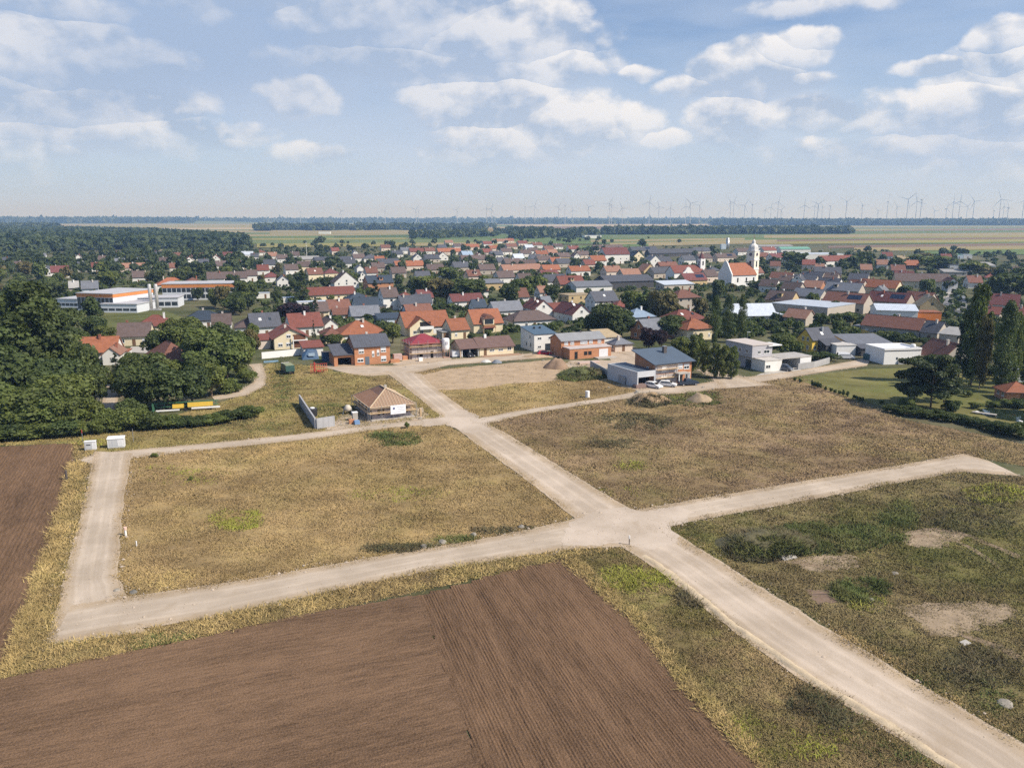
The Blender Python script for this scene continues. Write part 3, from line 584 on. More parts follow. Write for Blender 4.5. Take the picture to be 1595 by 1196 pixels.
# golden fringe on the edge of the rows, and green or dark patches of weeds
def band(pts, w):
    l = []; rr = []
    for i, p in enumerate(pts):
        a = Vector(pts[max(0, i - 1)]); b = Vector(pts[min(len(pts) - 1, i + 1)]); d = (b - a).normalized(); n = Vector((-d.y, d.x))
        l.append(tuple(Vector(p) + n * w)); rr.append(tuple(Vector(p) - n * w))
    return l + rr[::-1]
blades('verge_grass', band([(882, 868), (985, 958), (1062, 1055), (1192, 1194), (1300, 1310)], 9), .5, B_GOLD, 'golden grass along the edge of the ploughed rows', .32, seed=21)
blades('verge_grass', band([(120, 722), (80, 850), (40, 965), (14, 1046)], 9), .5, B_GOLD, 'golden grass along the left ploughed field', .32, seed=22)
PATCH = [(615, 683, 36, 10, B_LUSH, .9, .5), (370, 808, 34, 14, B_YELL, .7, .4), (1285, 838, 95, 20, B_LUSH, .6, .7), (1400, 812, 24, 26, B_LUSH, .6, .7), (1340, 920, 38, 16, B_LUSH, .8, .8), (1355, 938, 30, 12, B_YELL, .25, .5),
 (1000, 900, 60, 22, B_YELL, .3, .5), (990, 658, 50, 12, B_WEED, .5, .5), (955, 690, 40, 10, B_WEED, .3, .5), (1300, 1100, 60, 40, B_WEED, .25, .7), (1080, 930, 24, 16, B_WEED, .5, .8),
 (1440, 1120, 120, 60, B_LUSH, .12, .5), (440, 600, 16, 34, B_LUSH, .5, .35), (520, 640, 50, 10, B_LUSH, .4, .35), (640, 855, 60, 6, B_WEED, .6, .6), (800, 826, 60, 6, B_WEED, .35, .5), (720, 842, 40, 6, B_LUSH, .5, .5),
 (1080, 620, 40, 12, B_LUSH, .5, .6), (300, 660, 160, 12, B_LUSH, .25, .3), (1180, 1150, 130, 30, B_YELL, .15, .5), (1560, 770, 50, 14, B_YELL, .3, .5), (1500, 800, 80, 30, B_WEED, .2, .5),
 (1040, 618, 20, 8, B_YELL, .3, .4), (880, 640, 120, 8, B_GOLD, .15, .3), (280, 740, 60, 14, B_YELL, .1, .3), (1530, 1040, 60, 30, B_WEED, .25, .6), (620, 770, 70, 10, B_YELL, .15, .3), (980, 725, 24, 8, B_YELL, .2, .35),
 (960, 765, 30, 8, B_YELL, .15, .3), (150, 690, 30, 5, B_YELL, .6, .5), (360, 655, 30, 8, B_WEED, .4, .5), (1240, 650, 160, 18, B_GOLD, .06, .3), (1420, 700, 120, 10, B_GOLD, .1, .3), (250, 900, 60, 16, B_GOLD, .15, .35), (200, 1000, 120, 12, B_LUSH, .2, .4)]
for i, (x, y, rx, ry, m, dn, h) in enumerate(PATCH):
    kind = {'blades_lush': 'lush green', 'blades_yellowgreen': 'yellow green', 'blades_dark_weed': 'dark brown green', 'blades_gold': 'golden'}[m.name]
    blades('weeds', ell(x, y, rx * 1.35, ry * 1.35), dn, m, kind + ' weeds in a patch of the dry meadow', h * .5, .042, seed=40 + i, excl=EX + PL, fall=(x, y, rx * 1.35, ry * 1.35), even=.15)

for i, (x, y, rx, ry) in enumerate(((1448, 838, 62, 14), (1285, 876, 58, 13), (1492, 962, 78, 30))): blades('weeds', ell(x, y, rx * 1.1, ry * 1.1), .22, B_DARK, 'sparse weeds growing through a bare sandy patch', .16, seed=120 + i, even=.1)
for i, (pts, w_) in enumerate((([(745, 694), (800, 733), (890, 803)], 5), ([(1040, 900), (1130, 975), (1250, 1060), (1400, 1150), (1480, 1205)], 12), ([(1040, 822), (1130, 880), (1250, 955), (1400, 1045), (1500, 1105), (1595, 1160)], 12), ([(742, 650), (800, 682), (890, 738), (985, 795)], 5), ([(180, 930), (235, 925), (400, 900), (600, 865), (760, 838), (880, 812)], 5), ([(200, 984), (330, 962), (500, 925), (650, 893), (800, 868), (985, 854)], 6), ([(206, 706), (194, 770), (188, 830), (183, 900)], 6), ([(146, 703), (135, 760), (115, 840), (92, 930), (80, 990)], 6), ([(1000, 793), (1100, 775), (1250, 750), (1400, 725), (1500, 707)], 4), ([(1040, 821), (1120, 804), (1250, 781), (1400, 752), (1495, 735)], 5), ([(205, 713), (300, 703), (400, 693), (500, 682), (600, 667)], 3), ([(745, 664), (820, 645), (930, 628), (1010, 616), (1080, 612)], 3))):
    blades('verge_grass', band(pts, w_), .28, B_VERGE if i % 2 else B_STRAW, 'ragged grass creeping over a gravel road edge', .15, seed=140 + i, even=-.25)

def stones(name, n, label, seed):
    r = np.random.default_rng(seed); C = []
    for poly in ROADS:
        P = np.array(poly); m_ = len(P) // 2
        for side in (P[:m_], P[m_:]):
            k = r.integers(0, len(side), n); C.append(side[k] + r.normal(0, .55, (n, 2)))
        k = r.integers(0, m_, n // 3); t_ = r.random((n // 3, 1)); C.append(P[k] * t_ + P[::-1][k] * (1 - t_))
    C = np.concatenate(C); s_ = r.uniform(.03, .11, len(C)) * (1 + (r.random(len(C)) > .95) * 1.2)
    O = np.array([(1, 0, 0), (0, 1, 0), (-1, 0, 0), (0, -1, 0), (0, 0, .8)]); V = O[None] * s_[:, None, None] * r.uniform(.7, 1.3, (len(C), 5, 1)) + np.column_stack([C, np.full(len(C), .085)])[:, None, :]
    Fc = np.array([(0, 1, 4), (1, 2, 4), (2, 3, 4), (3, 0, 4)])[None] + (np.arange(len(C)) * 5)[:, None, None]
    o = link(name, npmesh(name, V.reshape(-1, 3), Fc.reshape(-1, 3), mat('loose_stone', (.44, .36, .28), .35, 3, .95))); o['kind'] = 'stuff'; o['label'] = label
stones('gravel', 420, 'loose gravel scattered along the edges of the dirt roads', 5)
# ================================================================== VILLAGE : house builder
RC = dict(O=(.305, .118, .064), R=(.20, .072, .056), B=(.185, .088, .065), M=(.155, .058, .055), N=(.125, .092, .085), G=(.085, .09, .108), g=(.16, .17, .195), K=(.045, .062, .088),
          W=(.52, .57, .64), P=(.30, .165, .118), U=(.26, .34, .44), T=(.42, .33, .21), E=(.20, .42, .32), S=(.50, .47, .43), X=(.30, .295, .285))
RN = dict(O='orange tiled', R='red tiled', B='red brown', M='dark maroon', N='grey brown', G='dark grey', g='mid grey', K='blue black', W='pale metal', P='old pinkish tiled', U='blue grey', T='tan', E='green metal', S='light gravel', X='weathered grey')
WC = dict(w=(.70, .69, .655), c=(.70, .61, .43), y=(.70, .48, .09), b=(.50, .25, .14), s=(.44, .39, .33), g=(.40, .41, .43), p=(.62, .53, .45), t=(.50, .38, .21), u=(.55, .63, .70), d=(.075, .075, .08), o=(.62, .20, .05))
WN = dict(w='white', c='cream', y='yellow', b='orange brick', s='stone grey', g='grey', p='pale pinkish', t='tan', u='pale blue', d='dark', o='orange')
def roofm(k): return mat('roof_' + RN[k].replace(' ', '_'), RC[k], .22, .8, .8 if k not in 'WUES' else .5, kind='tile' if k in 'ORBMNPT' else None, rvar=.14, bands=None if k not in 'GKgW' else ('X', .45, .35))
def wallm(k): return mat('wall_' + WN[k].replace(' ', '_'), WC[k], .08 if k != 'b' else .14, .35, .9, kind='brick' if k == 'b' else None, rvar=.06)
FRAME = mat('window_frame_white', (.78, .78, .76), .05, 2, .5); GLASS = mat('window_glass', (.035, .045, .055), .3, .5, .12, spec=.6); SHUT = mat('white_shutter', (.70, .71, .73), .06, 2, .6, bands=('Z', 8, .3))
DOORM = mat('door_wood', (.16, .09, .05), .2, 2, .6); CHIM = mat('chimney_render', (.55, .50, .45), .2, 2, .9); CHIMB = mat('chimney_brick', (.35, .14, .09), .2, 2, .9, kind='brick')
FASC = mat('fascia', (.10, .085, .08), .2, 2, .7)
def winmesh(w, h):
    b = MB(); t = .09
    b.box(-w / 2, w / 2, -.05, .01, 0, t); b.box(-w / 2, w / 2, -.05, .01, h - t, h); b.box(-w / 2, -w / 2 + t, -.05, .01, t, h - t); b.box(w / 2 - t, w / 2, -.05, .01, t, h - t)
    b.box(-.035, .035, -.045, .01, t, h - t); b.box(-w / 2 - .08, w / 2 + .08, -.1, .01, -.07, -.001)
    p = MB().box(-w / 2 + t, w / 2 - t, -.02, .012, t, h - t)
    return b.mesh('window', FRAME), p.mesh('pane', GLASS)
_wm = {}
def window(root, x, y, z, w=1.1, h=1.3, rz=0.0, pane=True, shut=None):
    k = (round(w, 1), round(h, 1))
    if k not in _wm:
        a, b = winmesh(*k); s = MB().box(-k[0] / 2 + .09, k[0] / 2 - .09, -.03, .012, .09, k[1] - .09).mesh('window', GLASS); _wm[k] = (a, b, s)
    a, b, s = _wm[k]
    if pane:
        o = link('window', a, root, (x, y, z), rz); link('pane', b, o)
        if shut: MB().box(-k[0] / 2 + .09, k[0] / 2 - .09, -.04, -.021, k[1] * (1 - shut), k[1] - .09).obj('shutter', SHUT, o)
    else: o = link('window', s, root, (x, y, z), rz)
    return o
def roof_mesh(b, x0, x1, y0, y1, h, typ, pitch, ov, t=.18):
    """roof over the rectangle: g ridge along x, y ridge along y, h hip, f flat, s single slope down to the front"""
    tn = math.tan(math.radians(pitch)); W_, D_ = x1 - x0, y1 - y0; e = h - ov * tn
    if typ == 'g':
        ym = (y0 + y1) / 2; r = h + D_ / 2 * tn
        b.slab([(x0 - ov * .6, y0 - ov, e), (x1 + ov * .6, y0 - ov, e), (x1 + ov * .6, ym, r), (x0 - ov * .6, ym, r)], t); b.slab([(x0 - ov * .6, y1 + ov, e), (x1 + ov * .6, y1 + ov, e), (x1 + ov * .6, ym, r), (x0 - ov * .6, ym, r)], t)
        b.tube((x0 - ov * .6, ym, r + t * .9), (x1 + ov * .6, ym, r + t * .9), .14, 5); return r
    if typ == 'y':
        xm = (x0 + x1) / 2; r = h + W_ / 2 * tn
        b.slab([(x0 - ov, y0 - ov * .6, e), (x0 - ov, y1 + ov * .6, e), (xm, y1 + ov * .6, r), (xm, y0 - ov * .6, r)], t); b.slab([(x1 + ov, y0 - ov * .6, e), (x1 + ov, y1 + ov * .6, e), (xm, y1 + ov * .6, r), (xm, y0 - ov * .6, r)], t)
        b.tube((xm, y0 - ov * .6, r + t * .9), (xm, y1 + ov * .6, r + t * .9), .14, 5); return r
    if typ == 'h':
        a = min(W_, D_) / 2; r = h + a * tn; A = [(x0 - ov, y0 - ov), (x1 + ov, y0 - ov), (x1 + ov, y1 + ov), (x0 - ov, y1 + ov)]
        if W_ >= D_: R1, R2 = (x0 + a, (y0 + y1) / 2, r), (x1 - a - .01, (y0 + y1) / 2, r)
        else: R1, R2 = ((x0 + x1) / 2, y0 + a, r), ((x0 + x1) / 2, y1 - a - .01, r)
        L = [(p[0], p[1], e) for p in A]; U = [(p[0], p[1], e - .16) for p in A]
        if W_ >= D_: fs = [(0, 1, 5, 4), (1, 2, 5), (2, 3, 4, 5), (3, 0, 4)]
        else: fs = [(0, 1, 4), (1, 2, 5, 4), (2, 3, 5), (3, 0, 4, 5)]
        b.add(L + [R1, R2] + U, fs + [(6, 7, 1, 0), (7, 8, 2, 1), (8, 9, 3, 2), (9, 6, 0, 3), (9, 8, 7, 6)]); R_ = Vector(R1), Vector(R2)
        b.tube(R1, R2, .12, 5)
        for c_, q_ in ((0, 0), (3, 0), (1, 1), (2, 1)) if W_ >= D_ else ((0, 0), (1, 0), (2, 1), (3, 1)): b.tube(L[c_], R_[q_], .10, 4)
        return r
    if typ == 'f':
        b.box(x0 - ov, x1 + ov, y0 - ov, y1 + ov, h, h + .25); return h + .25
    if typ == 's':
        r = h + D_ * tn
        b.slab([(x0 - ov, y0 - ov, e), (x1 + ov, y0 - ov, e), (x1 + ov, y1 + ov, r + ov * tn), (x0 - ov, y1 + ov, r + ov * tn)], t); return r
def wall_mesh(b, x0, x1, y0, y1, h, typ, pitch, z0=-.1):
    tn = math.tan(math.radians(pitch)); D_, W_ = y1 - y0, x1 - x0; k = .03
    if typ == 'g': b.prism([(x0, y0, z0), (x0, y0, h - k), (x0, (y0 + y1) / 2, h + D_ / 2 * tn - k), (x0, y1, h - k), (x0, y1, z0)], (W_, 0, 0))
    elif typ == 'y': b.prism([(x0, y0, z0), (x0, y0, h - k), ((x0 + x1) / 2, y0, h + W_ / 2 * tn - k), (x1, y0, h - k), (x1, y0, z0)], (0, D_, 0))
    elif typ == 's': b.prism([(x0, y0, z0), (x0, y0, h - k), (x0, y1, h + D_ * tn - k), (x0, y1, z0)], (W_, 0, 0))
    else: b.box(x0, x1, y0, y1, z0, h - k)
HOUSES = []
def house(x, y, Lpx, typ='g', rc='O', wc='w', h=3.4, D=9.5, rot=GRID, pitch=None, ov=.45, win=1, chim=1, name='house', door=True, far=None, group='houses of the village', desc=None, sky=0):
    """x, y: photo pixel of the middle of the front eave (used only to find the ground point), Lpx its length there"""
    P = at(x, y, h); P.z = 0; dist = P.length; far = dist > 345 if far is None else far
    d = Vector((math.cos(math.radians(rot)), math.sin(math.radians(rot)), 0)); e = Vector((-d.y, d.x, 0))
    Lp = abs(proj(P + d + Vector((0, 0, h)))[0] - proj(P - d + Vector((0, 0, h)))[0]) / 2
    L = min(60, max(3.5, Lpx / max(Lp, .3)))
    if typ == 'y' and D == 9.5: D = max(9.5, L * 1.2)
    pitch = pitch if pitch is not None else dict(g=38, y=40, h=30, f=0, s=9)[typ]
    if typ == 'f': ov = .12
    r = thing(name, '', 'house', P, math.radians(rot), group)
    w = MB(); wall_mesh(w, -L / 2, L / 2, 0, D, h, typ, pitch); w.obj('wall', wallm(wc), r)
    b = MB(); top = roof_mesh(b, -L / 2, L / 2, 0, D, h, typ, pitch, ov); ro = b.obj('roof', roofm(rc), r)
    hr = random.Random(int(x * 7 + y * 131))
    if chim and typ in 'gyh':
        cx_, cy_ = (hr.uniform(-.25, .25) * L, D / 2 + hr.choice((-.8, .8))) if typ != 'y' else (hr.choice((-.8, .8)), hr.uniform(.3, .7) * D)
        c = MB().box(cx_ - .3, cx_ + .3, cy_ - .3, cy_ + .3, top - 1.3, top + .75); c.box(cx_ - .38, cx_ + .38, cy_ - .38, cy_ + .38, top + .75, top + .87); c.obj('chimney', hr.choice((CHIM, CHIM, CHIMB, FRAME)), ro)
    tn = math.tan(math.radians(pitch))
    if typ in 'gh' and not name.startswith(('barn', 'shed', 'ware')):
        slope = lambda yy, up=.2: h + yy * tn + up
        pk = hr.random()
        if typ == 'g' and pk < .06 and L > 9:                       # solar panels
            x0, x1, ya, yb = L * .05, L * .05 + min(L * .38, 6), D * .14, D * .38
            MB().slab([(x0, ya, slope(ya)), (x1, ya, slope(ya)), (x1, yb, slope(yb)), (x0, yb, slope(yb))], .08).obj('solar_panel', mat('solar_blue', (.02, .03, .06), .1, 3, .2, bands=('X', .6, .5)), ro)
        elif typ == 'g' and pk < .40 and dist < 520 and D > 8 and L > 8:   # dormer
            xm = hr.uniform(-.2, .2) * L; ya = D * .12; yb = D * .42; zt = slope(yb, 0)
            b_ = MB().box(xm - 1.0, xm + 1.0, ya, yb, slope(ya, 0) - .2, zt - .15); dm = b_.obj('dormer', wallm(wc), ro); MB().box(xm - 1.3, xm + 1.3, ya - .3, yb + .1, zt - .147, zt + .02).obj('dormer_roof', roofm(rc), dm); MB().box(xm - .6, xm + .6, ya - .03, ya + .01, zt - 1.35, zt - .4).obj('window', GLASS, dm)
        if dist < 520: MB().box(-L / 2 - ov * .6, L / 2 + ov * .6, -ov - .12, -ov - .005, h - ov * tn - .02, h - ov * tn + .10).obj('gutter', FASC, ro)
        if dist < 480 and hr.random() < .5:                         # lean-to or garage at one end
            sd = hr.choice((-1, 1)); xa, xb = (L / 2 + .02, L / 2 + hr.uniform(2.6, 4.2)) if sd > 0 else (-L / 2 - hr.uniform(2.6, 4.2), -L / 2 - .02); y0_ = hr.uniform(.5, 2.5)
            an = MB().box(xa, xb, y0_, D * .8, -.1, 2.4).obj('annex', wallm(hr.choice((wc, 'w', 's'))), r); MB().box(xa - (.2 if sd < 0 else -.01), xb + (.2 if sd > 0 else -.01), y0_ - .25, D * .8 + .2, 2.403, 2.6).obj('annex_roof', roofm(hr.choice(('G', 'X', rc))), an); MB().box(xa + .5, xb - .4, y0_ - .03, y0_ + .01, .05, 2.1).obj('garage_door', hr.choice((SHUT, DOORM, FASC)), an)
    for k in range(sky):
        sx = (-.5 + (k + 1) / (sky + 1)) * L; yy = D * .25; zz = h + yy * tn + .2
        q_ = [(sx - .45, yy - .5, zz - .5 * tn), (sx + .45, yy - .5, zz - .5 * tn), (sx + .45, yy + .5, zz + .5 * tn), (sx - .45, yy + .5, zz + .5 * tn)]
        MB().slab(q_, .06).obj('skylight', FRAME if k % 2 == 0 else GLASS, ro)
    st = 2 if h > 4.6 else 1
    if win:
        n = max(1, int(L / (3.2 if not far else 4.2))); n = min(n, 7 if not far else 4)
        for s in range(st):
            z = .95 + s * 2.75
            for i in range(n):
                xx = -L / 2 + (i + .5) * L / n + hr.uniform(-.25, .25)
                if s == 0 and i == n // 2 and door and typ != 'y' and h > 2.3:
                    MB().box(xx - .5, xx + .5, -.04, .012, .05, 2.1).obj('door', DOORM, r); continue
                if z + 1.2 < h: window(r, xx, 0, z, hr.choice((1.1, 1.3, .9)), 1.2, 0, not far, hr.choice((None, None, .5)))
        if h > 2.2:
            for s in range(st):
                for yy in ((D * .3, D * .68) if D < 14 else (D * .2, D * .45, D * .7)):
                    if .95 + s * 2.75 + 1.2 < h: window(r, -L / 2, yy, .95 + s * 2.75, 1.1, 1.2, -math.pi / 2, not far); 
        if typ == 'g' and D / 2 * tn > 2.2: window(r, -L / 2, D / 2, h + .3, 1.0, 1.1, -math.pi / 2, not far)
        if typ == 'y' and L / 2 * tn > 2.2:
            window(r, 0, 0, h + .25, 1.1, 1.2, 0, not far)
            for k_ in (-.28, .28):
                if st == 1: window(r, k_ * L, 0, .95, 1.2, 1.3, 0, not far)
    r['_d'] = desc or ''; HOUSES.append((r, P.copy(), L, D, h, top, rot, typ, rc, wc, desc)); return r
TYP = dict(g='gabled', y='gable fronted', h='hip', f='flat', s='low sloping')
V_A = """
415 508 46 g G w 3.6 10 . 2|478 508 50 g R w 3.4 10 . 0|567 519 72 h O c 3.2 12 . 1|520 520 26 h B c 3.0 8 . 0
502 484 20 g N c 3 8 . 0|530 480 34 g B c 3 8 . 0|532 489 26 g B w 2.6 5 . 0|570 491 44 g g w 3.4 8 . 0|573 476 36 g K u 3 8 . 0|516 506 20 y N w 3 9 . 0|609 462 24 g N w 6 9 . 0|634 463 24 h R w 3.2 8 . 0
637 473 24 g G g 3.2 8 . 0|660 471 26 g G u 3.2 8 . 0|664 463 22 g M w 3.2 8 . 0|655 488 40 g B u 3.2 8 . 0|608 496 34 s K u 2.8 7 . 0|737 453 48 h M w 4 11 . 0|729 468 48 g M w 3 7 . 0|748 478 20 g K w 3 7 . 0
793 483 44 g g w 3.4 8 . 0|812 462 24 g B w 4 9 . 0|847 481 27 y R w 4.4 12 . 2|869 484 20 g R w 3 7 . 0|833 498 66 h N w 3.2 10 . 0|906 489 28 y M w 3.6 15 30 2|905 460 38 f T t 5.4 10 . 0|945 468 36 g G w 5 9 . 1
973 478 28 h R w 3 8 . 0|1003 493 36 h U w 4 9 . 0|853 471 14 g g w 2.8 6 . 0|847 455 12 g P w 3 7 . 0|1073 463 38 h B s 5.5 10 . 0|1077 497 50 h R w 4.6 10 . 2|1092 511 42 h O c 4 9 . 0|1030 513 44 g g b 3.4 8 30 0
1175 491 68 g W w 2.4 10 8 0|1238 494 34 g P s 3 7 -18 0|1212 467 40 g N t 4.5 9 -18 0|1313 470 64 g B s 4.6 9 -22 0|1380 469 62 g M s 4.8 9 -22 2|1366 447 58 g O c 4 9 -20 0|1368 452 14 y g w 3 6 -20 0
1310 452 54 g g s 3.4 9 -20 0|1264 447 28 g P b 3.4 8 -15 0|1255 461 44 g g s 3.4 8 -20 0|1288 443 34 g G w 4 8 -20 0|1252 437 36 g G s 3.6 8 -15 0|1222 437 20 g R w 3.4 7 -15 0|1452 477 38 y T t 4.4 10 -10 0|1425 470 40 g B s 4.4 10 -22 0
1386 509 90 g B s 3.6 8 -22 0|1447 517 26 g G s 3.2 8 -22 0|1478 521 30 s X s 4.4 8 -22 0|1437 438 84 g R c 4.6 10 -12 0|1485 440 15 y B w 5.5 12 -12 0|1547 450 32 y g w 3.6 10 -15 0|1560 474 52 g M w 4 10 -15 0|1542 488 30 g R s 2.6 6 -15 0|1590 490 26 g R s 2.8 7 -15 0
336 434 27 g N w 4.4 9 . 0|367 433 36 g N w 4 9 . 0|393 429 16 g N w 4 8 . 0|424 431 24 h M w 3.6 9 . 0|441 438 19 y g w 4 8 . 0|268 443 48 h O w 3.4 12 . 0|302 440 26 h R w 3.2 11 . 0|405 457 30 f W w 2.6 4 . 0|450 464 18 f W w 2.4 4 . 0
475 415 20 g R c 4 9 . 0|492 427 23 g R c 4.4 9 . 1|517 425 22 h M c 3.6 9 . 0|540 440 38 y N w 5 10 . 0|565 430 14 y g w 4 8 . 0|561 418 10 y g w 4 8 . 0|593 440 40 g K b 5 9 . 0|518 458 72 g R c 3.2 8 . 0|560 465 32 h K w 2.8 8 . 0|497 470 66 f W w 2.4 5 . 0
30 399 26 g g w 3.4 9 . 0|60 401 22 g g w 3.4 9 . 0|54 409 12 y G w 4 9 . 0|72 421 16 y G w 4 9 . 0|93 424 28 g M w 3.8 10 . 0|106 408 14 g g w 3.4 8 . 0|122 400 8 y N w 3.6 8 . 0|127 415 14 g G w 4 8 . 0|178 397 16 g R w 3.6 8 . 0|204 403 26 f U w 4 9 . 0
185 409 20 g g w 3.6 8 . 0|205 417 42 g P p 3.4 8 . 0|140 449 26 g g u 3.2 9 . 0|115 448 15 g X s 3.2 8 . 0|242 398 28 g G w 3.6 9 . 0|277 399 14 g R w 3.4 8 . 0|312 400 26 g R w 3.4 8 . 0|336 403 14 y R w 4 8 . 0|357 398 20 g M w 3.6 8 . 0|386 397 18 g W w 3.6 8 . 0|397 400 12 g G w 3.6 8 . 0
407 393 14 h R w 3.6 8 . 0|376 413 20 g R w 3.6 8 . 0|271 417 14 g R w 3.6 8 . 0|523 391 12 g R p 4 9 . 0|554 394 8 y g w 4 8 . 0|579 402 24 h G w 3.6 10 . 0|592 405 15 g O p 3.6 8 . 0|606 410 34 g G s 3.6 9 . 0|639 414 44 g O p 3.8 9 . 0|650 392 22 g R p 4 9 . 0
632 390 14 g g w 4 8 . 0|601 386 14 g R p 4 9 . 0|674 403 22 g G s 3.6 9 . 0|651 402 14 y G w 4 9 . 0|701 392 36 g O p 3.8 9 . 0|735 385 24 g O p 3.8 9 . 0|729 397 16 g U w 3.6 9 . 0|747 400 13 y R w 4 8 . 0|745 404 50 g N s 3.6 9 . 0|780 376 24 g P w 3.6 9 . 0
798 384 16 g R p 3.6 9 . 0|838 382 15 g R w 4 9 . 0|809 402 15 g W w 3.6 9 . 0|880 400 18 g R t 4 9 . 0|899 399 9 y N w 4 8 . 0|815 420 60 g P p 3.6 9 . 0|860 420 26 g O p 3.6 8 . 0|858 429 26 g M p 3.6 8 . 0|868 438 32 g G w 4.4 9 . 0|892 442 38 g R t 4.4 10 . 0|766 441 36 s g t 4 9 . 0
934 406 22 g O w 5 10 . 0|995 400 17 y K c 5 11 . 0|1021 408 19 y g w 4.4 10 . 0|1037 407 20 g G w 4.2 9 . 0|1042 414 28 g B b 3 7 . 0|1085 436 34 g M t 4 9 . 0|1058 443 46 s W s 3.2 9 . 0|985 428 28 g P p 3.6 9 . 0|957 423 24 g P p 3.6 9 . 0|1013 422 20 y P t 3.8 9 . 0|1034 425 30 g G s 3.6 9 . 0
905 422 30 g O w 3.6 8 . 0|1050 394 92 g G d 4 10 . 0|1005 390 40 g G s 4 10 . 0|949 387 46 g N s 4 10 . 0|1115 421 16 h G s 4 8 . 0|1133 401 30 g R p 4 9 . 0|1188 400 24 g B t 4.6 9 . 0|1214 401 20 g M w 4.4 9 . 0|1308 406 52 g R w 5 10 . 0|1240 396 28 f U w 4 10 . 0|1215 433 34 g R w 4 8 -15 0
1241 436 16 y G w 4.2 9 -15 0|1262 433 34 g G s 4 9 -15 0|1290 425 42 g G s 4 9 -15 0|1304 429 11 y B o 4.4 9 -15 0|1277 418 14 g P s 3.6 8 -15 0|1208 414 16 g B p 4 8 -10 0|1494 413 28 f G w 4.4 10 -8 0|1532 414 38 s X w 4.6 12 -8 0|1489 424 36 s X s 3 9 -8 0|1544 432 18 h R s 3 6 -8 0|1419 413 26 g O d 3.6 9 -8 0
1408 405 18 g T s 4 9 -8 0|1383 399 16 g R w 3.8 9 -8 0|1431 399 10 f W w 3.6 9 -8 0|1508 397 13 f W w 4 9 -8 0|1495 397 11 f E u 4 9 -8 0|1350 420 18 g P s 3.6 9 -12 0|1335 436 30 g G s 3.6 9 -15 0|1400 421 22 g B s 3.6 9 -10 0
820 395 16 g R w 3.6 9 . 0|832 391 14 g N w 3.6 9 . 0|845 396 18 g O p 3.6 9 . 0|856 388 14 g R p 3.6 9 . 0|862 394 14 g P w 3.6 9 . 0|850 405 22 g R p 3.6 9 . 0|836 403 16 g G w 3.6 9 . 0|868 408 16 g O w 3.6 9 . 0|790 392 16 g R w 3.6 9 . 0|770 387 14 g O p 3.6 9 . 0|775 397 18 g G w 3.6 9 . 0
760 393 14 g R p 3.6 9 . 0|715 384 14 g R w 3.6 9 . 0|690 400 16 y N w 3.6 9 . 0|800 410 24 g N s 3.6 9 . 0|785 408 18 g G s 3.6 9 . 0|825 412 22 g N s 3.6 9 . 0|880 410 20 g G s 3.6 9 . 0|910 397 18 g N p 3.6 9 . 0|920 412 16 g R p 3.6 9 . 0|895 388 16 g R w 3.6 9 . 0|870 384 14 g N w 3.6 9 . 0|815 379 14 g R p 3.6 9 . 0
760 380 13 g R w 3.6 9 . 0|795 375 12 g O p 3.6 9 . 0|825 386 12 g W w 3.6 9 . 0|700 378 12 g P w 3.6 9 . 0|670 391 16 g R w 3.6 9 . 0|690 386 12 g G w 3.6 9 . 0|620 396 16 g G w 3.6 9 . 0|560 402 18 g N w 3.6 9 . 0|545 410 18 g G w 3.6 9 . 0|460 398 14 g R w 3.6 9 . 0|440 403 16 g N w 3.6 9 . 0|420 412 18 g G w 3.6 9 . 0
425 399 14 g P w 3.6 9 . 0|455 420 20 g N w 3.6 9 . 0|410 421 18 g R w 3.6 9 . 0|345 414 16 g N w 3.6 9 . 0|318 411 16 g G w 3.6 9 . 0|295 406 14 y R w 3.6 9 . 0|255 408 14 g N w 3.6 9 . 0|230 412 15 g G w 3.6 9 . 0|160 405 14 g N w 3.6 9 . 0|150 417 15 g R w 3.6 9 . 0|215 432 18 g N w 3.6 9 . 0|30 415 16 g N w 3.6 9 . 0|10 408 16 g G w 3.6 9 . 0
580 425 18 g R w 3.6 9 . 0|622 425 22 g N s 3.6 9 . 0|590 417 20 g N s 3.6 9 . 0|680 420 26 g N s 3.6 9 . 0|720 416 24 g G s 3.6 9 . 0|700 430 22 g R w 3.6 9 . 0|660 432 22 g G w 3.6 9 . 0|760 420 24 g N s 3.6 9 . 0|740 430 20 g R p 3.6 9 . 0|790 432 26 g N w 3.6 9 . 0|820 436 20 g R w 3.6 9 . 0
1110 430 18 g R p 4 9 . 0|1150 420 16 g N s 4 9 . 0|1180 425 20 g R w 3.6 9 . 0|1195 445 26 g R w 3.6 8 -15 0|1230 450 28 g N s 3.6 8 -18 0|1290 435 26 g N s 3.6 9 -15 0|1330 447 22 g B s 3.6 9 -20 0|1410 432 30 g M s 3.6 9 -12 0|1345 410 24 g N s 3.6 9 -10 0|1375 412 18 g P w 3.6 9 -10 0|1460 412 20 g P s 3.6 9 -8 0|1475 402 16 g R w 3.6 9 -8 0
1575 445 24 g B s 3.6 9 -10 0|1590 425 20 g N s 3.6 9 -10 0|1520 440 22 g B w 3.6 9 -10 0|1100 402 20 g N s 4 9 . 0|1075 405 18 g G w 4 9 . 0|1160 392 20 g N w 4 9 . 0|1095 391 24 g G s 4 9 . 0|1200 390 20 g R w 4 9 . 0|1260 412 20 g R p 4 9 -10 0"""
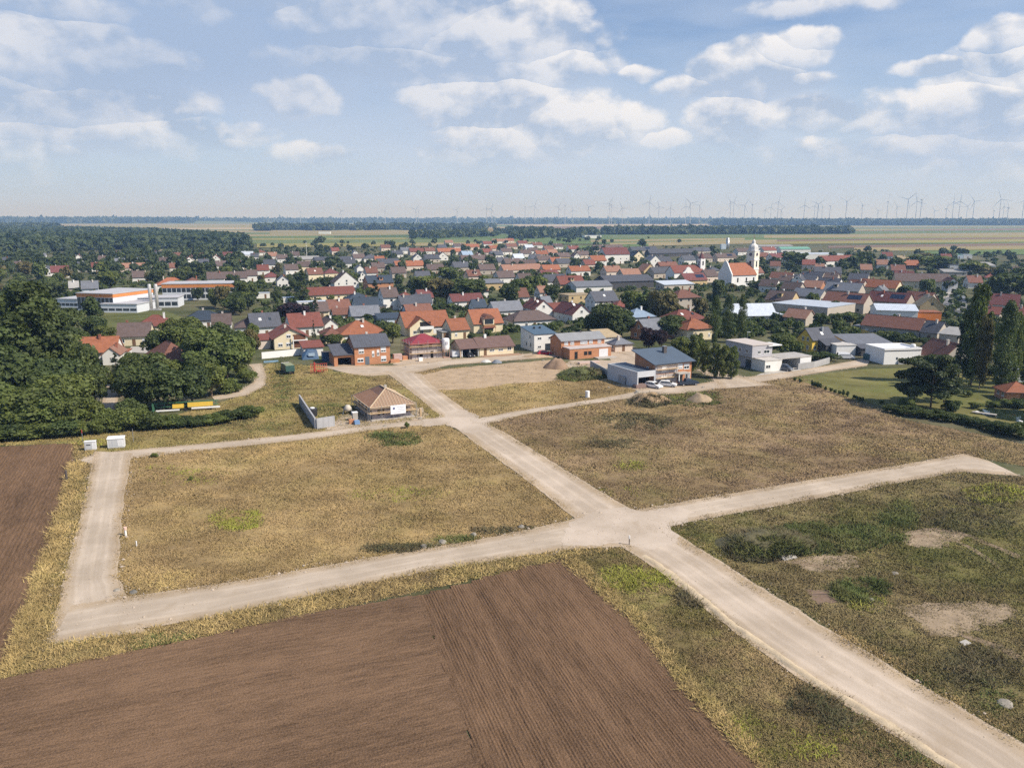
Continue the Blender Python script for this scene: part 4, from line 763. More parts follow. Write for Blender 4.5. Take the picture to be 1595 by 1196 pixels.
for row in V_A.replace('|', '\n').split('\n'):
    t = row.split()
    if not t: continue
    x, y, L_, ty, rc, wc, h_, D_, ro_, sk = t
    ro_ = GRID if ro_ == '.' else float(ro_)
    if float(y) > 432 and ro_ in (-22, -20, -18, -15): ro_ = {-22: -50, -20: -48, -18: -46, -15: -38}[ro_]
    hk = random.Random(int(float(x)) * 3 + 1).random()
    if float(y) < 455 and rc == 'R': rc = 'R' if hk < .5 else 'B' if hk < .75 else 'N'
    house(float(x), float(y), float(L_), ty, rc, wc, float(h_), float(D_), ro_ + random.Random(int(float(x))).uniform(-4, 4), sky=int(sk), ov=.5 if float(y) > 440 else .4)
# ================================================================== SPECIAL BUILDINGS
def dirs(rot): a = math.radians(rot); return Vector((math.cos(a), math.sin(a), 0)), Vector((-math.sin(a), math.cos(a), 0))
def reach(P, d, x, lo=.5, hi=90):       # metres along d until the point is seen in column x
    s = 1 if proj(P + d * hi)[0] > proj(P)[0] else -1
    for _ in range(50):
        m_ = (lo + hi) / 2
        if s * (proj(P + d * m_)[0] - x) > 0: hi = m_
        else: lo = m_
    return lo
def base(xL, yL, xR, rot, xB=None):
    P = at(xL, yL); d, e = dirs(rot); return P, reach(P, d, xR), (reach(P, e, xB) if xB is not None else None)
def bld(name, label, cat, P, rot): return thing(name, label, cat, P, math.radians(rot))
def reg(r, P, L, D, h, top, rot, desc): HOUSES.append((r, P + dirs(rot)[0] * L / 2, L, D, h, top, rot, 'g', '', '', desc))
def W_(root, x0, x1, y0, y1, h, typ, wc, rc, pitch=0, ov=.4, z0=-.1, t=.18, wname='wall', rname='roof'):
    w = MB(); wall_mesh(w, x0, x1, y0, y1, h, typ, pitch, z0); a = w.obj(wname, wc if not isinstance(wc, str) else wallm(wc), root)
    b = MB(); top = roof_mesh(b, x0, x1, y0, y1, h, typ, pitch, ov, t); o = b.obj(rname, rc if not isinstance(rc, str) else roofm(rc), root)
    return a, o, top
DARKIN = mat('dark_interior', (.02, .02, .022), .2, 1, .95); STEEL = mat('galvanised_steel', (.45, .46, .47), .15, 3, .45, .7); TIMB = mat('raw_timber', (.56, .40, .23), .2, 2, .85); CONC = mat('concrete_grey', (.36, .36, .36), .15, .6, .95, bump=.2)  # dark_interior: near-black colour standing in for the shade inside openings
BRK = mat('hollow_brick', (.53, .25, .13), .14, .4, .92, kind='brick', bump=.15); BLOCK = mat('grey_blockwork', (.43, .40, .40), .12, .5, .95, kind='brick'); WHITE = mat('white_render', (.80, .79, .77), .05, .4, .9)
# --- brick house with garage
P, L, D = base(553, 569.5, 608, GRID, 541); h = zat(553, 569.5, 541)
r = bld('brick_house', 'unplastered orange brick house with dark gabled roof and attached open garage', 'house', P, GRID); reg(r, P, L, D, h, h + 3, GRID, 'the brick house with open garage')
_, ro, top = W_(r, 0, L, 0, D, h, 'g', BRK, 'G', 27, .45)
MB().box(L * .45, L * .45 + .6, D / 2 + .3, D / 2 + .9, top - .8, top + .8).obj('chimney', CHIM, ro)
for x, z, w, hh, sh in ((1.9, 3.3, 1.5, 1.4, .6), (L - 1.9, 3.3, 1.5, 1.6, .7), (L - 1.9, .7, 1.5, 1.5, .6), (L * .52, 2.2, .7, 1.6, .5), (L * .66, 2.4, .7, 1.6, .5), (1.6, .9, 1.7, 1.1, .35)): window(r, x, 0, z, w, hh, 0, True, sh)
MB().box(2.9, 4.1, -.05, .012, .1, 2.3).obj('door', mat('door_grey', (.12, .15, .18), .1, 2, .5), r); window(r, 0, D * .3, 3.2, 1.1, 1.3, -math.pi / 2); window(r, 0, D * .65, 3.2, 1.1, 1.3, -math.pi / 2)
g0 = -reach(P, -dirs(GRID)[0], 523); gx = g0 - .2
b = MB(); b.box(gx, gx + .3, .8, 8, -.1, 2.95); b.box(gx + .3, 0, 7.7, 8, -.1, 2.95); b.box(gx + .3, gx + 1.0, .8, 1.1, -.1, 2.95); b.box(-.75, -.02, .8, 1.1, -.1, 2.95); b.box(gx + 1.0, -.75, .8, 1.1, 2.35, 2.95); b.obj('garage_wall', BRK, r)
MB().slab([(gx - .3, .4, 2.95), (-.02, .4, 2.95), (-.02, 8.2, 5.0), (gx - .3, 8.2, 5.0)], .2).obj('garage_roof', roofm('G'), r)
MB().box(gx + .35, -.05, 7.4, 7.65, 0, 2.9).obj('garage_shade_panel', DARKIN, r)  # panel ahead of the brick back wall, garage shade put into its colour
def scaffold(label, P, rot, L, D, h, levels, sides=('f',), off=.9, group=None):
    t = thing('scaffold', label, 'scaffold', P, math.radians(rot), group)
    po, pl, ra = MB(), MB(), MB()
    def run(a, b, out):
        a, b, out = Vector(a), Vector(b), Vector(out); n = max(2, int((b - a).length / 2.4) + 1)
        for i in range(n):
            p = a.lerp(b, i / (n - 1))
            for o in (.12, off): po.tube(p + out * o, p + out * o + Vector((0, 0, h)), .045, 5)
        for z in levels:
            q = [a + out * .15, b + out * .15, b + out * off, a + out * off]; pl.prism([v + Vector((0, 0, z)) for v in q], (0, 0, .06))
            for dz in (.5, 1.0): ra.tube(a + out * off + Vector((0, 0, z + dz)), b + out * off + Vector((0, 0, z + dz)), .035, 4)
            ra.prism([a + out * off + Vector((0, 0, z + .06)), b + out * off + Vector((0, 0, z + .06)), b + out * (off + .04) + Vector((0, 0, z + .06)), a + out * (off + .04) + Vector((0, 0, z + .06))], (0, 0, .16))
    if 'f' in sides: run((-.9, 0, 0), (L + .9, 0, 0), (0, -1, 0))
    if 'l' in sides: run((0, -.2, 0), (0, D + .5, 0), (-1, 0, 0))
    if 'r' in sides: run((L, -.2, 0), (L, D + .5, 0), (1, 0, 0))
    po.obj('pole', STEEL, t); pl.obj('plank', TIMB, t); ra.obj('rail', TIMB, t); return t
# --- maroon hipped shell behind scaffolding
P, L, D = base(642, 560, 689, GRID, 630); h = zat(642, 560, 534.5)
r = bld('scaffolded_house', 'grey unplastered house under a maroon pyramid roof wrapped in scaffolding', 'house', P, GRID); reg(r, P, L, D, h, h + 3, GRID, 'the maroon roofed house in scaffolding')
W_(r, 0, L, 0, D, h, 'h', mat('patchy_render', (.52, .47, .46), .28, .5, .95, kind='brick'), mat('roof_maroon_metal', (.26, .045, .06), .15, .8, .6, bands=('X', .8, .3)), 26, .7)
for x, z, w, hh in ((1.6, .6, 1.6, .9), (5.6, 0.05, .8, 2.1), (5.2, 3.2, .8, 1.2), (7.6, 3.3, 1.6, .9), (2, 3.3, 1.3, .9)):
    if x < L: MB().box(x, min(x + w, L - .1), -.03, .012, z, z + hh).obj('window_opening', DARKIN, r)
scaffold('wooden scaffolding with rails round the maroon roofed shell', P, GRID, L, D, h + .6, (1.6, 3.6), ('f', 'l', 'r'))
P2 = at(694.5, 557); t = thing('mortar_silo', 'tall white mortar silo standing on legs beside the scaffolded house', 'silo', P2, math.radians(GRID))
b = MB().lathe([(.25, 1.6), (1.05, 2.6), (1.1, 2.8), (1.1, 5.4), (.95, 5.7), (.3, 5.8)], 14); b.obj('tank', mat('silo_white', (.82, .80, .79), .1, .8, .5), t, True)
for sx in (-1, 1):
    for sy in (-1, 1): MB().tube((sx * .85, sy * .85, 0), (sx * .85, sy * .85, 3.0), .09, 5).obj('leg', mat('leg_rust', (.45, .28, .22), .2, 3, .8), t)
MB().box(-.9, .9, -.9, .9, .1, .2).obj('foot_frame', mat('leg_rust', (.45, .28, .22)), t); MB().box(-.35, .35, -1.14, -1.10, 4.0, 4.9).obj('logo_plate', mat('grey_mark', (.45, .43, .47), .1, 2, .6), t)
# --- long brown bungalow
P, L, D = base(747, 555, 800, GRID); h = zat(747, 555, 541); D = 8.5
r = bld('bungalow', 'long low cream bungalow with brown roofs and carport on the dirt road', 'house', P, GRID); reg(r, P, L, D, h, h + 2.4, GRID, 'the long brown roofed bungalow')
BR = mat('roof_bungalow', (.165, .105, .092), .15, .8, .75, kind='tile')
_, ro, top = W_(r, 0, L, 0, D, h, 'g', 'c', BR, 27, .6); MB().box(L * .27, L * .27 + .7, D / 2 - .6, D / 2 + .1, top - .8, top + 1.0).obj('chimney', FRAME, ro)
wx = -reach(P, -dirs(GRID)[0], 717); b = MB()
b.box(wx, wx + .3, 0, 8.2, -.1, h); b.box(wx + .3, -.02, 5, 8.2, -.1, h); b.prism([(wx, 0, h), (wx, 4.1, h + 2.0), (wx, 8.2, h)], (.3, 0, 0)); b.obj('carport_wall', mat('wall_tan_render', (.56, .43, .31), .08, .4, .9), r)
b = MB(); roof_mesh(b, wx, -.03, 0, 8.2, h - .02, 'g', 25, .5); b.obj('carport_roof', BR, r)
for x in (wx + .6, wx * .5, -.4): MB().tube((x, .1, 0), (x, .1, h - .1), .12, 6).obj('post', FRAME, r)
MB().box(wx + .4, -.1, 4.7, 4.98, .05, h - .2).obj('carport_back', DARKIN, r); MB().box(1.4, 2.3, -.05, .012, .05, 2.2).obj('door', DOORM, r)  # carport back panel: shade under the roof painted as near-black
for x, w, hh in ((4.0, 1.6, .6), (L * .62, 1.6, .6), (L - 1.4, 1.3, 1.1)): window(r, x, 0, 1.2, w, hh)
MB().box(.3, L + 1.5, -2.6, -.2, -.05, .18).obj('terrace', mat('terrace_brown', (.34, .22, .15), .15, .8, .9), r)
# --- white house with single slope
P, L, D = base(832, 548, 866, GRID, 811); h = zat(832, 548, 521.5)
r = bld('white_house', 'two storey white house with single sloping slate blue roof', 'house', P, GRID); reg(r, P, L, D, h, h + 2, GRID, 'the white house with slate blue roof')
_, ro, _ = W_(r, 0, L, 0, D, h, 's', 'w', mat('roof_slate_blue', (.085, .135, .19), .15, .6, .6, bands=('X', .5, .4)), 7, .25)
for x in (L * .35, L * .62): MB().box(x, x + .5, D * .6, D * .6 + .5, h + .8, h + 1.5).obj('vent', DARKIN, ro)
for x, z, w in ((1.8, 3.6, 1.4), (L - 2, 3.6, 1.4), (1.8, 1.0, 1.2)): window(r, x, 0, z, w, .8)
MB().box(L * .5, L * .5 + 2.2, -.05, .012, .1, 2.3).obj('terrace_door', GLASS, r)
for y in (D * .25, D * .55): window(r, 0, y, 1.0, 1.0, 1.5, -math.pi / 2)
window(r, 0, D * .3, 3.7, 1.0, 1.0, -math.pi / 2)
# --- long orange brick house with lower front
P, L, D = base(874, 557, 941, GRID, 857); h = zat(874, 557, 531)
r = bld('long_brick_house', 'long orange brick house with grey roof, lower flat front and white garage door', 'house', P, GRID); reg(r, P, L, D, h, h + 2.5, GRID, 'the long brick house with grey roof')
_, ro, top = W_(r, 0, L, 0, D, h, 'g', BRK, mat('roof_light_grey', (.27, .275, .285), .15, .6, .75, bands=('X', .45, .3)), 22, .5); MB().box(L * .55, L * .55 + .5, D / 2 - .2, D / 2 + .3, top - .5, top + .6).obj('chimney', FASC, ro)
_, _, _ = W_(r, .6, L - .1, -4.2, -.02, 3.0, 'f', BRK, mat('flat_roof_pale', (.50, .44, .42), .12, .5, .9), 0, .15, wname='front_wall', rname='front_roof')
for x in (1.6, 3.6, 6.9, 8.1, L * .68, L * .88):
    if x < L - .6: window(r, x, 0, 3.6, 1.2, 1.5, 0, True, .8)
for x, w, z, hh in ((2.2, 1.0, .1, 2.1), (5.3, 1.1, 1.0, 1.1), (6.7, 1.1, 1.0, 1.1)): MB().box(x, x + w, -4.24, -4.19, z, z + hh).obj('window_opening', DARKIN, r)
MB().box(L - 4.2, L - 1.2, -4.25, -4.19, .1, 2.5).obj('garage_door', mat('garage_white', (.72, .72, .74), .05, 1, .5, bands=('Z', 3.5, .3)), r)
MB().box(L - 6, L + .4, -7, -4.3, -.1, .25).obj('terrace', PALE, r)
house(953, 525, 25, 's', 'T', 'w', 3.2, 8, GRID, desc='the white annex with tan roof'); house(972, 535, 27, 'h', 'g', 'p', 2.5, 5, GRID)
# --- dark roofed house with grey extension and cars
R6 = 27.0; P, L, D = base(1019, 601, 1076, R6, 988); h = zat(1019, 601, 567)
r = bld('dark_roofed_house', 'brick house with broad dark single sloping roof and long grey extension', 'house', P, R6); reg(r, P, L, D, h, h + 3, R6, 'the house with broad dark roof')
SL = mat('roof_slate_grey', (.095, .125, .165), .12, .6, .55, bands=('X', .45, .45))
_, ro, top = W_(r, 0, L, 0, D, h, 's', BRK, SL, 13, .75); b = MB(); b.box(L * .58, L * .58 + .9, D * .62, D * .62 + .8, h + D * .14, h + D * .14 + 1.9); b.obj('chimney', FASC, ro); MB().box(L * .58 - .05, L * .58 + .95, D * .62 - .05, D * .62 + .85, h + D * .14 + 1.9, h + D * .14 + 2.0).obj('chimney_cap', STEEL, ro)
MB().box(.02, L * .62, -.06, -.001, 2.9, h - .1).obj('grey_cladding', BLOCK, r); MB().box(.02, L * .6, -.07, -.001, .0, 2.7).obj('plinth_wall', BLOCK, r)
MB().box(L * .52, L * .82, -2.0, -.02, 2.6, 2.85).obj('porch_roof', PALE, r); MB().box(L * .53, L * .55, -1.9, -1.7, 0, 2.6).obj('post', FRAME, r); MB().box(L * .79, L * .81, -1.9, -1.7, 0, 2.6).obj('post', FRAME, r)
for x, z, w, hh, sh in ((L * .25, 3.2, 1.5, 1.7, .9), (L * .68, 3.6, 1.6, 1.3, .8), (L * .86, 3.4, 1.7, 1.4, .5), (L * .25, .6, 1.8, 1.6, .4), (L * .9, .5, 1.6, 2.0, None)): window(r, x, -.07 if x < L * .6 else 0, z, w, hh, 0, True, sh)
MB().box(L * .62, L * .76, -.06, .012, .05, 2.3).obj('terrace_door', GLASS, r); MB().box(L * .83, L, -.3, -.08, -.05, .5).obj('white_plinth', WHITE, r)
window(r, 0, D * .35, 3.0, .9, 1.3, -math.pi / 2)
ex = -reach(P, -dirs(R6)[0], 990); De = reach(P + dirs(R6)[0] * ex, dirs(R6)[1], 946)
b = MB(); b.box(ex, ex + .3, -.6, De, -.1, 4.0); b.box(ex + .3, -.02, De - .3, De, -.1, 4.0); b.box(ex + .3, -.02, -.6, -.3, 2.6, 4.0); b.box(-.5, -.02, -.6, -.3, -.1, 2.6); b.obj('extension_wall', mat('wall_pale_grey', (.52, .53, .55), .06, .4, .9), r)
MB().box(ex + .12, -.03, -.5, De - .1, 3.75, 3.9).obj('extension_roof', SL, r); MB().box(ex + .35, -.1, 2.2, 2.4, 0, 3.7).obj('garage_shade_panel', DARKIN, r)  # panel across the garage, its near-black colour stands for the inner shade
scaffold('short timber scaffolding on the front of the broad dark roofed house', P + dirs(R6)[0] * 1.0, R6, L * .42, 3, 4.6, (1.8, 3.9), ('f',))
def wallthing(label, pts, hgt, m, thick=.25, name='garden_wall', cat='wall'):
    o = MB(); q = [at(*p) for p in pts]; c = q[0].copy()
    for a, b in zip(q, q[1:]):
        d = (b - a).normalized(); n = Vector((-d.y, d.x, 0)) * thick; o.prism([a - c + Vector((0, 0, -.1)), b - c + Vector((0, 0, -.1)), b - c + n + Vector((0, 0, -.1)), a - c + n + Vector((0, 0, -.1))], (0, 0, hgt + .1))
    w = o.obj(name, m); w.location = c; tag(w, label, cat); return w
wallthing('low grey concrete wall beside the grey extension', [(919, 573), (946, 588), (972, 600)], 2.0, CONC); wallthing('grey concrete garden wall curving along the road by the carport', [(1243, 576), (1268, 573), (1292, 566)], 1.7, CONC)
wallthing('long white garden wall in front of the cream gable house', [(408, 559), (440, 556), (469, 553)], 1.9, WHITE); wallthing('brown stone wall around the walled house yard', [(178, 533), (215, 534), (232, 531)], 1.4, mat('wall_sandstone', (.42, .32, .2), .2, .8, .95))
wallthing('L shaped grey concrete retaining wall beside the unfinished house', [(468, 629), (493, 668), (521, 663.5)], 2.1, mat('concrete_light', (.38, .38, .39), .10, .5, .9, bands=('X', .35, .25)), -.3)
# --- cream gable house with red roof and timber loggia
P, L, _ = base(428, 545, 480, GRID); h = zat(428, 545, 527); D = 13
r = bld('gable_house', 'cream house with broad front gable, red roof and timber loggia', 'house', P, GRID); reg(r, P, L, D, h, h + 4, GRID, 'the cream gable house with timber loggia')
pt = math.degrees(math.atan((zat(454, 541, 510) - h) / (L / 2)))
_, ro, top = W_(r, 0, L, 0, D, h, 'y', 'c', roofm('R'), pt, .8); MB().box(L * .38, L * .38 + .7, 5, 5.7, top - 2, top + .7).obj('chimney', CHIM, ro)
MB().box(L * .56, L - .7, -.06, .012, .3, h + .8).obj('loggia', mat('loggia_timber', (.15, .065, .035), .25, 1.5, .8, bands=('X', 1.2, .4)), r); MB().box(L * .56, L - .4, -.9, -.07, 2.55, 2.75).obj('balcony', FRAME, r)
for x in (L * .54, L - .5): MB().box(x, x + .25, -.9, -.65, 0, 4.0 if x < L * .6 else 3.2).obj('column', FRAME, r)
for x, z in ((1.8, .9), (4.2, .9), (4.4, 3.5)): window(r, x, 0, z, 1.4, 1.2, 0, True, .4)
W_(r, -4.5, -.9, 3, 9, 2.8, 's', 'p', roofm('R'), 10, .3, wname='annex_wall', rname='annex_roof')
house(488, 541, 30, 's', 'R', 'w', 2.7, 6, GRID, name='carport', desc='the white carport with red roof'); 
# --- orange roofed house with balcony gable
P, L, _ = base(632, 524, 701, GRID); h = zat(632, 524, 509); D = 11
r = bld('balcony_house', 'cream house with large orange roof and balcony in its front gable', 'house', P, GRID); reg(r, P, L, D, h, h + 4, GRID, 'the orange roofed house with balcony gable')
_, ro, top = W_(r, 0, L, 0, D, h, 'g', 'c', roofm('O'), 38, .6)
gx0, gx1 = L * .06, L * .56; b = MB(); b.prism([(gx0, -2, -.1), (gx0, -2, h - .1), ((gx0 + gx1) / 2, -2, h + (gx1 - gx0) / 2 * math.tan(math.radians(36)) - .1), (gx1, -2, h - .1), (gx1, -2, -.1)], (0, 2 + D * .45, 0)); b.obj('gable_wall', wallm('c'), r)
b = MB(); roof_mesh(b, gx0, gx1, -2, D * .45, h, 'y', 36, .7); b.obj('gable_roof', roofm('O'), r); MB().box(gx0 + (gx1 - gx0) * .45, gx1 - .6, -2.06, -1.99, 2.8, h + 1.6).obj('balcony_recess', DARKIN, r); MB().box(gx0 + (gx1 - gx0) * .42, gx1 + .2, -3.0, -2.07, 2.4, 3.4).obj('balcony', FRAME, r)  # balcony recess is a flat panel with its shade in the colour
window(r, gx0 + 1.8, -2, .9, 1.3, 1.2); window(r, gx0 + 4.2, -2, .9, 1.3, 1.2); MB().box(L * .62, L * .94, -.05, .012, .4, 2.6).obj('garage_door', SHUT, r); MB().box(gx0 + .8, gx0 + 1.4, D * .5, D * .5 + .6, top - .6, top + .8).obj('chimney', CHIMB, ro)
# --- orange house with round dormer
P, L, _ = base(738, 519, 783, GRID); h = zat(738, 519, 504); D = 10
r = bld('dormer_house', 'orange roofed house with tall half timbered bay under a rounded dormer roof', 'house', P, GRID); reg(r, P, L, D, h, h + 4, GRID, 'the orange roofed house with rounded dormer')
_, ro, top = W_(r, 0, L, 0, D, h, 'g', 'c', roofm('O'), 40, .5)
c0, c1 = L * .30, L * .66; cm = (c0 + c1) / 2; ar = [(c1 + .3 - (c1 - c0 + .6) * i / 10, -1.5, h + 1.6 + 1.5 * math.sin(math.pi * i / 10)) for i in range(11)]
MB().box(c0, c1, -1.2, D * .3, -.1, h + 2.0).obj('bay_wall', wallm('c'), r); b = MB(); b.prism(ar, (0, 2 + D * .4, 0)); b.obj('dormer_roof', roofm('B'), r)
MB().box(c0 + .4, c1 - .4, -1.26, -1.19, h - .3, h + 1.4).obj('window', GLASS, r); MB().box(c0 - .2, c1 + .2, -2.0, -1.27, h - 1.5, h - .5).obj('balcony', mat('timber_brown', (.30, .16, .08), .2, 1.5, .8, bands=('X', 2, .5)), r); MB().box(c0 + .4, c1 - .4, -1.26, -1.19, .4, 1.9).obj('window', GLASS, r)
MB().box(c0 - 1, c1 - .2, -3.6, -1.4, 2.0, 2.2).obj('porch_roof', roofm('R'), r)
for x in (c0 - .9, c1 - .4): MB().tube((x, -3.4, 0), (x, -3.4, 2.0), .1, 5).obj('post', TIMB, r)
house(717, 513, 28, 'g', 'O', 'c', 3.2, 8, GRID + 4, desc='the orange wing with cream gable')
# --- yellow house
P, L, D = base(1264, 550, 1298, GRID, 1241); h = zat(1264, 550, 529)
r = bld('yellow_house', 'bright yellow gabled house with dark grey roof and skylight', 'house', P, GRID); reg(r, P, L, D, h, h + 4, GRID, 'the bright yellow house')
_, ro, top = W_(r, 0, L, 0, D, h, 'g', 'y', 'G', 43, .45); MB().box(L * .6, L * .6 + .6, D / 2 - 1.4, D / 2 - .8, top - 2, top + .4).obj('chimney', STEEL, ro)
b = MB(); tn = math.tan(math.radians(43)); b.slab([(L * .5, D * .15, h + D * .15 * tn + .2), (L * .5 + .9, D * .15, h + D * .15 * tn + .2), (L * .5 + .9, D * .28, h + D * .28 * tn + .2), (L * .5, D * .28, h + D * .28 * tn + .2)], .06); b.obj('skylight', FRAME, ro)
for y, z in ((D * .3, 3.4), (D * .62, 3.4), (D * .3, .9), (D * .65, .9)): window(r, 0, y, z, .9, 1.2, -math.pi / 2)
W_(r, L * .25, L + .3, -3.4, -.03, 2.6, 's', 'd', 'G', 24, .2, wname='porch_wall', rname='porch_roof'); window(r, 1.2, 0, .9, 1.0, 1.2)
# --- modern grey house with carport
P, L, D = base(1170, 576, 1201, GRID, 1129); h = zat(1170, 576, 539)
r = bld('modern_house', 'modern grey flat roofed house with white carport wing', 'house', P, GRID); reg(r, P, L, D, h, h + .3, GRID, 'the modern grey flat roofed house')
GR = mat('wall_modern_grey', (.44, .43, .45), .06, .4, .9)
MB().box(.8, L - .3, 1.2, D - .5, -.1, h * .5).obj('lower_wall', GR, r); MB().box(0, L, 0, D, h * .5 + .003, h).obj('upper_wall', GR, r)
MB().box(-.15, L + .15, -.15, D + .15, h + .003, h + .22).obj('roof', mat('gravel_roof', (.52, .46, .42), .12, .6, .95), r); MB().box(L * .75, L + 2.8, -.6, D * .4, h - .35, h - .12).obj('canopy', FRAME, r)
for x, w in ((L * .35, 1.0), (L * .72, 2.0)): window(r, x, 0, h * .5 + .9, w, 1.0)
for y in (D * .18, D * .45, D * .7): window(r, 0, y, h * .5 + 1, 1.1, 1.1, -math.pi / 2)
MB().box(.74, .78, D * .1, D * .3, .1, 2.4).obj('terrace_door', GLASS, r); W_(r, .9, L - .2, -4.2, 1.15, 2.9, 'f', 'w', 'S', 0, .1, wname='wing_wall', rname='wing_roof'); window(r, 2.0, -4.2, .9, 1.6, 1.0)
c1 = L + 7.2; MB().box(L - .15, c1 + 3.6, -3.6, 3.2, 2.95, 3.25).obj('carport_roof', roofm('S'), r); MB().box(L - .1, c1, 3.0, 3.3, 0, 2.94).obj('carport_back', mat('carport_blue', (.06, .075, .12), .1, 1, .7), r); MB().box(c1 - .4, c1 + 3.5, -3.5, 3.0, -.1, 2.94).obj('garage_wall', WHITE, r)
# --- white cube, low group and ivy house at the right
P, L, _ = base(1376, 568, 1433, 9, None); h = zat(1376, 568, 546)
r = bld('white_cube_house', 'plain white box shaped house with almost no windows beside the lawn', 'house', P, 9); reg(r, P, L, 9, h, h, 9, 'the white box house')
MB().box(0, L, 0, 9, -.1, h).obj('wall', WHITE, r); b = MB(); b.box(-.1, L + .1, -.1, .3, h + .003, h + .5); b.box(-.1, L + .1, 8.7, 9.1, h + .003, h + .5); b.box(-.1, .3, .3, 8.7, h + .003, h + .5); b.box(L - .3, L + .1, .3, 8.7, h + .003, h + .5); b.obj('parapet', WHITE, r)
MB().box(.3, L - .3, .3, 8.7, h + .003, h + .12).obj('roof', mat('roof_white_membrane', (.66, .68, .72), .06, .5, .8), r); MB().lathe([(.0, .13), (.7, .13), (.7, 1.1), (.55, 1.3)], 14, (L - 1.4, 1.8, h)).obj('roof_vent', FRAME, r, True); MB().box(L * .33, L * .33 + .5, -.05, .012, 1.3, 2.0).obj('window', GLASS, r); MB().box(L * .38, L + .8, -.4, -.02, -.1, 1.2).obj('plinth', CONC, r); MB().box(-.02, L * .98, -.06, -.001, h - .3, h - .12).obj('trim', FASC, r)
P, L, D = base(1328, 552, 1392, 6, 1312); h = zat(1328, 552, 538)
r = bld('low_house', 'low pale house with broad blue grey roof and dark porch', 'house', P, 6); reg(r, P, L, 12, h, h + 1.4, 6, 'the low pale house with blue grey roof')
W_(r, 0, L, 0, 12, h, 's', 'p', roofm('g'), 7, .4); W_(r, -6, -.02, -1.5, 7, 2.9, 'f', WHITE, 'S', 0, .15, wname='wing_wall', rname='wing_roof'); W_(r, .6, 5.2, -3.6, -.02, 2.3, 's', 'd', 'G', 10, .3, wname='porch_wall', rname='porch_roof'); window(r, L * .7, 0, .8, 1.4, 1.2)
house(1491, 558, 44, 'y', 'B', 's', 2.6, 11, 8, 42, desc='the small house with ivy gable', win=0)
house(1592, 610, 46, 'h', 'O', 'b', 2.4, 6, -8, desc='the red roofed garden hut', chim=0); house(1600, 577, 46, 'f', 'W', 'u', 3.0, 4, -5, desc='the pale blue shed')
# --- yards at the left
house(150, 548, 62, 'g', 'O', 'w', 3.0, 9, 14, desc='the red tiled house among the trees'); house(172, 552, 26, 'y', 'P', 'w', 3.0, 9, 14); house(207, 523, 52, 'g', 'N', 'c', 3.2, 9, 14, desc='the cream walled house with grey brown roof'); house(240, 507, 58, 'h', 'R', 'c', 3.6, 10, 16, 32, desc='the red hip roofed cream house')
house(316, 498, 62, 'h', 'K', 'w', 3.2, 10, 16, desc='the blue black hip roofed house'); house(386, 509, 40, 'h', 'N', 'w', 3.4, 10, 18); house(279, 563, 64, 'h', 'B', 'w', 2.6, 15, 40, 40, desc='the old house with brown pyramid roof', chim=0); house(345, 505, 30, 'g', 'N', 'w', 3.2, 8, 18)
# --- school with orange bands
ORB = mat('orange_band', (.60, .235, .075), .06, .5, .6); SW = mat('school_white', (.60, .63, .67), .06, .4, .85)
def hall(name, label, x1, y1, x2, rot, D, ytop, band, desc, bays, rows_=1, D2=None, bandh=1.5):
    P, L, _ = base(x1, y1, x2, rot); h = zat(x1, y1, ytop); r = bld(name, label, 'school', P, rot); reg(r, P, L, D, h, h, rot, desc)
    MB().box(0, L, 0, D, -.1, h - .01).obj('wall', SW, r); MB().box(-.3, L + .3, -.3, D + .3, h, h + .35).obj('roof', mat('hall_roof', (.44, .44, .46), .1, .3, .8), r)
    if band: MB().box(-.12, L + .12, -.12, D + .12, h - bandh, h - .02).obj('band', ORB, r)
    for k in range(rows_):
        for i in range(bays):
            x = L * (i + .08) / bays; w = L / bays * .84; z0 = .9 + k * (h - bandh) / rows_; z1 = (k + 1) * (h - bandh) / rows_ - .25
            if z1 > z0 + .5: MB().box(x, x + w, -.06, .01, z0, z1).obj('window', GLASS, r)
    return r, L, h
hall('school_hall', 'white school hall with orange band under its flat roof, nearer one', 122, 484, 178, -14, 26, 457, True, 'the nearer orange banded school hall', 9)
hall('school_block', 'two storey white school block with orange band and rows of windows, farther one', 254, 468, 372, 8, 16, 443, True, 'the farther orange banded school block', 16, 2, bandh=1.8)
r, L, h = hall('school_annex', 'low white school annex beside twin steel chimneys', 158, 487, 214, -4, 16, 474, False, 'the low white school annex', 5); r2, _, _ = hall('school_link', 'white flat roofed link building between the two school halls', 214, 480, 278, 10, 12, 465, False, 'the white school link', 6)
hall('school_wing', 'long pale school wing left of the orange banded hall', 90, 479, 122, -10, 18, 466, False, 'the pale school wing', 5)
P = at(240, 483); t = thing('twin_chimney', 'pair of tall steel chimneys standing in front of the school', 'chimney', P); H = zat(240, 483, 444)
for k in (-1.2, 1.6): MB().lathe([(.75, 0), (.75, H), (.6, H + .4), (.55, H + .4)], 12, (k, 0, 0)).obj('flue', mat('flue_steel', (.58, .56, .54), .15, .8, .45, .3), t, True)
MB().box(-2.4, 2.9, -1.2, 1.2, -.1, .5).obj('plinth', CONC, t); MB().box(-1.2, 1.6, -.1, .1, H * .6, H * .6 + .2).obj('brace', STEEL, t)
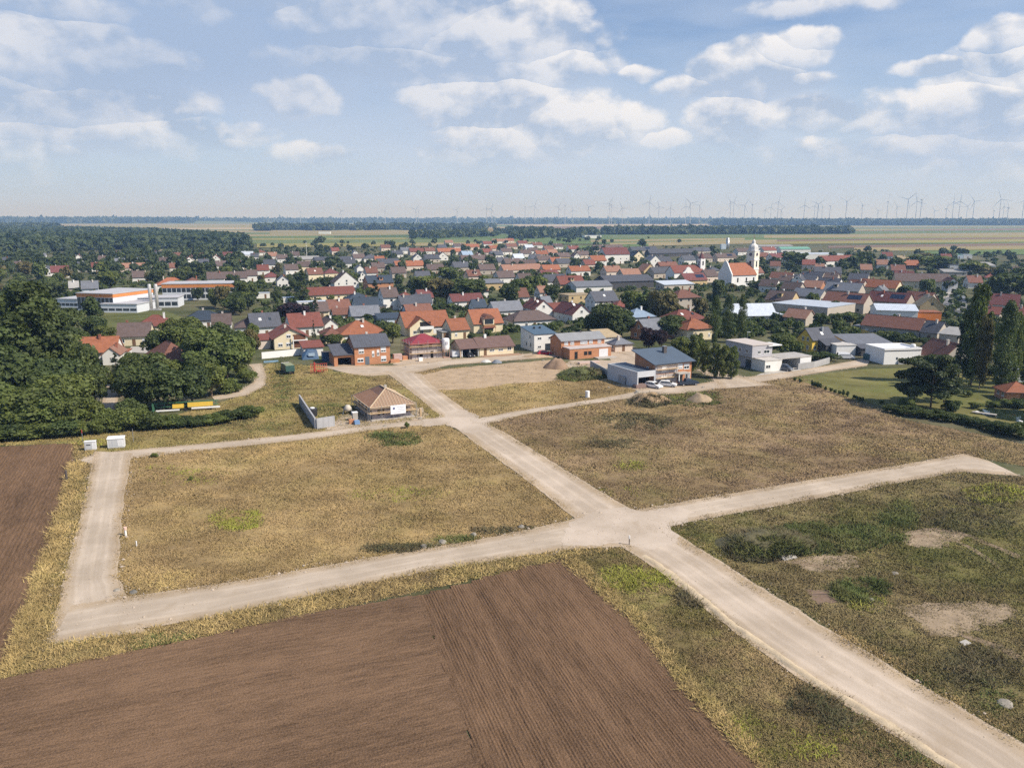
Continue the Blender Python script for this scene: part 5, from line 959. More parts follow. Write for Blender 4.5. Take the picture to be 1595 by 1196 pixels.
# --- church
P, L, _ = base(1139, 447, 1177, 22); h = 7.0; D = 12
r = bld('church', 'white village church with orange roofed nave and ornate clock tower', 'church', P, 22); reg(r, P, L, D, h, h + 7, 22, 'the white church')
_, ro, top = W_(r, 0, L, 0, D, h, 'g', WHITE, roofm('O'), 47, .4)
gb = [(-.5, -.6, -.1), (-.5, -.6, h + .3), (-.5, D * .22, h + 4.6), (-.5, D * .38, h + 7.4), (-.5, D * .5, h + 8.0), (-.5, D * .62, h + 7.4), (-.5, D * .78, h + 4.6), (-.5, D + .6, h + .3), (-.5, D + .6, -.1)]
MB().prism(gb, (.7, 0, 0)).obj('gable_wall', WHITE, r)
for x in (L * .25, L * .6, L * .9): MB().box(x - .5, x + .5, -.05, .012, 2.6, 5.2).obj('window', DARKIN, r)
tb = link('tower', MB().box(-2.7, 2.7, -2.7, 2.7, -.1, 20.5).mesh('tower', mat('tower_cream', (.80, .76, .64), .06, .4, .9)), r, (L + 1.5, D * .5, 0), math.radians(20))
b = MB()
for z in (9.5, 15.2, 20.5): b.box(-2.95, 2.95, -2.95, 2.95, z, z + .45)
b.obj('cornice', WHITE, tb)
for k in range(4):
    a = MB().lathe([(1.0, 0), (1.0, .12)], 16).mesh('clock_face', mat('clock_dark', (.10, .07, .09), .1, 2, .6)); o = link('clock_face', a, tb); o.matrix_local = Matrix.Rotation(k * math.pi / 2, 4, 'Z') @ Matrix.Translation((0, -2.7, 18.6)) @ Matrix.Rotation(math.pi / 2, 4, 'X')
    a = MB().box(-.65, .65, -.06, .02, 11.2, 14.6).mesh('belfry_opening', DARKIN); o = link('belfry_opening', a, tb); o.matrix_local = Matrix.Rotation(k * math.pi / 2, 4, 'Z') @ Matrix.Translation((0, -2.7, 0))
b = MB().lathe([(3.0, 20.95), (2.9, 22), (2.75, 23.2), (2.2, 24.2), (1.5, 24.7), (1.15, 25.2), (1.0, 26.4), (.6, 27.2), (.1, 27.6)], 8); b.obj('tower_cap', mat('cap_pale', (.66, .64, .60), .1, .6, .7), tb)
b = MB(); b.tube((0, 0, 27.4), (0, 0, 30.2), .12, 5); b.tube((-.6, 0, 29.3), (.6, 0, 29.3), .1, 4); b.obj('cross', mat('cross_red', (.35, .12, .06), .1, 2, .6), tb)
# --- chapel with spired turret
P, L, _ = base(1050, 437, 1096, GRID); r = bld('chapel', 'red roofed chapel with curved white gable and slim white turret', 'chapel', P, GRID); reg(r, P, L, 10, 5, 9, GRID, 'the red roofed chapel')
W_(r, 0, L, 0, 10, 5, 'g', WHITE, roofm('R'), 40, .4)
gx = L * .45; MB().prism([(gx - 4.5, -.8, -.1), (gx - 4.5, -.8, 4.6), (gx - 2.4, -.8, 6.4), (gx - 1.4, -.8, 8.0), (gx, -.8, 8.6), (gx + 1.4, -.8, 8.0), (gx + 2.4, -.8, 6.4), (gx + 4.5, -.8, 4.6), (gx + 4.5, -.8, -.1)], (0, .75, 0)).obj('gable_wall', WHITE, r)
tb = link('turret', MB().box(-1.9, 1.9, -1.9, 1.9, -.1, 13.5).mesh('turret', WHITE), r, (L + .5, 4, 0)); MB().lathe([(2.2, 13.5), (2.1, 14), (1.2, 15.5), (.9, 16.2), (.3, 17.2), (.1, 20.5)], 8).obj('spire', mat('spire_dark_red', (.13, .05, .05), .2, 1, .6), tb)
for k in range(4):
    o = link('belfry_opening', MB().box(-.5, .5, -.06, .02, 9.2, 12).mesh('belfry_opening', DARKIN), tb); o.matrix_local = Matrix.Rotation(k * math.pi / 2, 4, 'Z') @ Matrix.Translation((0, -1.9, 0))
# --- large white building with stepped gable, barns, halls, silo
def big(name, label, cat, x, y, Lpx, typ, rc, wc, h, D, rot, desc, pitch=None, win=True):
    r = house(x, y, Lpx, typ, rc, wc, h, D, rot, pitch, name=name, desc=desc, far=True, win=1 if win else 0, chim=0); r['label'] = label; r['category'] = cat; r['group'] = ''; del r['group']; return r
big('manor', 'large white three storey building with maroon roof and stepped gable', 'building', 962, 396, 38, 'g', 'M', 'w', 8.5, 13, GRID, 'the large white building with maroon roof', 40)
big('barn', 'very long dark grey barn with open dark front', 'barn', 982, 438, 74, 'g', 'G', 'd', 4.2, 16, 20, 'the long dark barn', 20, False); big('barn', 'grey roofed barn with white end joined to the long dark barn', 'barn', 926, 446, 56, 'g', 'g', 'w', 4.0, 14, 20, 'the grey barn with white end', 18, False)
big('shed', 'wide flat white roofed hall with pale walls', 'hall', 1244, 476, 88, 'f', 'W', 's', 5, 24, -48, 'the flat white roofed hall', None, False); big('shed', 'white metal hall with pale sheet walls and low roof', 'hall', 1398, 484, 64, 'g', 'W', 'w', 5, 14, -14, 'the white metal hall', 14, False)
big('shed', 'small orange painted block behind the brown shed', 'shed', 1446, 487, 42, 'f', 'O', 'o', 4.2, 7, -6, 'the orange painted block', None, False); big('warehouse', 'long white industrial hall at the edge of the fields', 'hall', 1281, 396, 66, 'f', 'W', 'w', 6, 28, 6, 'the long white industrial hall', None, False)
big('warehouse', 'pale green metal roofed warehouse near the fields', 'hall', 1240, 388, 46, 'g', 'E', 'w', 5, 16, 6, 'the green roofed warehouse', 14, False); big('warehouse', 'long pale grey warehouse in front of the fields', 'hall', 1208, 384, 56, 'g', 'X', 'w', 6.5, 20, 6, 'the pale grey warehouse', 10, False)
big('shed', 'long light grey farm shed beside the thin mast', 'shed', 478, 404, 42, 'g', 'X', 's', 4.6, 16, GRID, 'the light grey farm shed', 16, False); big('shed', 'long dark grey farm shed right of the thin mast', 'shed', 521, 405, 58, 'g', 'G', 's', 4.6, 16, GRID, 'the dark grey farm shed', 16, False)
big('warehouse', 'small white hall alone among far trees', 'hall', 924, 367, 26, 'f', 'W', 'w', 6, 20, 10, 'the far white hall', None, False); big('farmhouse', 'far white farm below the left horizon', 'farm', 505, 361, 18, 'f', 'W', 'w', 6, 15, 5, 'the far white farm', None, False)
P = at(1133, 388); t = thing('grain_silo', 'slim tall grey silo tower near the fields', 'silo', P); H = zat(1133, 388, 371); MB().lathe([(2.4, 0), (2.4, H * .85), (2.0, H * .85), (2.0, H), (.3, H + .8)], 12).obj('tower', STEEL, t, True); MB().box(-9, -2.6, -3, 3, 0, H * .45).obj('head_house', wallm('u'), t)
P = at(764, 368); t = thing('tan_tower', 'lone pale tan tower block standing among far trees', 'tower', P); MB().box(-6, 6, -6, 6, 0, zat(764, 368, 356)).obj('wall', wallm('t'), t); MB().box(-4, 4, -4, 4, zat(764, 368, 356) + .003, zat(764, 368, 356) + 3).obj('roof', wallm('s'), t)
P = at(478, 402); t = thing('mast', 'thin pale mast rising behind the farm sheds', 'mast', P); MB().tube((0, 0, 0), (0, 0, zat(478, 402, 377)), .28, 6, .12).obj('pole', FRAME, t); MB().box(-.9, .9, -.1, .1, zat(478, 402, 379), zat(478, 402, 379) + .3).obj('crossarm', FRAME, t)
# ================================================================== TREES
def crown_pts(kind, n, r):
    if kind == 'broad':
        K = 34; c = r.normal(size=(K, 3)); c /= np.linalg.norm(c, axis=1, keepdims=True); c *= (r.random((K, 1)) ** .5)
        c = c * np.array([.34, .34, .33]) + np.array([0, 0, .54]); c[:, 2] = np.maximum(c[:, 2], .17); lr = r.uniform(.11, .20, K); flat = .85
    elif kind == 'tall':
        K = 44; z = r.uniform(.10, .92, K); a = r.uniform(0, 6.28, K); q_ = .36 * np.sin(np.pi * np.clip(z * 1.02, 0, 1)) ** .7 * r.random(K) ** .5
        c = np.column_stack([q_ * np.cos(a), q_ * np.sin(a), z]); lr = r.uniform(.09, .16, K); flat = .7
    elif kind == 'poplar':
        K = 64; z = r.uniform(.05, .95, K); a = r.uniform(0, 6.28, K); q_ = .34 * np.sin(np.pi * z ** .75) ** .6 * r.random(K) ** .5
        c = np.column_stack([q_ * np.cos(a), q_ * np.sin(a), z]); lr = r.uniform(.16, .26, K) * (.45 + .75 * np.sin(np.pi * z)); flat = .5
    elif kind == 'conifer':
        K = 46; z = r.uniform(.04, .97, K); a = r.uniform(0, 6.28, K); q_ = .40 * (1 - z) ** .85 * r.uniform(.5, 1, K)
        c = np.column_stack([q_ * np.cos(a), q_ * np.sin(a), z]); lr = .05 + .13 * (1 - z) * r.uniform(.7, 1.2, K); flat = .35
    elif kind == 'pine':
        K = 40; z = r.uniform(.26, .96, K); a = r.uniform(0, 6.28, K); q_ = .40 * np.sqrt(r.random(K)) * (1.2 - .65 * z)
        c = np.column_stack([q_ * np.cos(a), q_ * np.sin(a), z]); lr = r.uniform(.09, .16, K); flat = .34
    else:  # bush
        K = 16; c = r.normal(size=(K, 3)); c /= np.linalg.norm(c, axis=1, keepdims=True); c = c * r.random((K, 1)) ** .5 * np.array([.36, .36, .3]) + np.array([0, 0, .42]); c[:, 2] = np.abs(c[:, 2]); lr = r.uniform(.14, .24, K); flat = .9
    i = r.integers(0, len(c), n); d = r.normal(size=(n, 3)); d /= np.linalg.norm(d, axis=1, keepdims=True); d[:, 2] = np.where(r.random(n) < .65, np.abs(d[:, 2]), d[:, 2])
    P = c[i] + d * (lr[i] * (.7 + .4 * r.random(n)))[:, None] * np.array([1, 1, flat]); P[:, 2] = np.clip(P[:, 2], .01, 1.02)
    return P, d, i, K
TRUNKTOP = dict(broad=.55, tall=.6, poplar=.5, conifer=.7, pine=.8, bush=.3)
TM = {}
def template(kind, lod, v):
    k = (kind, lod, v)
    if k in TM: return TM[k]
    r = np.random.default_rng(abs(hash((kind, v))) % 1000 if False else sum(map(ord, kind)) * 17 + v * 7 + lod)
    n, s = [(9000, .036), (3000, .060), (800, .11)][lod]
    if kind == 'bush': n = n // 2
    P, d, i, K = crown_pts(kind, n, r)
    asp = 1.0
    V, Fc = quads(P, d + r.normal(0, .45, d.shape), s * (1.1 if kind != 'conifer' else .8), r)
    if kind in ('poplar', 'conifer', 'tall'): V[:, 2] = (V[:, 2] - np.repeat(P[:, 2], 4)) * (.35 if kind != 'tall' else .6) + np.repeat(P[:, 2], 4)
    lobe = r.random(K)
    at_ = np.clip(lobe[i] * .6 + r.random(n) * .4, 0, 1)
    cm = npmesh('crown', V, Fc, L_MID, np.repeat(at_, 4))
    b = MB(); tt = TRUNKTOP[kind]; tr = .028 if kind != 'bush' else .02
    b.tube((0, 0, -.01), (0, 0, tt * .55), tr * 1.2, 7, tr * .85); b.tube((0, 0, tt * .55), (.02, .01, tt + .2), tr * .85, 6, tr * .3)
    rr = random.Random(v * 31 + lod)
    for j in range(5 if lod < 2 else 2):
        z = tt * rr.uniform(.45, .95); a = rr.uniform(0, 6.28); q_ = .3 if kind in ('broad', 'pine', 'bush') else .14
        b.tube((0, 0, z), (q_ * math.cos(a), q_ * math.sin(a), z + rr.uniform(.05, .2)), tr * .55, 5, tr * .2)
    TM[k] = (b.mesh('trunk', BARK), cm); return TM[k]
TREES = []
KINDN = dict(broad='broadleaf_tree', tall='broadleaf_tree', poplar='poplar', conifer='spruce', pine='pine_tree', bush='shrub')
def tree(kind, x, y, ytop=None, wpx=None, leaf=None, H=None, Wm=None, desc=None, lod=None, name=None, P=None, group=None, bark=None):
    P = at(x, y) if P is None else P; d = P.length
    H = H if H else zat(x, y, ytop); Wm = Wm if Wm else wpx * d / F
    lod = (0 if d < 300 else 1 if d < 560 else 2) if lod is None else lod
    v = random.randrange(4); tm, cm = template(kind, lod, v); leaf = leaf or L_MID
    r = thing(name or KINDN[kind], '', 'tree' if kind != 'bush' else 'shrub', P, random.uniform(0, 6.28), group)
    c = link('crown', cm, r); c.scale = (Wm * 1.12, Wm * 1.12, H); c.material_slots[0].link = 'OBJECT'; c.material_slots[0].material = leaf
    if lod < 2 or kind == 'pine':
        t = link('trunk', tm, r); k = min(Wm, H) if kind != 'pine' else H * .55; t.scale = (k, k, H)
        if bark: t.material_slots[0].link = 'OBJECT'; t.material_slots[0].material = bark
    TREES.append((r, P.copy(), H, Wm, kind, leaf, desc)); return r
LM = dict(d=L_DARK, m=L_MID, l=L_LIGHT, o=L_OLIVE, p=L_PURP, c=L_CONE, n=L_PINE, q=L_POP)
NEAR = """tall 52 612 440 104 d|tall 20 600 470 80 d|tall 88 602 468 62 d|tall -15 640 500 90 d|broad 30 650 545 100 d|broad 86 640 548 86 d|broad 128 612 522 60 d|broad 105 655 574 86 m|broad 40 672 596 96 m|broad 2 676 590 80 m|broad 75 672 606 70 m|broad 112 672 612 62 m|broad 150 640 560 50 d|broad 140 664 618 40 m
tall -40 600 450 90 d|broad 10 580 470 70 d|broad 100 590 510 60 m|tall 70 575 470 60 d|broad 130 590 540 44 d|conifer 150 582 538 26 c|broad 118 560 505 50 d|broad 96 540 470 60 d|broad 40 540 440 80 d|broad 5 530 440 80 d|tall 146 522 462 30 d|broad 148 532 490 36 d|broad 165 540 505 30 m
broad 215 640 568 74 d|broad 262 636 560 74 d|broad 300 632 565 60 d|broad 232 612 545 70 d|broad 330 618 560 56 m|broad 355 590 516 74 m|broad 372 588 530 44 l|broad 320 580 510 80 m|broad 290 560 498 64 m|broad 345 560 498 60 d|broad 266 604 555 50 m|broad 380 570 510 40 m|broad 312 602 545 60 m|broad 205 600 545 36 m|conifer 182 590 548 20 c|broad 190 618 575 34 m|broad 246 560 510 40 d|broad 268 530 492 34 m|broad 300 530 490 40 m|broad 393 560 508 30 o|broad 395 540 500 24 m
bush 168 664 632 42 m|bush 205 668 626 50 m|bush 234 668 634 44 d|bush 262 666 643 40 m|bush 288 664 643 38 d|bush 312 663 643 36 d|bush 336 660 640 36 m|bush 358 656 632 36 d|bush 378 652 627 38 d|bush 396 650 626 32 m|bush 150 676 645 30 m|bush 185 672 640 34 m|bush 20 684 650 60 d|bush 62 680 648 60 m|bush 100 678 646 54 d|bush 135 676 650 40 m|bush -20 688 655 60 m|bush 205 655 615 40 d|bush 360 612 585 40 m|bush 385 596 570 30 m
pine 1423 631 556 62 n|pine 1449 638 552 72 n|pine 1470 626 565 40 n|tall 1512 600 443 40 m|conifer 1492 598 482 30 c|tall 1525 606 490 24 o|poplar 1557 612 466 27 q|poplar 1574 606 484 20 m|tall 1600 600 480 34 d|poplar 1112 538 458 15 q|poplar 1133 534 459 16 q|poplar 1154 534 459 16 q
broad 945 528 470 62 d|broad 968 526 478 46 d|broad 925 524 485 34 d|broad 1034 504 446 50 o|broad 1008 500 452 40 m|broad 985 492 448 36 m|broad 1040 526 488 60 d|broad 1055 520 490 34 d|broad 1090 500 458 26 o|broad 1118 470 430 22 d|broad 1010 545 508 30 p|broad 1030 546 510 22 p|broad 1218 555 514 48 l|broad 1234 556 528 30 m|broad 612 535 499 32 l|broad 455 502 468 44 p|conifer 492 506 466 24 c|broad 470 500 472 30 p|conifer 489 528 498 8 c|broad 1105 525 490 30 o
tall 1048 578 530 20 l|tall 1062 580 526 22 l|tall 1078 580 522 24 l|tall 1098 584 532 22 l|tall 1112 588 534 22 l|tall 1126 590 538 22 l|tall 1140 590 540 24 l|tall 1088 572 520 20 m|broad 1060 562 520 30 m|broad 1085 560 528 30 m
broad 350 482 441 26 o|broad 365 488 458 36 d|broad 378 480 452 30 m|conifer 472 472 420 30 d|broad 720 470 430 60 d|broad 690 470 426 50 o|broad 660 462 424 46 m|broad 680 470 440 30 l|broad 745 465 430 30 d|broad 795 478 436 36 d|broad 812 470 430 40 m|broad 835 460 424 38 m|broad 850 448 420 34 l|broad 860 470 440 30 d|broad 700 440 412 40 m|conifer 585 475 436 24 c|broad 1240 418 390 44 d|broad 1222 408 395 20 d
broad 1330 425 398 34 d|broad 1348 418 390 30 d|broad 1396 422 400 22 d|broad 1443 460 430 22 m|broad 1480 455 434 20 d|broad 1405 460 442 24 d|broad 1362 454 440 20 d|broad 1265 478 452 18 m|broad 1300 490 466 16 d|broad 1275 512 485 20 d|broad 1545 432 416 40 o|broad 1570 470 420 60 d|broad 1590 450 412 40 d|broad 1520 430 405 40 m|broad 1460 420 398 50 m|broad 1440 412 394 30 o|broad 1425 414 396 30 m|broad 1185 452 434 40 d|broad 1210 455 436 22 d|broad 1180 418 400 24 d|broad 1205 415 400 20 d
conifer 800 520 492 6 c|bush 640 546 532 16 d|bush 560 540 520 20 m|bush 520 538 516 26 d|bush 505 534 514 20 d|bush 540 542 526 14 l|bush 735 530 515 14 d|bush 778 535 515 14 m|bush 760 525 510 14 l|bush 915 508 494 14 m|bush 720 524 506 18 d|bush 1260 560 544 34 d|bush 1290 562 545 30 d|bush 1215 572 560 12 m|bush 1345 528 512 30 o|bush 1325 522 506 24 m|bush 1380 528 512 26 m|bush 1400 532 518 30 d|bush 1560 555 530 26 m|bush 1540 565 540 24 d|bush 1585 565 545 24 l|bush 1450 542 520 24 d|bush 1463 560 535 16 d|bush 1500 580 552 28 d|bush 1522 575 550 24 m|bush 1480 640 618 26 d|bush 1410 640 614 28 m|bush 1540 590 560 30 d
bush 1402 644 626 30 d|bush 1420 648 629 28 d|bush 1438 650 632 28 d|bush 1456 652 634 28 d|bush 1474 656 636 26 d|bush 1492 658 642 28 d|bush 1510 662 645 26 d|bush 1528 666 648 26 d|bush 1546 672 650 28 d|bush 1566 676 652 30 d|bush 1590 682 654 34 d|bush 1380 640 628 12 m|bush 1372 628 622 8 m|bush 1520 636 624 20 m|bush 1545 634 622 22 l|bush 1566 634 618 24 m|bush 1588 635 616 28 d|bush 1505 618 605 16 l
bush 1150 512 496 24 d|bush 1170 514 498 26 m|bush 1190 513 497 26 d|bush 1208 512 497 22 d|bush 1225 512 495 20 m|bush 1300 505 486 22 d|bush 1320 502 484 24 m|bush 1255 500 484 20 d"""
for row in NEAR.replace('|', '\n').split('\n'):
    k, x, y, yt, w, lf = row.split(); x, y, yt, w = map(float, (x, y, yt, w))
    if w < 2: continue
    tree(k, x, y, yt, w, LM[lf], bark=BARKG if lf == 'l' and k == 'tall' else None)
for i, x in enumerate((1238, 1246, 1265, 1269, 1273, 1277, 1286, 1294, 1301, 1307, 1313, 1320, 1330, 1334, 1339, 1343)):      # young hedge plants along the lawn
    y = 592 + (x - 1238) * .30; tree('bush', x, y + 2, y - (9 if 1260 < x < 1280 or 1310 < x < 1325 else 6), 5.5, L_DARK, name='hedge_plant', group='young hedge plants along the lawn', lod=1)
tree('bush', 634, 667, 655, 8, L_MID, name='sapling'); tree('bush', 241, 712, 704, 11, L_LIGHT, lod=1); tree('bush', 297, 748, 741, 8, L_LIGHT, lod=1)
for x, y, w in ((941, 381, 9), (953, 379, 7), (1058, 379, 7), (1010, 372, 4), (942, 386, 7), (1000, 385, 14), (1485, 391, 9), (510, 393, 12), (475, 380, 6), (542, 380, 5), (500, 381, 14)): tree('broad', x, y, y - w * .95, w, L_DARK)
# --- trees between the houses: thrown at random over the ground, kept off houses and off the views of nearer roofs
FOOT = [(P.x, P.y, dirs(rot)[0], dirs(rot)[1], L, D) for (_, P, L, D, h, top, rot, *_r) in HOUSES]
HRECT = []
for (_, P, L, D, h, top, rot, *_r) in HOUSES:
    a, b = proj(P - dirs(rot)[0] * L / 2 + Vector((0, 0, top)))[0], proj(P + dirs(rot)[0] * L / 2)[0]
    HRECT.append((min(a, b), max(a, b), proj(P + dirs(rot)[1] * D / 2 + Vector((0, 0, top)))[1], proj(P)[1], P.length))
HRECT = np.array(HRECT); TP = [(P.x, P.y) for (_, P, *_r) in TREES]
def free(P, W_m):
    for x, y, d, e, L, D in FOOT:
        rx, ry = P.x - x, P.y - y; u = rx * d.x + ry * d.y; v = rx * e.x + ry * e.y
        if abs(u) < L / 2 + W_m * .38 and -W_m * .38 < v < D + W_m * .38: return False
    return True
def hides(P, H, W_m):
    x, yb = proj(P); yt = proj(P + Vector((0, 0, H)))[1]; w = W_m * F / P.length / 2; A = HRECT[HRECT[:, 4] > P.length]
    ox = np.minimum(A[:, 1], x + w) - np.maximum(A[:, 0], x - w); oy = np.minimum(A[:, 3], yb) - np.maximum(A[:, 2], yt)
    f = np.clip(ox, 0, None) * np.clip(oy, 0, None) / ((A[:, 1] - A[:, 0]) * (A[:, 3] - A[:, 2]) + 1e-6)
    return f.max() if len(f) else 0
RT = random.Random(99)
TP += [(at(x_, y_).x, at(x_, y_).y) for x_, y_ in ((1112, 528), (1122, 520), (1133, 520), (1144, 520), (1154, 520), (1165, 520), (1125, 505), (1145, 505))]
def fillin(px, n, hr, tol, mats, gap, kinds=('broad',)):
    poly = px; X = [p[0] for p in px]; Y = [p[1] for p in px]; out = []; tries = 0
    while len(out) < n and tries < n * 60:
        tries += 1; x, y = RT.uniform(min(X), max(X)), RT.uniform(min(Y), max(Y))
        if not inpoly(np.array([[x, y]]), poly)[0]: continue
        P = at(x, y); H = RT.uniform(*hr); W_m = H * RT.uniform(.7, 1.05); g_ = gap * W_m
        if not free(P, W_m) or hides(P, H, W_m) > tol or any((P.x - a) ** 2 + (P.y - b) ** 2 < g_ * g_ for a, b in TP): continue
        TP.append((P.x, P.y)); out.append((P, H, W_m, RT.choice(mats), RT.choice(kinds)))
    return out
D4 = (L_DARK, L_DARK, L_MID, L_MID, L_OLIVE, L_WOOD)
for P, H, w, m, k in fillin([(400, 455), (700, 448), (1000, 452), (1000, 520), (700, 520), (400, 510)], 34, (4, 8), .14, D4, .6, ('broad', 'broad', 'bush', 'conifer')): tree(k, 0, 0, H=H, Wm=w if k != 'conifer' else w * .45, leaf=m if k != 'conifer' else L_CONE, P=P)
for P, H, w, m, k in fillin([(1000, 452), (1250, 450), (1420, 510), (1420, 545), (1000, 520)], 16, (3.5, 6.5), .12, D4, .6, ('broad', 'bush')): tree(k, 0, 0, H=H, Wm=w, leaf=m, P=P)
for P, H, w, m, k in fillin([(-40, 420), (330, 428), (400, 445), (400, 500), (230, 445), (90, 470), (-40, 480)], 62, (7, 13), .55, D4, .4): tree(k, 0, 0, H=H, Wm=w, leaf=m, P=P)
for P, H, w, m, k in fillin([(400, 420), (900, 430), (900, 452), (400, 455)], 40, (6, 10), .25, D4, .5): tree(k, 0, 0, H=H, Wm=w, leaf=m, P=P)
rest = fillin([(-40, 396), (400, 388), (400, 428), (-40, 428)], 320, (6, 11), .6, D4, .34) + fillin([(400, 384), (640, 380), (940, 372), (940, 430), (400, 422)], 230, (5, 9), .3, D4, .5) + fillin([(940, 392), (1600, 396), (1600, 440), (940, 440)], 70, (5, 9), .22, D4, .5)
GS = []
for px_, n_ in (([(400, 455), (700, 448), (1000, 450), (1250, 448), (1595, 452), (1595, 540), (1420, 535), (1000, 522), (700, 520), (400, 515)], 1500), ([(-40, 400), (400, 392), (900, 380), (1595, 396), (1595, 452), (400, 456), (-40, 480)], 3200)):
    X_, Y_ = [p[0] for p in px_], [p[1] for p in px_]
    for _ in range(n_):
        x, y = RT.uniform(min(X_), max(X_)), RT.uniform(min(Y_), max(Y_))
        if inpoly(np.array([[x, y]]), px_)[0]:
            P = at(x, y); w = RT.uniform(1.6, 4.2)
            if free(P, w * .9): GS.append((P.x, P.y, 0, w * RT.uniform(.4, .95), w))
GS = np.array(GS); wood('garden_shrubs', GS[:, :3], GS[:, 3], GS[:, 4], 46, L_DARK, 'countless hedges and shrubs in the gardens between the houses', 78)
T = np.array([(P.x, P.y, 0) for P, *_ in rest]); wood('distant_trees', T, np.array([a[1] for a in rest]), np.array([a[2] for a in rest]), 90, L_WOOD, 'many small dark trees among the farthest houses', 77)
# ================================================================== VEHICLES AND SMALL THINGS
TYRE = mat('tyre_rubber', (.02, .02, .02), .1, 5, .9); RIM = mat('wheel_rim', (.5, .5, .52), .1, 5, .4, .6); CGL = mat('car_glass', (.02, .025, .03), .1, 2, .08, spec=.8); LAMP = mat('lamp_glass', (.75, .75, .75), .05, 3, .2); TAIL = mat('tail_lamp', (.4, .02, .02), .05, 3, .3)
def paint(n, c): return mat('car_paint_' + n, c, .03, .5, .28, 0, spec=.6)
def car(name, label, x, y, rz, m, kind='hatch', cat='car', P=None, group=None):
    t = thing(name, label, cat, P or at(x, y), math.radians(rz), group); w = .9
    prof = dict(hatch=[(-2.1, .35), (-2.15, .75), (-2.0, 1.0), (1.0, .95), (1.9, .78), (2.1, .6), (2.1, .35)], van=[(-2.4, .35), (-2.45, .9), (-2.4, 1.15), (1.5, 1.1), (2.2, .85), (2.4, .6), (2.4, .35)], pickup=[(-2.6, .45), (-2.6, 1.05), (-.9, 1.05), (1.2, 1.08), (2.3, .98), (2.5, .7), (2.5, .45)])[kind]
    roof = dict(hatch=[(-2.0, .98), (-1.7, 1.42), (-.2, 1.5), (.35, 1.42), (1.15, .96)], van=[(-2.4, 1.12), (-2.25, 1.85), (.4, 1.9), (.9, 1.75), (1.7, 1.1)], pickup=[(-1.0, 1.05), (-.85, 1.7), (.3, 1.72), (.6, 1.6), (1.3, 1.06)])[kind]
    b = MB(); n = len(prof); vs = []
    for yy, k in ((-w, .0), (-w * .97, .06), (w * .97, .06), (w, .0)): vs += [(px * (1 - k * .1), yy, pz) for px, pz in prof]
    b.prism([(px, -w, pz) for px, pz in prof], (0, 2 * w, 0)); k = len(roof)
    b.add([(px, s * (w - .04 - (pz - .95) * .28), pz) for s in (-1, 1) for px, pz in roof], [tuple(range(k))[::-1], tuple(range(k, 2 * k))] + [(i, i + 1, i + 1 + k, i + k) for i in range(k - 1)])
    body = b.obj('body', m, t)
    gl = MB(); R = roof
    for s in (-1, 1):
        q = [(px * .86 + .0, s * (w - .025 - (pz - .95) * .28), .97 + (pz - .95) * .84 if pz > 1 else pz + .03) for px, pz in roof]; gl.face(q)
    lerp = lambda a, c, u: tuple(a[i] + (c[i] - a[i]) * u for i in range(3))
    for i0 in (0, len(roof) - 2):
        a, c = roof[i0], roof[i0 + 1]; A = [(a[0], -w + .12, a[1]), (a[0], w - .12, a[1])]; C = [(c[0], w - .24, c[1]), (c[0], -w + .24, c[1])]; off = -.012 if i0 == 0 else .012
        gl.face([(p[0] + off, p[1], p[2] + .012) for p in (lerp(A[0], C[1], .1), lerp(A[1], C[0], .1), lerp(A[1], C[0], .92), lerp(A[0], C[1], .92))])
    gl.obj('windows', CGL, t)
    for fx in (prof[0][0] * .62, prof[-1][0] * .64):
        for s in (-1, 1):
            wh = MB().tube((fx, s * (w - .18), .33), (fx, s * (w + .01), .33), .33, 14).obj('wheel', TYRE, t); MB().tube((fx, s * (w + .01), .33), (fx, s * (w + .03), .33), .19, 10).obj('rim', RIM, wh)
    for s in (-1, 1):
        MB().box(prof[-1][0] - .1, prof[-1][0] + .012, s * .68 - .16, s * .68 + .16, .6, .74).obj('headlight', LAMP, t); MB().box(prof[0][0] - .03, prof[0][0] + .1, s * .7 - .12, s * .7 + .12, .72, .9).obj('tail_light', TAIL, t)
    return t
WHT = paint('white', (.78, .79, .80)); car('parked_car', 'white hatchback nearest the road, parked by the garage of the broad dark roofed house', 1018, 604, -42, WHT); car('parked_car', 'white hatchback in the middle of three cars by the scaffolding', 1040, 602, -20, WHT)
car('pickup_truck', 'dark blue grey pickup parked at the right end of the three cars', 1072, 600, 12, paint('dark_blue', (.03, .045, .07)), 'pickup', 'pickup'); car('parked_car', 'bright red car beside the white house with slate roof', 848, 553, 14, paint('red', (.50, .02, .04)))
car('parked_car', 'white car standing by the small shed behind the long brick house', 951, 544, -12, WHT); car('van', 'dark grey people carrier in front of the modern carport', 1220, 577, -40, paint('dark_grey', (.10, .115, .14)), 'van', 'van'); car('van', 'white van with bulky body in front of the low pale house', 1317, 559, -8, WHT, 'van', 'van')
car('parked_car', 'dark car under the carport roof of the long bungalow', 731, 556, -60, paint('black', (.02, .022, .03))); car('van', 'dark teal van in the village car park', 1492, 466, 60, paint('teal', (.06, .13, .14)), 'van', 'van'); car('parked_car', 'white car in the village car park next to the teal van', 1500, 466, 60, WHT); car('parked_car', 'silver car at the lower end of the village car park', 1490, 484, 10, paint('silver', (.45, .46, .48)))
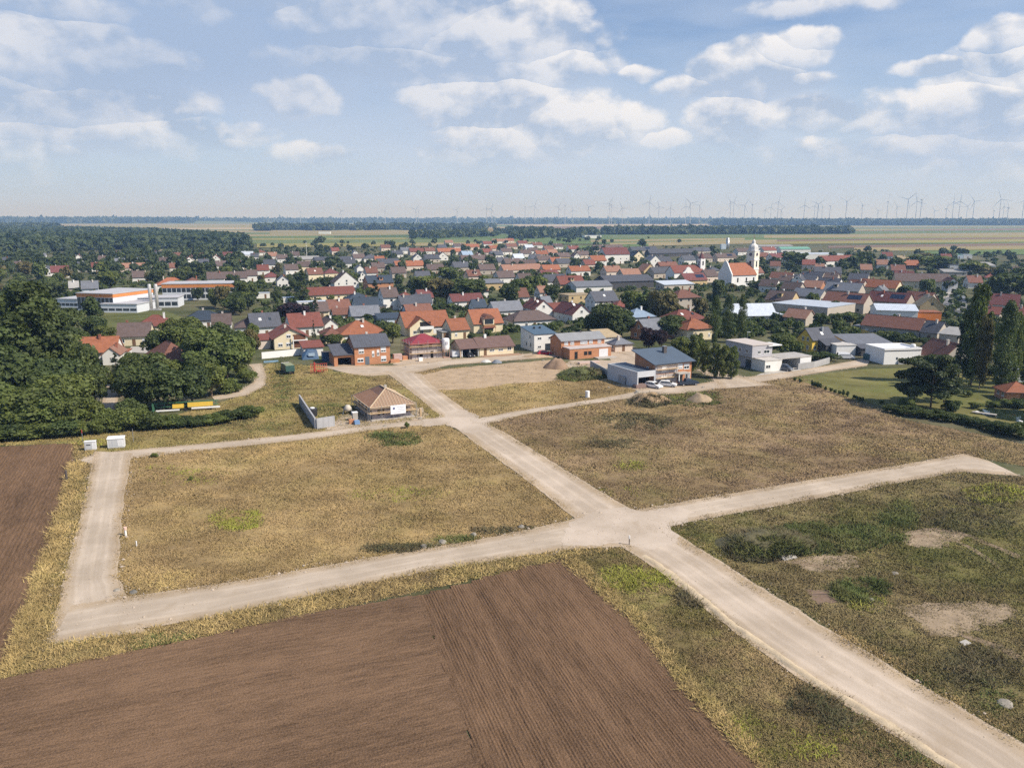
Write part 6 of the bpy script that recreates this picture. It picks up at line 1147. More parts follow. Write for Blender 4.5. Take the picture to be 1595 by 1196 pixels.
# --- unfinished house with bare rafters
R0 = 26.0; P, L, D = base(581, 655, 640, R0, 557); h = zat(581, 655, 631)
t = thing('unfinished_house', 'unfinished grey blockwork house with bare timber hipped roof beside the crossroads', 'house', P, math.radians(R0)); reg(t, P, L, D, h, h + 2.5, R0, 'the unfinished timber roofed house')
MB().box(0, L, 0, D, -.1, h - .03).obj('wall', mat('block_pinkish', (.44, .385, .38), .14, .45, .95, kind='brick'), t); MB().box(-.5, L + .6, -.9, D + .3, -.1, .25).obj('foundation_slab', PALE, t)
for x, w in ((1.0, 1.4), (L - 1.6, .9)): MB().box(x, x + w, -.04, .012, 1.0, 2.2).obj('window_opening', DARKIN, t)
for y in (D * .12, D * .3, D * .55, D * .75): MB().box(-.04, .012, y, y + 1.1, .9, 2.3).obj('window_opening', DARKIN, t)
ov = .75; tn = math.tan(math.radians(29)); a = min(L, D) / 2; rz = h + a * tn; e = h - ov * tn
if L >= D: R1, R2 = Vector((a, D / 2, rz)), Vector((L - a, D / 2, rz))
else: R1, R2 = Vector((L / 2, a, rz)), Vector((L / 2, D - a, rz))
C4 = [Vector(p) for p in ((-ov, -ov, e), (L + ov, -ov, e), (L + ov, D + ov, e), (-ov, D + ov, e))]
UND = mat('roof_underlay_brown', (.30, .20, .135), .15, .6, .9); LATH = mat('lath_brown', (.20, .115, .085), .15, .6, .9)
faces = [(C4[0], C4[1], R1 if L < D else R2, R1), (C4[1], C4[2], R2, R1 if L < D else R2), (C4[2], C4[3], R1 if L >= D else R2, R2), (C4[3], C4[0], R1, R2 if L < D else R1)]
ud = MB(); fr = MB(); br = MB(); f3 = MB()
for i, (p, q_, r_, s_) in enumerate(faces):
    n = (q_ - p).cross(s_ - p if (s_ - q_).length > .1 else r_ - p).normalized(); n = n if n.z > 0 else -n
    tri = [p, q_, r_] + ([s_] if (s_ - r_).length > .1 else []); (ud if i in (0, 1) else br).face([v + n * .02 for v in tri])
    m_ = int((q_ - p).length / (.62 if i % 2 == 0 else .45)); hgt = max((r_ - p).dot((r_ - p) - (q_ - p).normalized() * (r_ - p).dot((q_ - p).normalized())) ** .5, .1) if True else 0
    u = (q_ - p).normalized(); up = n.cross(u); up = up if up.z > 0 else -up; Lq = (q_ - p).length; ru, su = (r_ - p).dot(u), (s_ - p).dot(u); Hh = (r_ - p).dot(up)
    for k in range(1, m_):
        x = Lq * k / m_; lim = Hh * min(1, x / max(min(ru, su), .01), (Lq - x) / max(Lq - max(ru, su), .01)); A = p + u * x + n * .05; B = A + up * max(.1, lim - .05)
        if i == 3 and lim > Hh * .15: A = A; B = p + u * x + n * .05 + up * min(lim, Hh * .62)
        (fr if i != 3 else f3).tube(A, B, .05, 4)
for p, q_ in ((C4[0], R1), (C4[1], R1 if L < D else R2), (C4[2], R2), (C4[3], R2 if L < D else R1), (R1, R2)): fr.tube(p + Vector((0, 0, .1)), q_ + Vector((0, 0, .12)), .12, 4)
for k in range(4): fr.tube(C4[k], C4[(k + 1) % 4], .1, 4)
ro = ud.obj('roof', UND, t); br.obj('roof_boarding', LATH, ro); fr.obj('rafter', mat('rafter_pine', (.55, .43, .30), .15, 1.5, .8), ro); f3.obj('roof_batten', mat('batten_brown', (.33, .20, .135), .2, 1.5, .85), ro); MB().box(L * .52, L * .52 + .5, D * .45, D * .45 + .5, rz - .6, rz + .5).obj('chimney', PALE, ro)
scaffold('low timber scaffolding with walkways round the unfinished house', P, R0, L, D, 3.0, (1.55,), ('f', 'l', 'r'), 1.1)
bx0 = L * .42; bn = MB().box(bx0, bx0 + L * .40, -1.22, -1.19, 1.15, 3.0).obj('banner', mat('banner_white', (.80, .81, .84), .03, 1, .6), None); bn.matrix_world = t.matrix_world
bn.location = P; bn.rotation_euler.z = math.radians(R0); tag(bn, 'white advertising banner hung on the scaffolding of the unfinished house', 'banner')
MB().lathe([(.24, 0), (.24, .02)], 14).obj('logo', mat('logo_blue', (.10, .12, .25), .05, 2, .6), bn).matrix_local = Matrix.Translation((bx0 + .7, -1.225, 2.35)) @ Matrix.Rotation(math.pi / 2, 4, 'X')
ls = MB()
for k, (a_, b_) in enumerate(((1.3, .88), (1.5, .8), (1.3, .92), (.6, .7))): ls.box(bx0 + a_, bx0 + L * .40 * b_, -1.235, -1.222, 2.5 - k * .36, 2.62 - k * .36)
ls.obj('print', mat('print_grey', (.52, .54, .60), .05, 2, .7), bn)
def small(name, label, cat, x, y, parts, rz=GRID, group=None, z=0.0):
    P_ = at(x, y); P_.z = z; t_ = thing(name, label, cat, P_, math.radians(rz), group)
    for n_, b_, m_ in parts: b_.obj(n_, m_, t_)
    return t_
B = lambda *a: MB().box(*a)
CABW = mat('cabinet_grey_white', (.70, .70, .71), .06, 1, .55); CABG = mat('cabinet_door_grey', (.50, .51, .52), .05, 1, .5)
small('electrical_cabinet', 'smaller white electrical cabinet at the corner of the gravel tracks', 'cabinet', 141, 702, [('housing', B(-.9, .9, 0, .7, .15, 1.65), CABW), ('plinth', B(-.85, .85, .05, .65, -.1, .15), CONC), ('lid', B(-.95, .95, -.06, .76, 1.652, 1.72), WHITE), ('door', B(-.8, .35, -.04, -.001, .3, 1.6), CABG), ('vent', B(-.6, .1, -.06, -.041, 1.0, 1.15), DARKIN)], 14)
small('electrical_cabinet', 'larger white transformer kiosk beside the smaller cabinet', 'cabinet', 181, 698.5, [('housing', B(-1.35, 1.35, 0, 1.1, .2, 1.75), CABW), ('plinth', B(-1.3, 1.3, .05, 1.05, -.1, .2), PALE), ('roof', MB().prism([(-1.42, -.1, 1.75), (1.42, -.1, 1.75), (1.42, 1.2, 1.95), (-1.42, 1.2, 1.95)], (0, 0, .1)), WHITE), ('door', B(-1.1, -.6, -.04, -.001, .4, 1.6), CABG), ('door', B(-.55, .25, -.04, -.001, .4, 1.6), CABG), ('door', B(.3, 1.1, -.04, -.001, .4, 1.6), CABW)], 14)
def post(x, y, h_, label, m, r_=.09, name='marker_post', cap=None):
    t_ = thing(name, label, 'post', at(x, y)); MB().lathe([(r_, -.1), (r_, h_), (r_ * .6, h_ + .05)], 8).obj('shaft', m, t_)
    if cap: MB().lathe([(r_ * 1.5, h_ * .75), (r_ * 1.5, h_ + .08)], 8).obj('cap', cap, t_)
    return t_
ORG = mat('orange_plastic', (.65, .2, .05), .1, 2, .6)
post(196, 834, 1.1, 'white marker post with orange tip at the edge of the left plot', WHITE, .14, cap=mat('cap_salmon', (.75, .5, .4), .1, 2, .6)); post(213, 851, .7, 'short pale stake in the left plot grass', WHITE, .07); post(104, 748, 1.6, 'dark wooden post beside the left ploughed field', FASC, .16); post(980, 849, 1.2, 'thin dark marker post at the corner of the main crossing', FASC, .06, cap=WHITE); post(915, 619, 1.5, 'stout white round pillar on the edge of the triangle plot', WHITE, .5, 'pillar')
post(129, 688, 2.2, 'thin pole with red mark behind the smaller electrical cabinet', STEEL, .05, cap=mat('red_mark', (.4, .05, .06), .1, 2, .6)); post(208, 688, 2.4, 'thin grey pole behind the larger transformer kiosk', STEEL, .05); post(655, 648, 1.6, 'pale timber post leaning by the unfinished house', TIMB, .2)
def rock(x, y, s, label, m=None, fl=.6):
    b_ = bmesh.new(); bmesh.ops.create_icosphere(b_, subdivisions=2, radius=1); rr = random.Random(int(x * 3 + y))
    for v in b_.verts: v.co *= 1 + .3 * mnoise.noise(v.co * 1.3 + Vector((x, y, 0))); v.co.z = max(v.co.z * fl, -.25)
    me = bpy.data.meshes.new('rock'); b_.to_mesh(me); b_.free(); me.materials.append(m or mat('rock_pale', (.29, .26, .215), .3, 2, .95, bump=.4)); o = link('rock', me, None, at(x, y)); o.scale = (s, s * .8, s); o.rotation_euler.z = rr.uniform(0, 6); tag(o, label, 'rock'); return o
rock(182, 920, .45, 'pale stone at the inner corner of the gravel tracks'); rock(208, 923, .55, 'dark stone half in the grass at the inner corner of the tracks', mat('rock_dark', (.16, .15, .13), .3, 2, .95)); rock(1566, 1096, .8, 'large pale flat boulder near the lower right edge', None, .3); rock(690, 845, .7, 'pale boulder in the weeds above the lower track'); rock(738, 833, .5, 'greyish boulder near the right end of the lower track'); rock(812, 821, .55, 'grey boulder just before the main crossing'); rock(660, 852, .6, 'small pale boulder farther left above the lower track'); rock(1357, 934, .4, 'pale stone beside the lush green weed patch'); rock(1394, 893, .5, 'pale flat stone above the lush weed patch', None, .3); rock(993, 612, .9, 'white boulder at the road edge before the three parked cars'); rock(984, 603, .8, 'pale rubble lump beside the grey extension')
small('concrete_slab', 'tilted pale concrete slab at the end of the bare soil', 'slab', 1226, 869, [('slab', MB().prism([(-1, -.6, .05), (1, -.6, .05), (1, .6, .4), (-1, .6, .4)], (0, 0, .15)), PALE)]); small('paper_scrap', 'pale flat sheet lying at the edge of the sandy patch', 'debris', 1503, 1002, [('sheet', MB().prism([(-.5, -.3, .05), (.5, -.3, .07), (.45, .3, .16), (-.4, .3, .1)], (0, 0, .04)), PALE)])
def mound(x, y, rx, ry, h_, m, label, name='earth_mound'):
    P_ = at(x, y); n_, k_ = 28, 9; v = []
    for j in range(k_ + 1):
        q_ = j / k_
        for i in range(n_):
            a_ = 2 * math.pi * i / n_; s_ = 1 + .25 * mnoise.noise(Vector((math.cos(a_) * 1.3 + x, math.sin(a_) * 1.3, y)))
            px, py = rx * q_ * s_ * math.cos(a_), ry * q_ * s_ * math.sin(a_); z_ = h_ * (1 - q_ * q_) ** 1.3 * (1 + .35 * mnoise.noise(Vector((px * .7, py * .7, x)))) + .12 * mnoise.noise(Vector((px * 2, py * 2, y)))
            v.append((px, py, z_ if j < k_ else -.2))
    f = [(j * n_ + i, j * n_ + (i + 1) % n_, (j + 1) * n_ + (i + 1) % n_, (j + 1) * n_ + i) for j in range(k_) for i in range(n_)]
    o = link(name, npmesh(name, v, f, m, smooth=True), None, P_); tag(o, label, 'mound'); return o
mound(868, 573, 3.6, 3.0, 2.6, mat('soil_brown', (.27, .185, .125), .3, .8, .95, bump=.5), 'bare brown soil heap in front of the long brick house'); mound(905, 585, 6.5, 4, 2.2, mat('soil_green', (.12, .13, .05), .3, .8, .95, bump=.5), 'earth mound overgrown with green weeds beside the grey wall'); mound(1012, 625, 5, 3.2, 1.9, mat('soil_tan', (.34, .24, .14), .3, .8, .95, bump=.5), 'tan earth mound with weeds on the road edge opposite the parked cars'); mound(1090, 624, 3.2, 2.6, 1.7, SAND, 'pale sandy mound right of the weedy tan mound'); mound(1195, 850, 6.5, 4.2, 1.6, mat('soil_weedy', (.13, .115, .06), .3, .8, .95, bump=.5), 'dark weedy mound near the right side of the main crossing'); mound(835, 556, 5, 1.6, .8, DIRT, 'low rubble ridge along the upper track before the brick house'); mound(757, 564, 1.6, .9, .7, mat('gravel_white', (.62, .60, .56), .1, .8, .95, bump=.4), 'small pale gravel heap below the long bungalow'); mound(774, 565, 1.7, 1.1, .9, mat('gravel_blue', (.20, .22, .25), .15, .8, .95, bump=.4), 'small blue grey gravel heap beside the pale one')
def mz(P_, rx, ry, h_): return lambda C: h_ * .9 * np.clip(1 - ((C[:, 0] - P_.x) / rx) ** 2 - ((C[:, 1] - P_.y) / ry) ** 2, 0, 1) ** 1.3
for n_, (x, y, rx, ry, h_, a, b, m_, dn) in enumerate(((905, 585, 6.5, 4, 2.0, 34, 10, B_LUSH, .9), (912, 585, 6.5, 4, 2.0, 30, 9, B_WEED, .5), (1012, 625, 5, 3.2, 1.7, 32, 9, B_WEED, .7), (1195, 850, 6.5, 4.2, 1.4, 70, 24, B_WEED, .8), (1200, 855, 6.5, 4.2, 1.3, 60, 20, B_LUSH, .35))): blades('weeds', ell(x, y, a, b), dn, m_, 'weeds growing over an earth mound', .40, .042, seed=90 + n_, zf=mz(at(x, y), rx, ry, h_))
# --- building-site things beside the unfinished house
tb = thing('cement_mixer', 'small cement mixer with pale drum in the grass by the unfinished house', 'mixer', at(542, 645)); b = MB().lathe([(.35, 0), (.75, .3), (.8, .8), (.45, 1.3), (.4, 1.35)], 12, (0, 0, .6)); b.obj('drum', mat('drum_pale', (.55, .5, .42), .2, 1, .7), tb, True)
for s in (-1, 1): MB().tube((s * .8, 0, 1.2), (s * .9, .7, 0), .06, 5).obj('leg', STEEL, tb); MB().tube((s * .8, 0, 1.2), (s * .9, -.7, 0), .06, 5).obj('leg', STEEL, tb)
small('pallet', 'wooden pallet of bricks by the track', 'pallet', 548, 660, [('deck', B(-.6, .6, -.4, .4, .05, .15), TIMB), ('bricks', B(-.55, .55, -.38, .38, .152, .9), BRK)]); small('water_tank', 'blue and white water container by the track', 'container', 556, 661, [('tank', B(-.5, .5, -.5, .5, .15, .8), mat('tank_blue', (.18, .30, .50), .1, 1, .5)), ('frame', B(-.55, .55, -.55, .55, 0, .149), STEEL)]); small('site_toilet', 'pale upright site box next to the brick pallet', 'box', 553, 655, [('wall', B(-.5, .5, -.5, .5, 0, 1.7), PALE), ('roof', B(-.55, .55, -.55, .55, 1.702, 1.8), WHITE)]); small('black_bin', 'black round silage roll behind the retaining wall', 'roll', 487, 648, [('body', MB().lathe([(.9, 0), (1.0, .2), (1.0, 1.5), (.8, 1.7)], 14), mat('black_plastic', (.03, .03, .035), .2, 1, .5)), ('wrap', MB().lathe([(.5, 1.7), (.45, 1.85)], 10), WHITE)]); small('sand_bag', 'white bulk bag on the ground inside the retaining wall', 'bag', 510, 658, [('bag', MB().lathe([(.5, 0), (.6, .4), (.55, .75), (.3, .8)], 10), WHITE)])
small('brick_pallet', 'stack of pinkish bricks on pallets between the brick and scaffolded houses', 'pallet', 624, 561, [('deck', B(-2.2, 2.2, -.8, .8, .02, .15), TIMB), ('bricks', B(-2.1, .3, -.7, .7, .152, 1.9), mat('brick_pink', (.58, .42, .38), .15, 1, .9, kind='brick')), ('bricks', B(.5, 2.0, -.7, .7, .152, 1.2), BRK)]); small('brick_pallet', 'low orange brick stack right of the open garage house', 'pallet', 615, 565, [('deck', B(-1.4, 1.4, -.6, .6, .02, .15), TIMB), ('bricks', B(-1.3, 1.3, -.55, .55, .152, 1.0), BRK)]); small('blue_tarp_stack', 'dark blue covered stack in front of the carport with red roof', 'stack', 483, 559, [('cover', MB().prism([(-2.4, -1.2, 0), (2.4, -1.2, 0), (2.1, 0, 2.4), (-.5, 0, 2.7), (-2.2, 0, 1.3)], (0, 1.6, 0)), mat('tarp_blue', (.04, .09, .17), .3, .8, .5)), ('sheet', B(-.6, 1.2, -1.25, -1.21, 1.0, 1.9), mat('tarp_light', (.35, .45, .55), .2, 1, .5))]); small('blue_container', 'dark blue tall container left of the brick garage', 'container', 508, 562, [('wall', B(-1.1, 1.1, -1, 1, 0, 2.6), mat('container_blue', (.045, .10, .20), .15, 1, .5, bands=('X', 2, .4))), ('roof', B(-1.15, 1.15, -1.05, 1.05, 2.602, 2.7), FASC)]); small('blue_sheet_stack', 'flat pale blue sheet pile below the white garden wall', 'stack', 422, 564, [('sheets', B(-2, 2, -.5, .5, 0, .35), mat('sheet_blue', (.20, .32, .42), .2, 1, .6))])
tw = small('water_tank', 'dark teal framed tank on the yard before the low pale house', 'tank', 1357, 560, [('tank', B(-2.2, 2.2, -1, 1, .1, 1.8), mat('tank_teal', (.06, .12, .13), .2, 1, .5, bands=('X', 1.2, .5))), ('skid', B(-2.3, 2.3, -1.1, 1.1, -.05, .098), STEEL)]); small('yellow_shelter', 'small yellow sheet leaning beside the white box house', 'sheet', 1370, 561, [('sheet', MB().prism([(-1.3, 0, .1), (1.3, -.3, .3), (1.2, .9, 1.3), (-1.0, .9, 1.0)], (0, 0, .08)), mat('sheet_yellow', (.72, .56, .06), .1, 1, .5))])
small('timber_stack', 'low stack of pinkish planks in front of the long brick house', 'timber', 917, 566, [('planks', B(-3.2, 3.2, -.7, .7, .1, .5), mat('plank_pink', (.55, .42, .36), .2, 1.5, .85, bands=('Y', 3, .4))), ('bearer', B(-3, 3, -.1, .1, 0, .098), TIMB)])
small('timber_stack', 'short plank stack beside the parked cars at the grey extension', 'timber', 996, 604, [('planks', B(-1.4, 1.4, -.8, .8, .1, .9), mat('plank_brown', (.24, .17, .15), .2, 1.5, .85, bands=('Z', 5, .4))), ('bearer', B(-1.3, 1.3, -.1, .1, 0, .098), TIMB)])
small('brick_pallet', 'brick pallet with white wrapping at the left end of the earth plot', 'pallet', 655, 563, [('deck', B(-.6, .6, -.5, .5, .02, .15), TIMB), ('wrap', B(-.55, .55, -.45, .45, .152, 1.1), WHITE)])
small('site_container', 'white site container on wheels beside the silo and bungalow carport', 'container', 711, 556, [('wall', B(-1.6, 1.6, -1, 1, .3, 1.9), mat('container_white', (.66, .68, .72), .1, 1, .5, bands=('X', 2, .4))), ('roof', B(-1.65, 1.65, -1.05, 1.05, 1.902, 1.98), STEEL), ('skid', B(-1.5, 1.5, -.8, .8, 0, .298), FASC)])
for i_, (x_, y_) in enumerate(((878, 573), (890, 568), (846, 562), (960, 600), (948, 604), (655, 652), (648, 660), (530, 662), (600, 664), (640, 566), (632, 572), (668, 566), (1008, 612), (1110, 606), (1095, 604))): rock(x_, y_, .28 + .12 * (i_ % 3), 'small lump of rubble lying ' + ('by the brown soil heap', 'right of the brown soil heap', 'left of the brown soil heap', 'before the grey extension', 'on the grass left of the grey extension', 'by the leaning timber post', 'near the right corner of the unfinished house', 'between the retaining wall and the brick pallet', 'on the track side of the unfinished house', 'before the maroon roofed shell', 'left of the wrapped brick pallet', 'right of the wrapped brick pallet', 'at the road edge beside the white boulder', 'at the road right of the three cars', 'beside the dark blue pickup')[i_])
# --- farm machines on the meadow
GRN = mat('trailer_green', (.045, .10, .085), .2, 1, .5); t = thing('farm_trailer', 'dark green tipping trailer loaded with pale grain sacks on the meadow', 'trailer', at(447, 580), math.radians(118)); MB().box(-4.2, .2, -1.15, 1.15, .95, 2.5).obj('body', GRN, t); MB().box(.5, 2.2, -1.1, 1.1, .8, 2.2).obj('front_box', mat('box_teal', (.05, .16, .13), .2, 1, .5), t); MB().box(.55, 2.15, -1.05, 1.05, 2.203, 2.4).obj('load', PALE, t); MB().box(-4.1, .1, -1.05, 1.05, 2.503, 2.58).obj('cover', mat('cover_olive', (.25, .27, .16), .2, 1, .7), t)
for x in (-3.2, -1.8, 1.4):
    for s in (-1, 1): wh = MB().tube((x, s * .85, .45), (x, s * 1.15, .45), .45, 12).obj('wheel', TYRE, t); MB().tube((x, s * 1.15, .45), (x, s * 1.17, .45), .22, 10).obj('rim', RIM, wh)
MB().box(-4.2, 2.2, -.3, .3, .6, .8).obj('chassis', FASC, t)
RED = mat('machine_red', (.42, .055, .04), .2, 2, .5); t = thing('cultivator', 'folded red tine cultivator standing on the meadow', 'cultivator', at(497, 581), math.radians(20)); b = MB()
for z in (.7, 1.6, 2.4): b.box(-2.2, 2.2, -.08, .08, z, z + .12)
b.box(-.5, .5, -.6, .6, .5, .7); b.obj('frame', RED, t); MB().box(-1.3, -.9, -.3, .3, .6, 2.9).obj('mast', RED, t)
for i in range(9): x = -2.1 + i * .52; MB().tube((x, .1, 2.5), (x, -.35, .1), .06, 4).obj('tine', mat('tine_orange', (.60, .20, .10), .2, 2, .6), t)
for s in (-1, 1): MB().tube((s * 1.2 - .1, .5, .45), (s * 1.2 + .1, .5, .45), .45, 12).obj('wheel', TYRE, t)
YEL = mat('machine_yellow', (.58, .38, .05), .1, 1, .5); GRM = mat('machine_green', (.06, .16, .09), .2, 1, .5); t = thing('farm_implement', 'long green and yellow farm machine lying along the bushes', 'farm machine', at(290, 639), math.radians(16)); b = MB()
b.box(-6.5, 6.5, .9, 1.1, 1.5, 1.7); b.box(-6.5, 6.5, .9, 1.1, .7, .85); b.box(-6.5, -6.2, -.9, 1.1, .3, 1.9)
for i in range(8): b.box(-6 + i * 1.7, -5.85 + i * 1.7, .92, 1.08, .85, 1.5)
b.obj('frame', GRM, t); MB().prism([(-2.6, -.5, .7), (-2.6, .5, .7), (-2.6, .5, 1.35), (-2.6, -.2, 1.5)], (2.2, 0, 0)).obj('hopper', YEL, t); MB().prism([(.4, -.5, .8), (.4, .5, .8), (.4, .5, 1.5), (.4, -.2, 1.7)], (5.0, 0, 0)).obj('hopper', YEL, t); MB().box(-5.8, -1.2, -1.1, -.8, .3, .55).obj('beam', WHITE, t); MB().box(1.2, 6.9, -1.1, -.8, .45, .75).obj('beam', WHITE, t)
for x in (-5, 0, 5):
    for s in (-.6, .6): MB().tube((x, s - .1, .35), (x, s + .1, .35), .35, 12).obj('wheel', TYRE, t)
t = thing('lattice_arch', 'narrow pale steel lattice frame with rounded top among the bushes', 'frame', at(151, 632), math.radians(30)); H = zat(151, 632, 590); b = MB()
for s in (-1, 1): b.tube((s * .55, 0, 0), (s * .75, 0, H * .75), .07, 5)
for i in range(8): a_, c_ = math.pi * i / 8, math.pi * (i + 1) / 8; b.tube((.75 * math.cos(a_), 0, H * .75 + H * .22 * math.sin(a_)), (.75 * math.cos(c_), 0, H * .75 + H * .22 * math.sin(c_)), .07, 5)
b.obj('frame', STEEL, t); b = MB()
for i in range(9): z = H * .08 * i + .2; b.tube((-.6, 0, z), (.62, 0, z + H * .08), .035, 4); b.tube((.6, 0, z), (-.62, 0, z + H * .08), .035, 4)
b.obj('lattice', mat('lattice_blue', (.45, .55, .62), .1, 2, .5), t)
# --- garden pond and terrace at the right edge
m, hN, bs = newmat('pond_water'); bs.inputs['Base Color'].default_value = (.018, .028, .018, 1); bs.inputs['Roughness'].default_value = .04; bs.inputs['Specular IOR Level'].default_value = .8
sheet('water', [(1518, 640), (1535, 636), (1600, 640), (1640, 646), (1640, 660), (1575, 656), (1540, 650)], .09, m, .15, 1); rock(1522, 643, .7, 'white stone at the left end of the garden pond', WHITE); rock(1588, 657, .6, 'white boulder in front of the garden pond', WHITE)
small('jetty', 'short wooden jetty across the left end of the pond', 'jetty', 1533, 646, [('deck', B(-.5, .5, -2.2, 2.2, .3, .4), PALE), ('post', B(-.45, -.35, -2.1, -2.0, -.2, .3), TIMB), ('post', B(.35, .45, 2.0, 2.1, -.2, .3), TIMB)], 50)
for x, y, z_ in ((1535, 556, 6.5), (1210, 540, 0), (1163, 545, 5.5)):
    if z_: t = thing('street_lamp', 'pale slim lamp post ' + ('before the tall dark trees at right' if x > 1500 else 'behind the modern grey house'), 'lamp', at(x, y + 30 if x > 1500 else y)); MB().tube((0, 0, 0), (0, 0, z_), .09, 6, .06).obj('pole', STEEL, t); MB().box(-.15, .9, -.12, .12, z_, z_ + .12).obj('lamp_head', FRAME, t)
# --- low gravel bank along the left side of the main road
bl = densify(wpoly([(1003, 866), (1050, 898), (1130, 965), (1250, 1050), (1400, 1140), (1480, 1195), (1640, 1308)]), .5, .2, closed=False); v = []; n_ = 5
for i, p in enumerate(bl):
    d = (bl[min(i + 1, len(bl) - 1)] - bl[max(i - 1, 0)]).normalized(); nn = Vector((-d.y, d.x)); hh_ = .22 + .14 * mnoise.noise(Vector((p.x * .4, p.y * .4, 2)))
    for k, (o_, z_) in enumerate(((-.6, .03), (-.25, .7), (0, 1), (.3, .7), (.7, .03))): q_ = p + nn * (o_ + .15 * mnoise.noise(Vector((p.x, p.y, k)))); v.append((q_.x, q_.y, z_ * hh_))
setting(npo('gravel_bank', v, [(i * n_ + k, i * n_ + k + 1, (i + 1) * n_ + k + 1, (i + 1) * n_ + k) for i in range(len(bl) - 1) for k in range(n_ - 1)], mat('gravel_bank_tan', (.50, .40, .27), .25, .8, .95, bump=.4)))
# ================================================================== WIND TURBINES
TURB = mat('turbine_white', (.42, .44, .47), .03, .05, .5)
TW = [(1200, 324), (1211, 316), (1216, 328), (1252, 321), (1268, 322), (1273, 319), (1280, 324), (1292, 322), (1317, 315), (1342, 321), (1367, 329), (1381, 316), (1396, 323), (1412, 312), (1426, 315), (1433, 313), (1455, 329), (1473, 326), (1483, 316), (1493, 315), (1505, 323), (1515, 315), (1547, 329), (1556, 312), (1562, 323), (1569, 325), (1592, 315),
      (818, 323), (833, 322), (870, 323), (880, 321), (892, 328), (917, 323), (949, 318), (952, 320), (969, 325), (1011, 316), (1026, 323), (1044, 325), (1068, 322), (1075, 318), (1089, 321), (1119, 331), (1137, 316), (1142, 317), (1159, 321), (1171, 320), (1191, 328), (468, 330), (532, 329), (600, 328), (648, 327), (652, 330), (712, 328), (758, 325), (766, 326)]
TW.sort()
def turbine_meshes(hub, R):
    t_ = MB().lathe([(1.9, 0), (1.6, hub * .5), (1.1, hub)], 10).mesh('tower', TURB); n_ = MB().box(-1.9, 1.9, -3, 8, hub - 1.8, hub + 2.0).mesh('nacelle', TURB); h_ = MB().lathe([(2.0, 0), (1.9, 1.5), (.8, 3.2)], 8).mesh('hub', TURB)
    b = MB(); b.prism([(-.8, 0, 1), (1.0, 0, 1), (1.6, 0, R * .2), (.4, 0, R), (-.2, 0, R), (-.8, 0, R * .2)], (0, .7, 0)); return t_, n_, h_, b.mesh('blade', TURB)
HUBS = {}
for i, (x, yh) in enumerate(TW):
    hub = 139 if yh < 318 else 120 if yh < 325 else 95; R = hub * .40; d = (hub - CAMZ) * F / (EYE - yh)
    if hub not in HUBS: HUBS[hub] = turbine_meshes(hub, R)
    tm, nm, hm_, bm_ = HUBS[hub]; az = math.atan((x - CX) / (F / CT)); P = Vector((math.tan(az) * d, d, 0)); P.z = 0
    rr = random.Random(i * 13); k = len(TW) - i; sz = 'large' if hub == 139 else 'middle sized' if hub == 120 else 'small faint'
    r = thing('wind_turbine', '', 'wind turbine', P, math.radians(rr.uniform(-35, 25)), 'wind turbines along the horizon'); r['_n'] = k; r['_s'] = sz
    link('tower', tm, r); link('nacelle', nm, r); h = link('hub', hm_, r); h.matrix_local = Matrix.Translation((0, -3, hub)) @ Matrix.Rotation(math.pi / 2, 4, 'X'); a0 = rr.uniform(0, 2.1)
    for j in range(3): b = link('blade', bm_, r); b.matrix_local = Matrix.Translation((0, -4.2, hub)) @ Matrix.Rotation(a0 + j * 2 * math.pi / 3, 4, 'Y')
# ================================================================== LABELS : what each thing looks like and what it stands beside
bpy.context.view_layer.update()
ORD = ['nearest', 'second nearest', 'third nearest', 'fourth nearest', 'fifth nearest', 'sixth nearest', 'seventh nearest', 'eighth nearest', 'ninth nearest', 'tenth nearest', 'eleventh nearest', 'twelfth nearest'] + ['%dth nearest' % i for i in range(13, 90)]
MARK = [(P + dirs(rot)[1] * D / 2, desc, r) for (r, P, L, D, h, top, rot, ty, rc, wc, desc) in HOUSES if desc]
MARK += [(at(1133, 532), 'the three tall poplars', None), (at(1449, 638), 'the big pines on the lawn', None), (at(478, 402), 'the thin mast', None), (at(945, 528), 'the large dark tree behind the long brick house', None), (at(1485, 475), 'the village car park', None), (at(240, 483), 'the twin steel chimneys', None)]
def where(P):
    m_ = min(MARK, key=lambda a: (a[0] - P).length); d = P - m_[0]
    v = Vector((m_[0].x, m_[0].y, 0)).normalized(); s = Vector((v.y, -v.x, 0)); a, b = d.dot(s), d.dot(v)
    return m_[1], ('right of' if a > 0 else 'left of') if abs(a) > abs(b) else ('behind' if b > 0 else 'in front of'), d.length
todo = {}
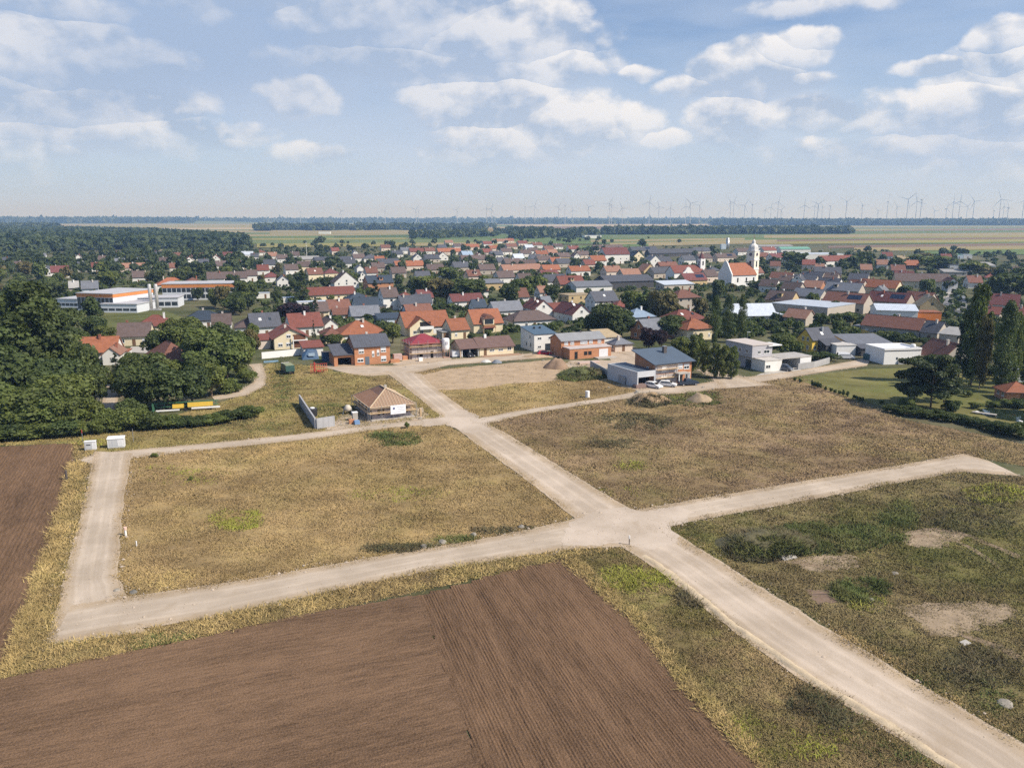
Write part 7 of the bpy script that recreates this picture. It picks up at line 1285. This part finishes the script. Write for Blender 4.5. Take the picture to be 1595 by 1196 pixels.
for (r, P, L, D, h, top, rot, ty, rc, wc, desc) in HOUSES:
    if r['label']: continue
    big_ = 'long ' if L > 20 else 'small ' if L < 9 else 'tall ' if h > 4.5 else ''
    look = '%s%s house with %s %s roof' % (big_, WN[wc], RN[rc], TYP[ty]) if ty != 'f' else '%s%s flat roofed building' % (big_, WN[wc])
    if desc: r['label'] = (look if len(look.split()) <= 9 else look) + ', known as ' + desc if False else look + ', ' + desc[4:]; continue
    m_, rel, ds = where(P + dirs(rot)[1] * D / 2); todo.setdefault((look, rel, m_), []).append((ds, r, 'one'))
LN = {L_DARK.name: 'dark green', L_MID.name: 'green', L_LIGHT.name: 'light green', L_OLIVE.name: 'olive green', L_PURP.name: 'dark purple', L_CONE.name: 'blackish green', L_PINE.name: 'dark green', L_POP.name: 'deep green', L_WOOD.name: 'dull green'}
SH = dict(broad='round tree', tall='tall tree', poplar='slim poplar', conifer='pointed conifer', pine='spreading pine', bush='low shrub')
for (r, P, H, Wm, kind, leaf, desc) in TREES:
    m_, rel, ds = where(P); sz = '' if kind == 'bush' else 'big ' if H > 12 else 'small ' if H < 5 else ''
    todo.setdefault(('%s%s %s' % (sz, LN[leaf.name], 'young hedge plant' if r.name.startswith('hedge') else SH[kind]), rel, m_), []).append((ds, r, 'one'))
for (look, rel, m_), l in todo.items():
    l.sort(key=lambda a: a[0])
    for i, (ds, r, w) in enumerate(l):
        s = '%s, %s%s %s' % (look, '' if len(l) == 1 else ORD[i] + ' ', rel, m_)
        if len(s.split()) > 16: s = '%s, %s%s %s' % (look.replace(' with ', ', '), '' if len(l) == 1 else ORD[i].split()[0] + ' ', rel, m_[4:])
        if len(s.split()) > 16: s = s.replace(' roof', '', 1)
        r['label'] = ' '.join(s.split()[:16])
for o in SC.objects:
    if '_n' in o.keys():
        n_ = o['_n']; r_ = len(TW) - n_ + 1
        o['label'] = '%s wind turbine on the horizon, %s from the %s end' % (o['_s'], ORDN(n_ if n_ <= r_ else r_), 'right' if n_ <= r_ else 'left') if False else '%s white wind turbine on the horizon, number %d from the right end' % (o['_s'], n_)
    for k in ('_n', '_s', '_d'):
        if k in o.keys(): del o[k]
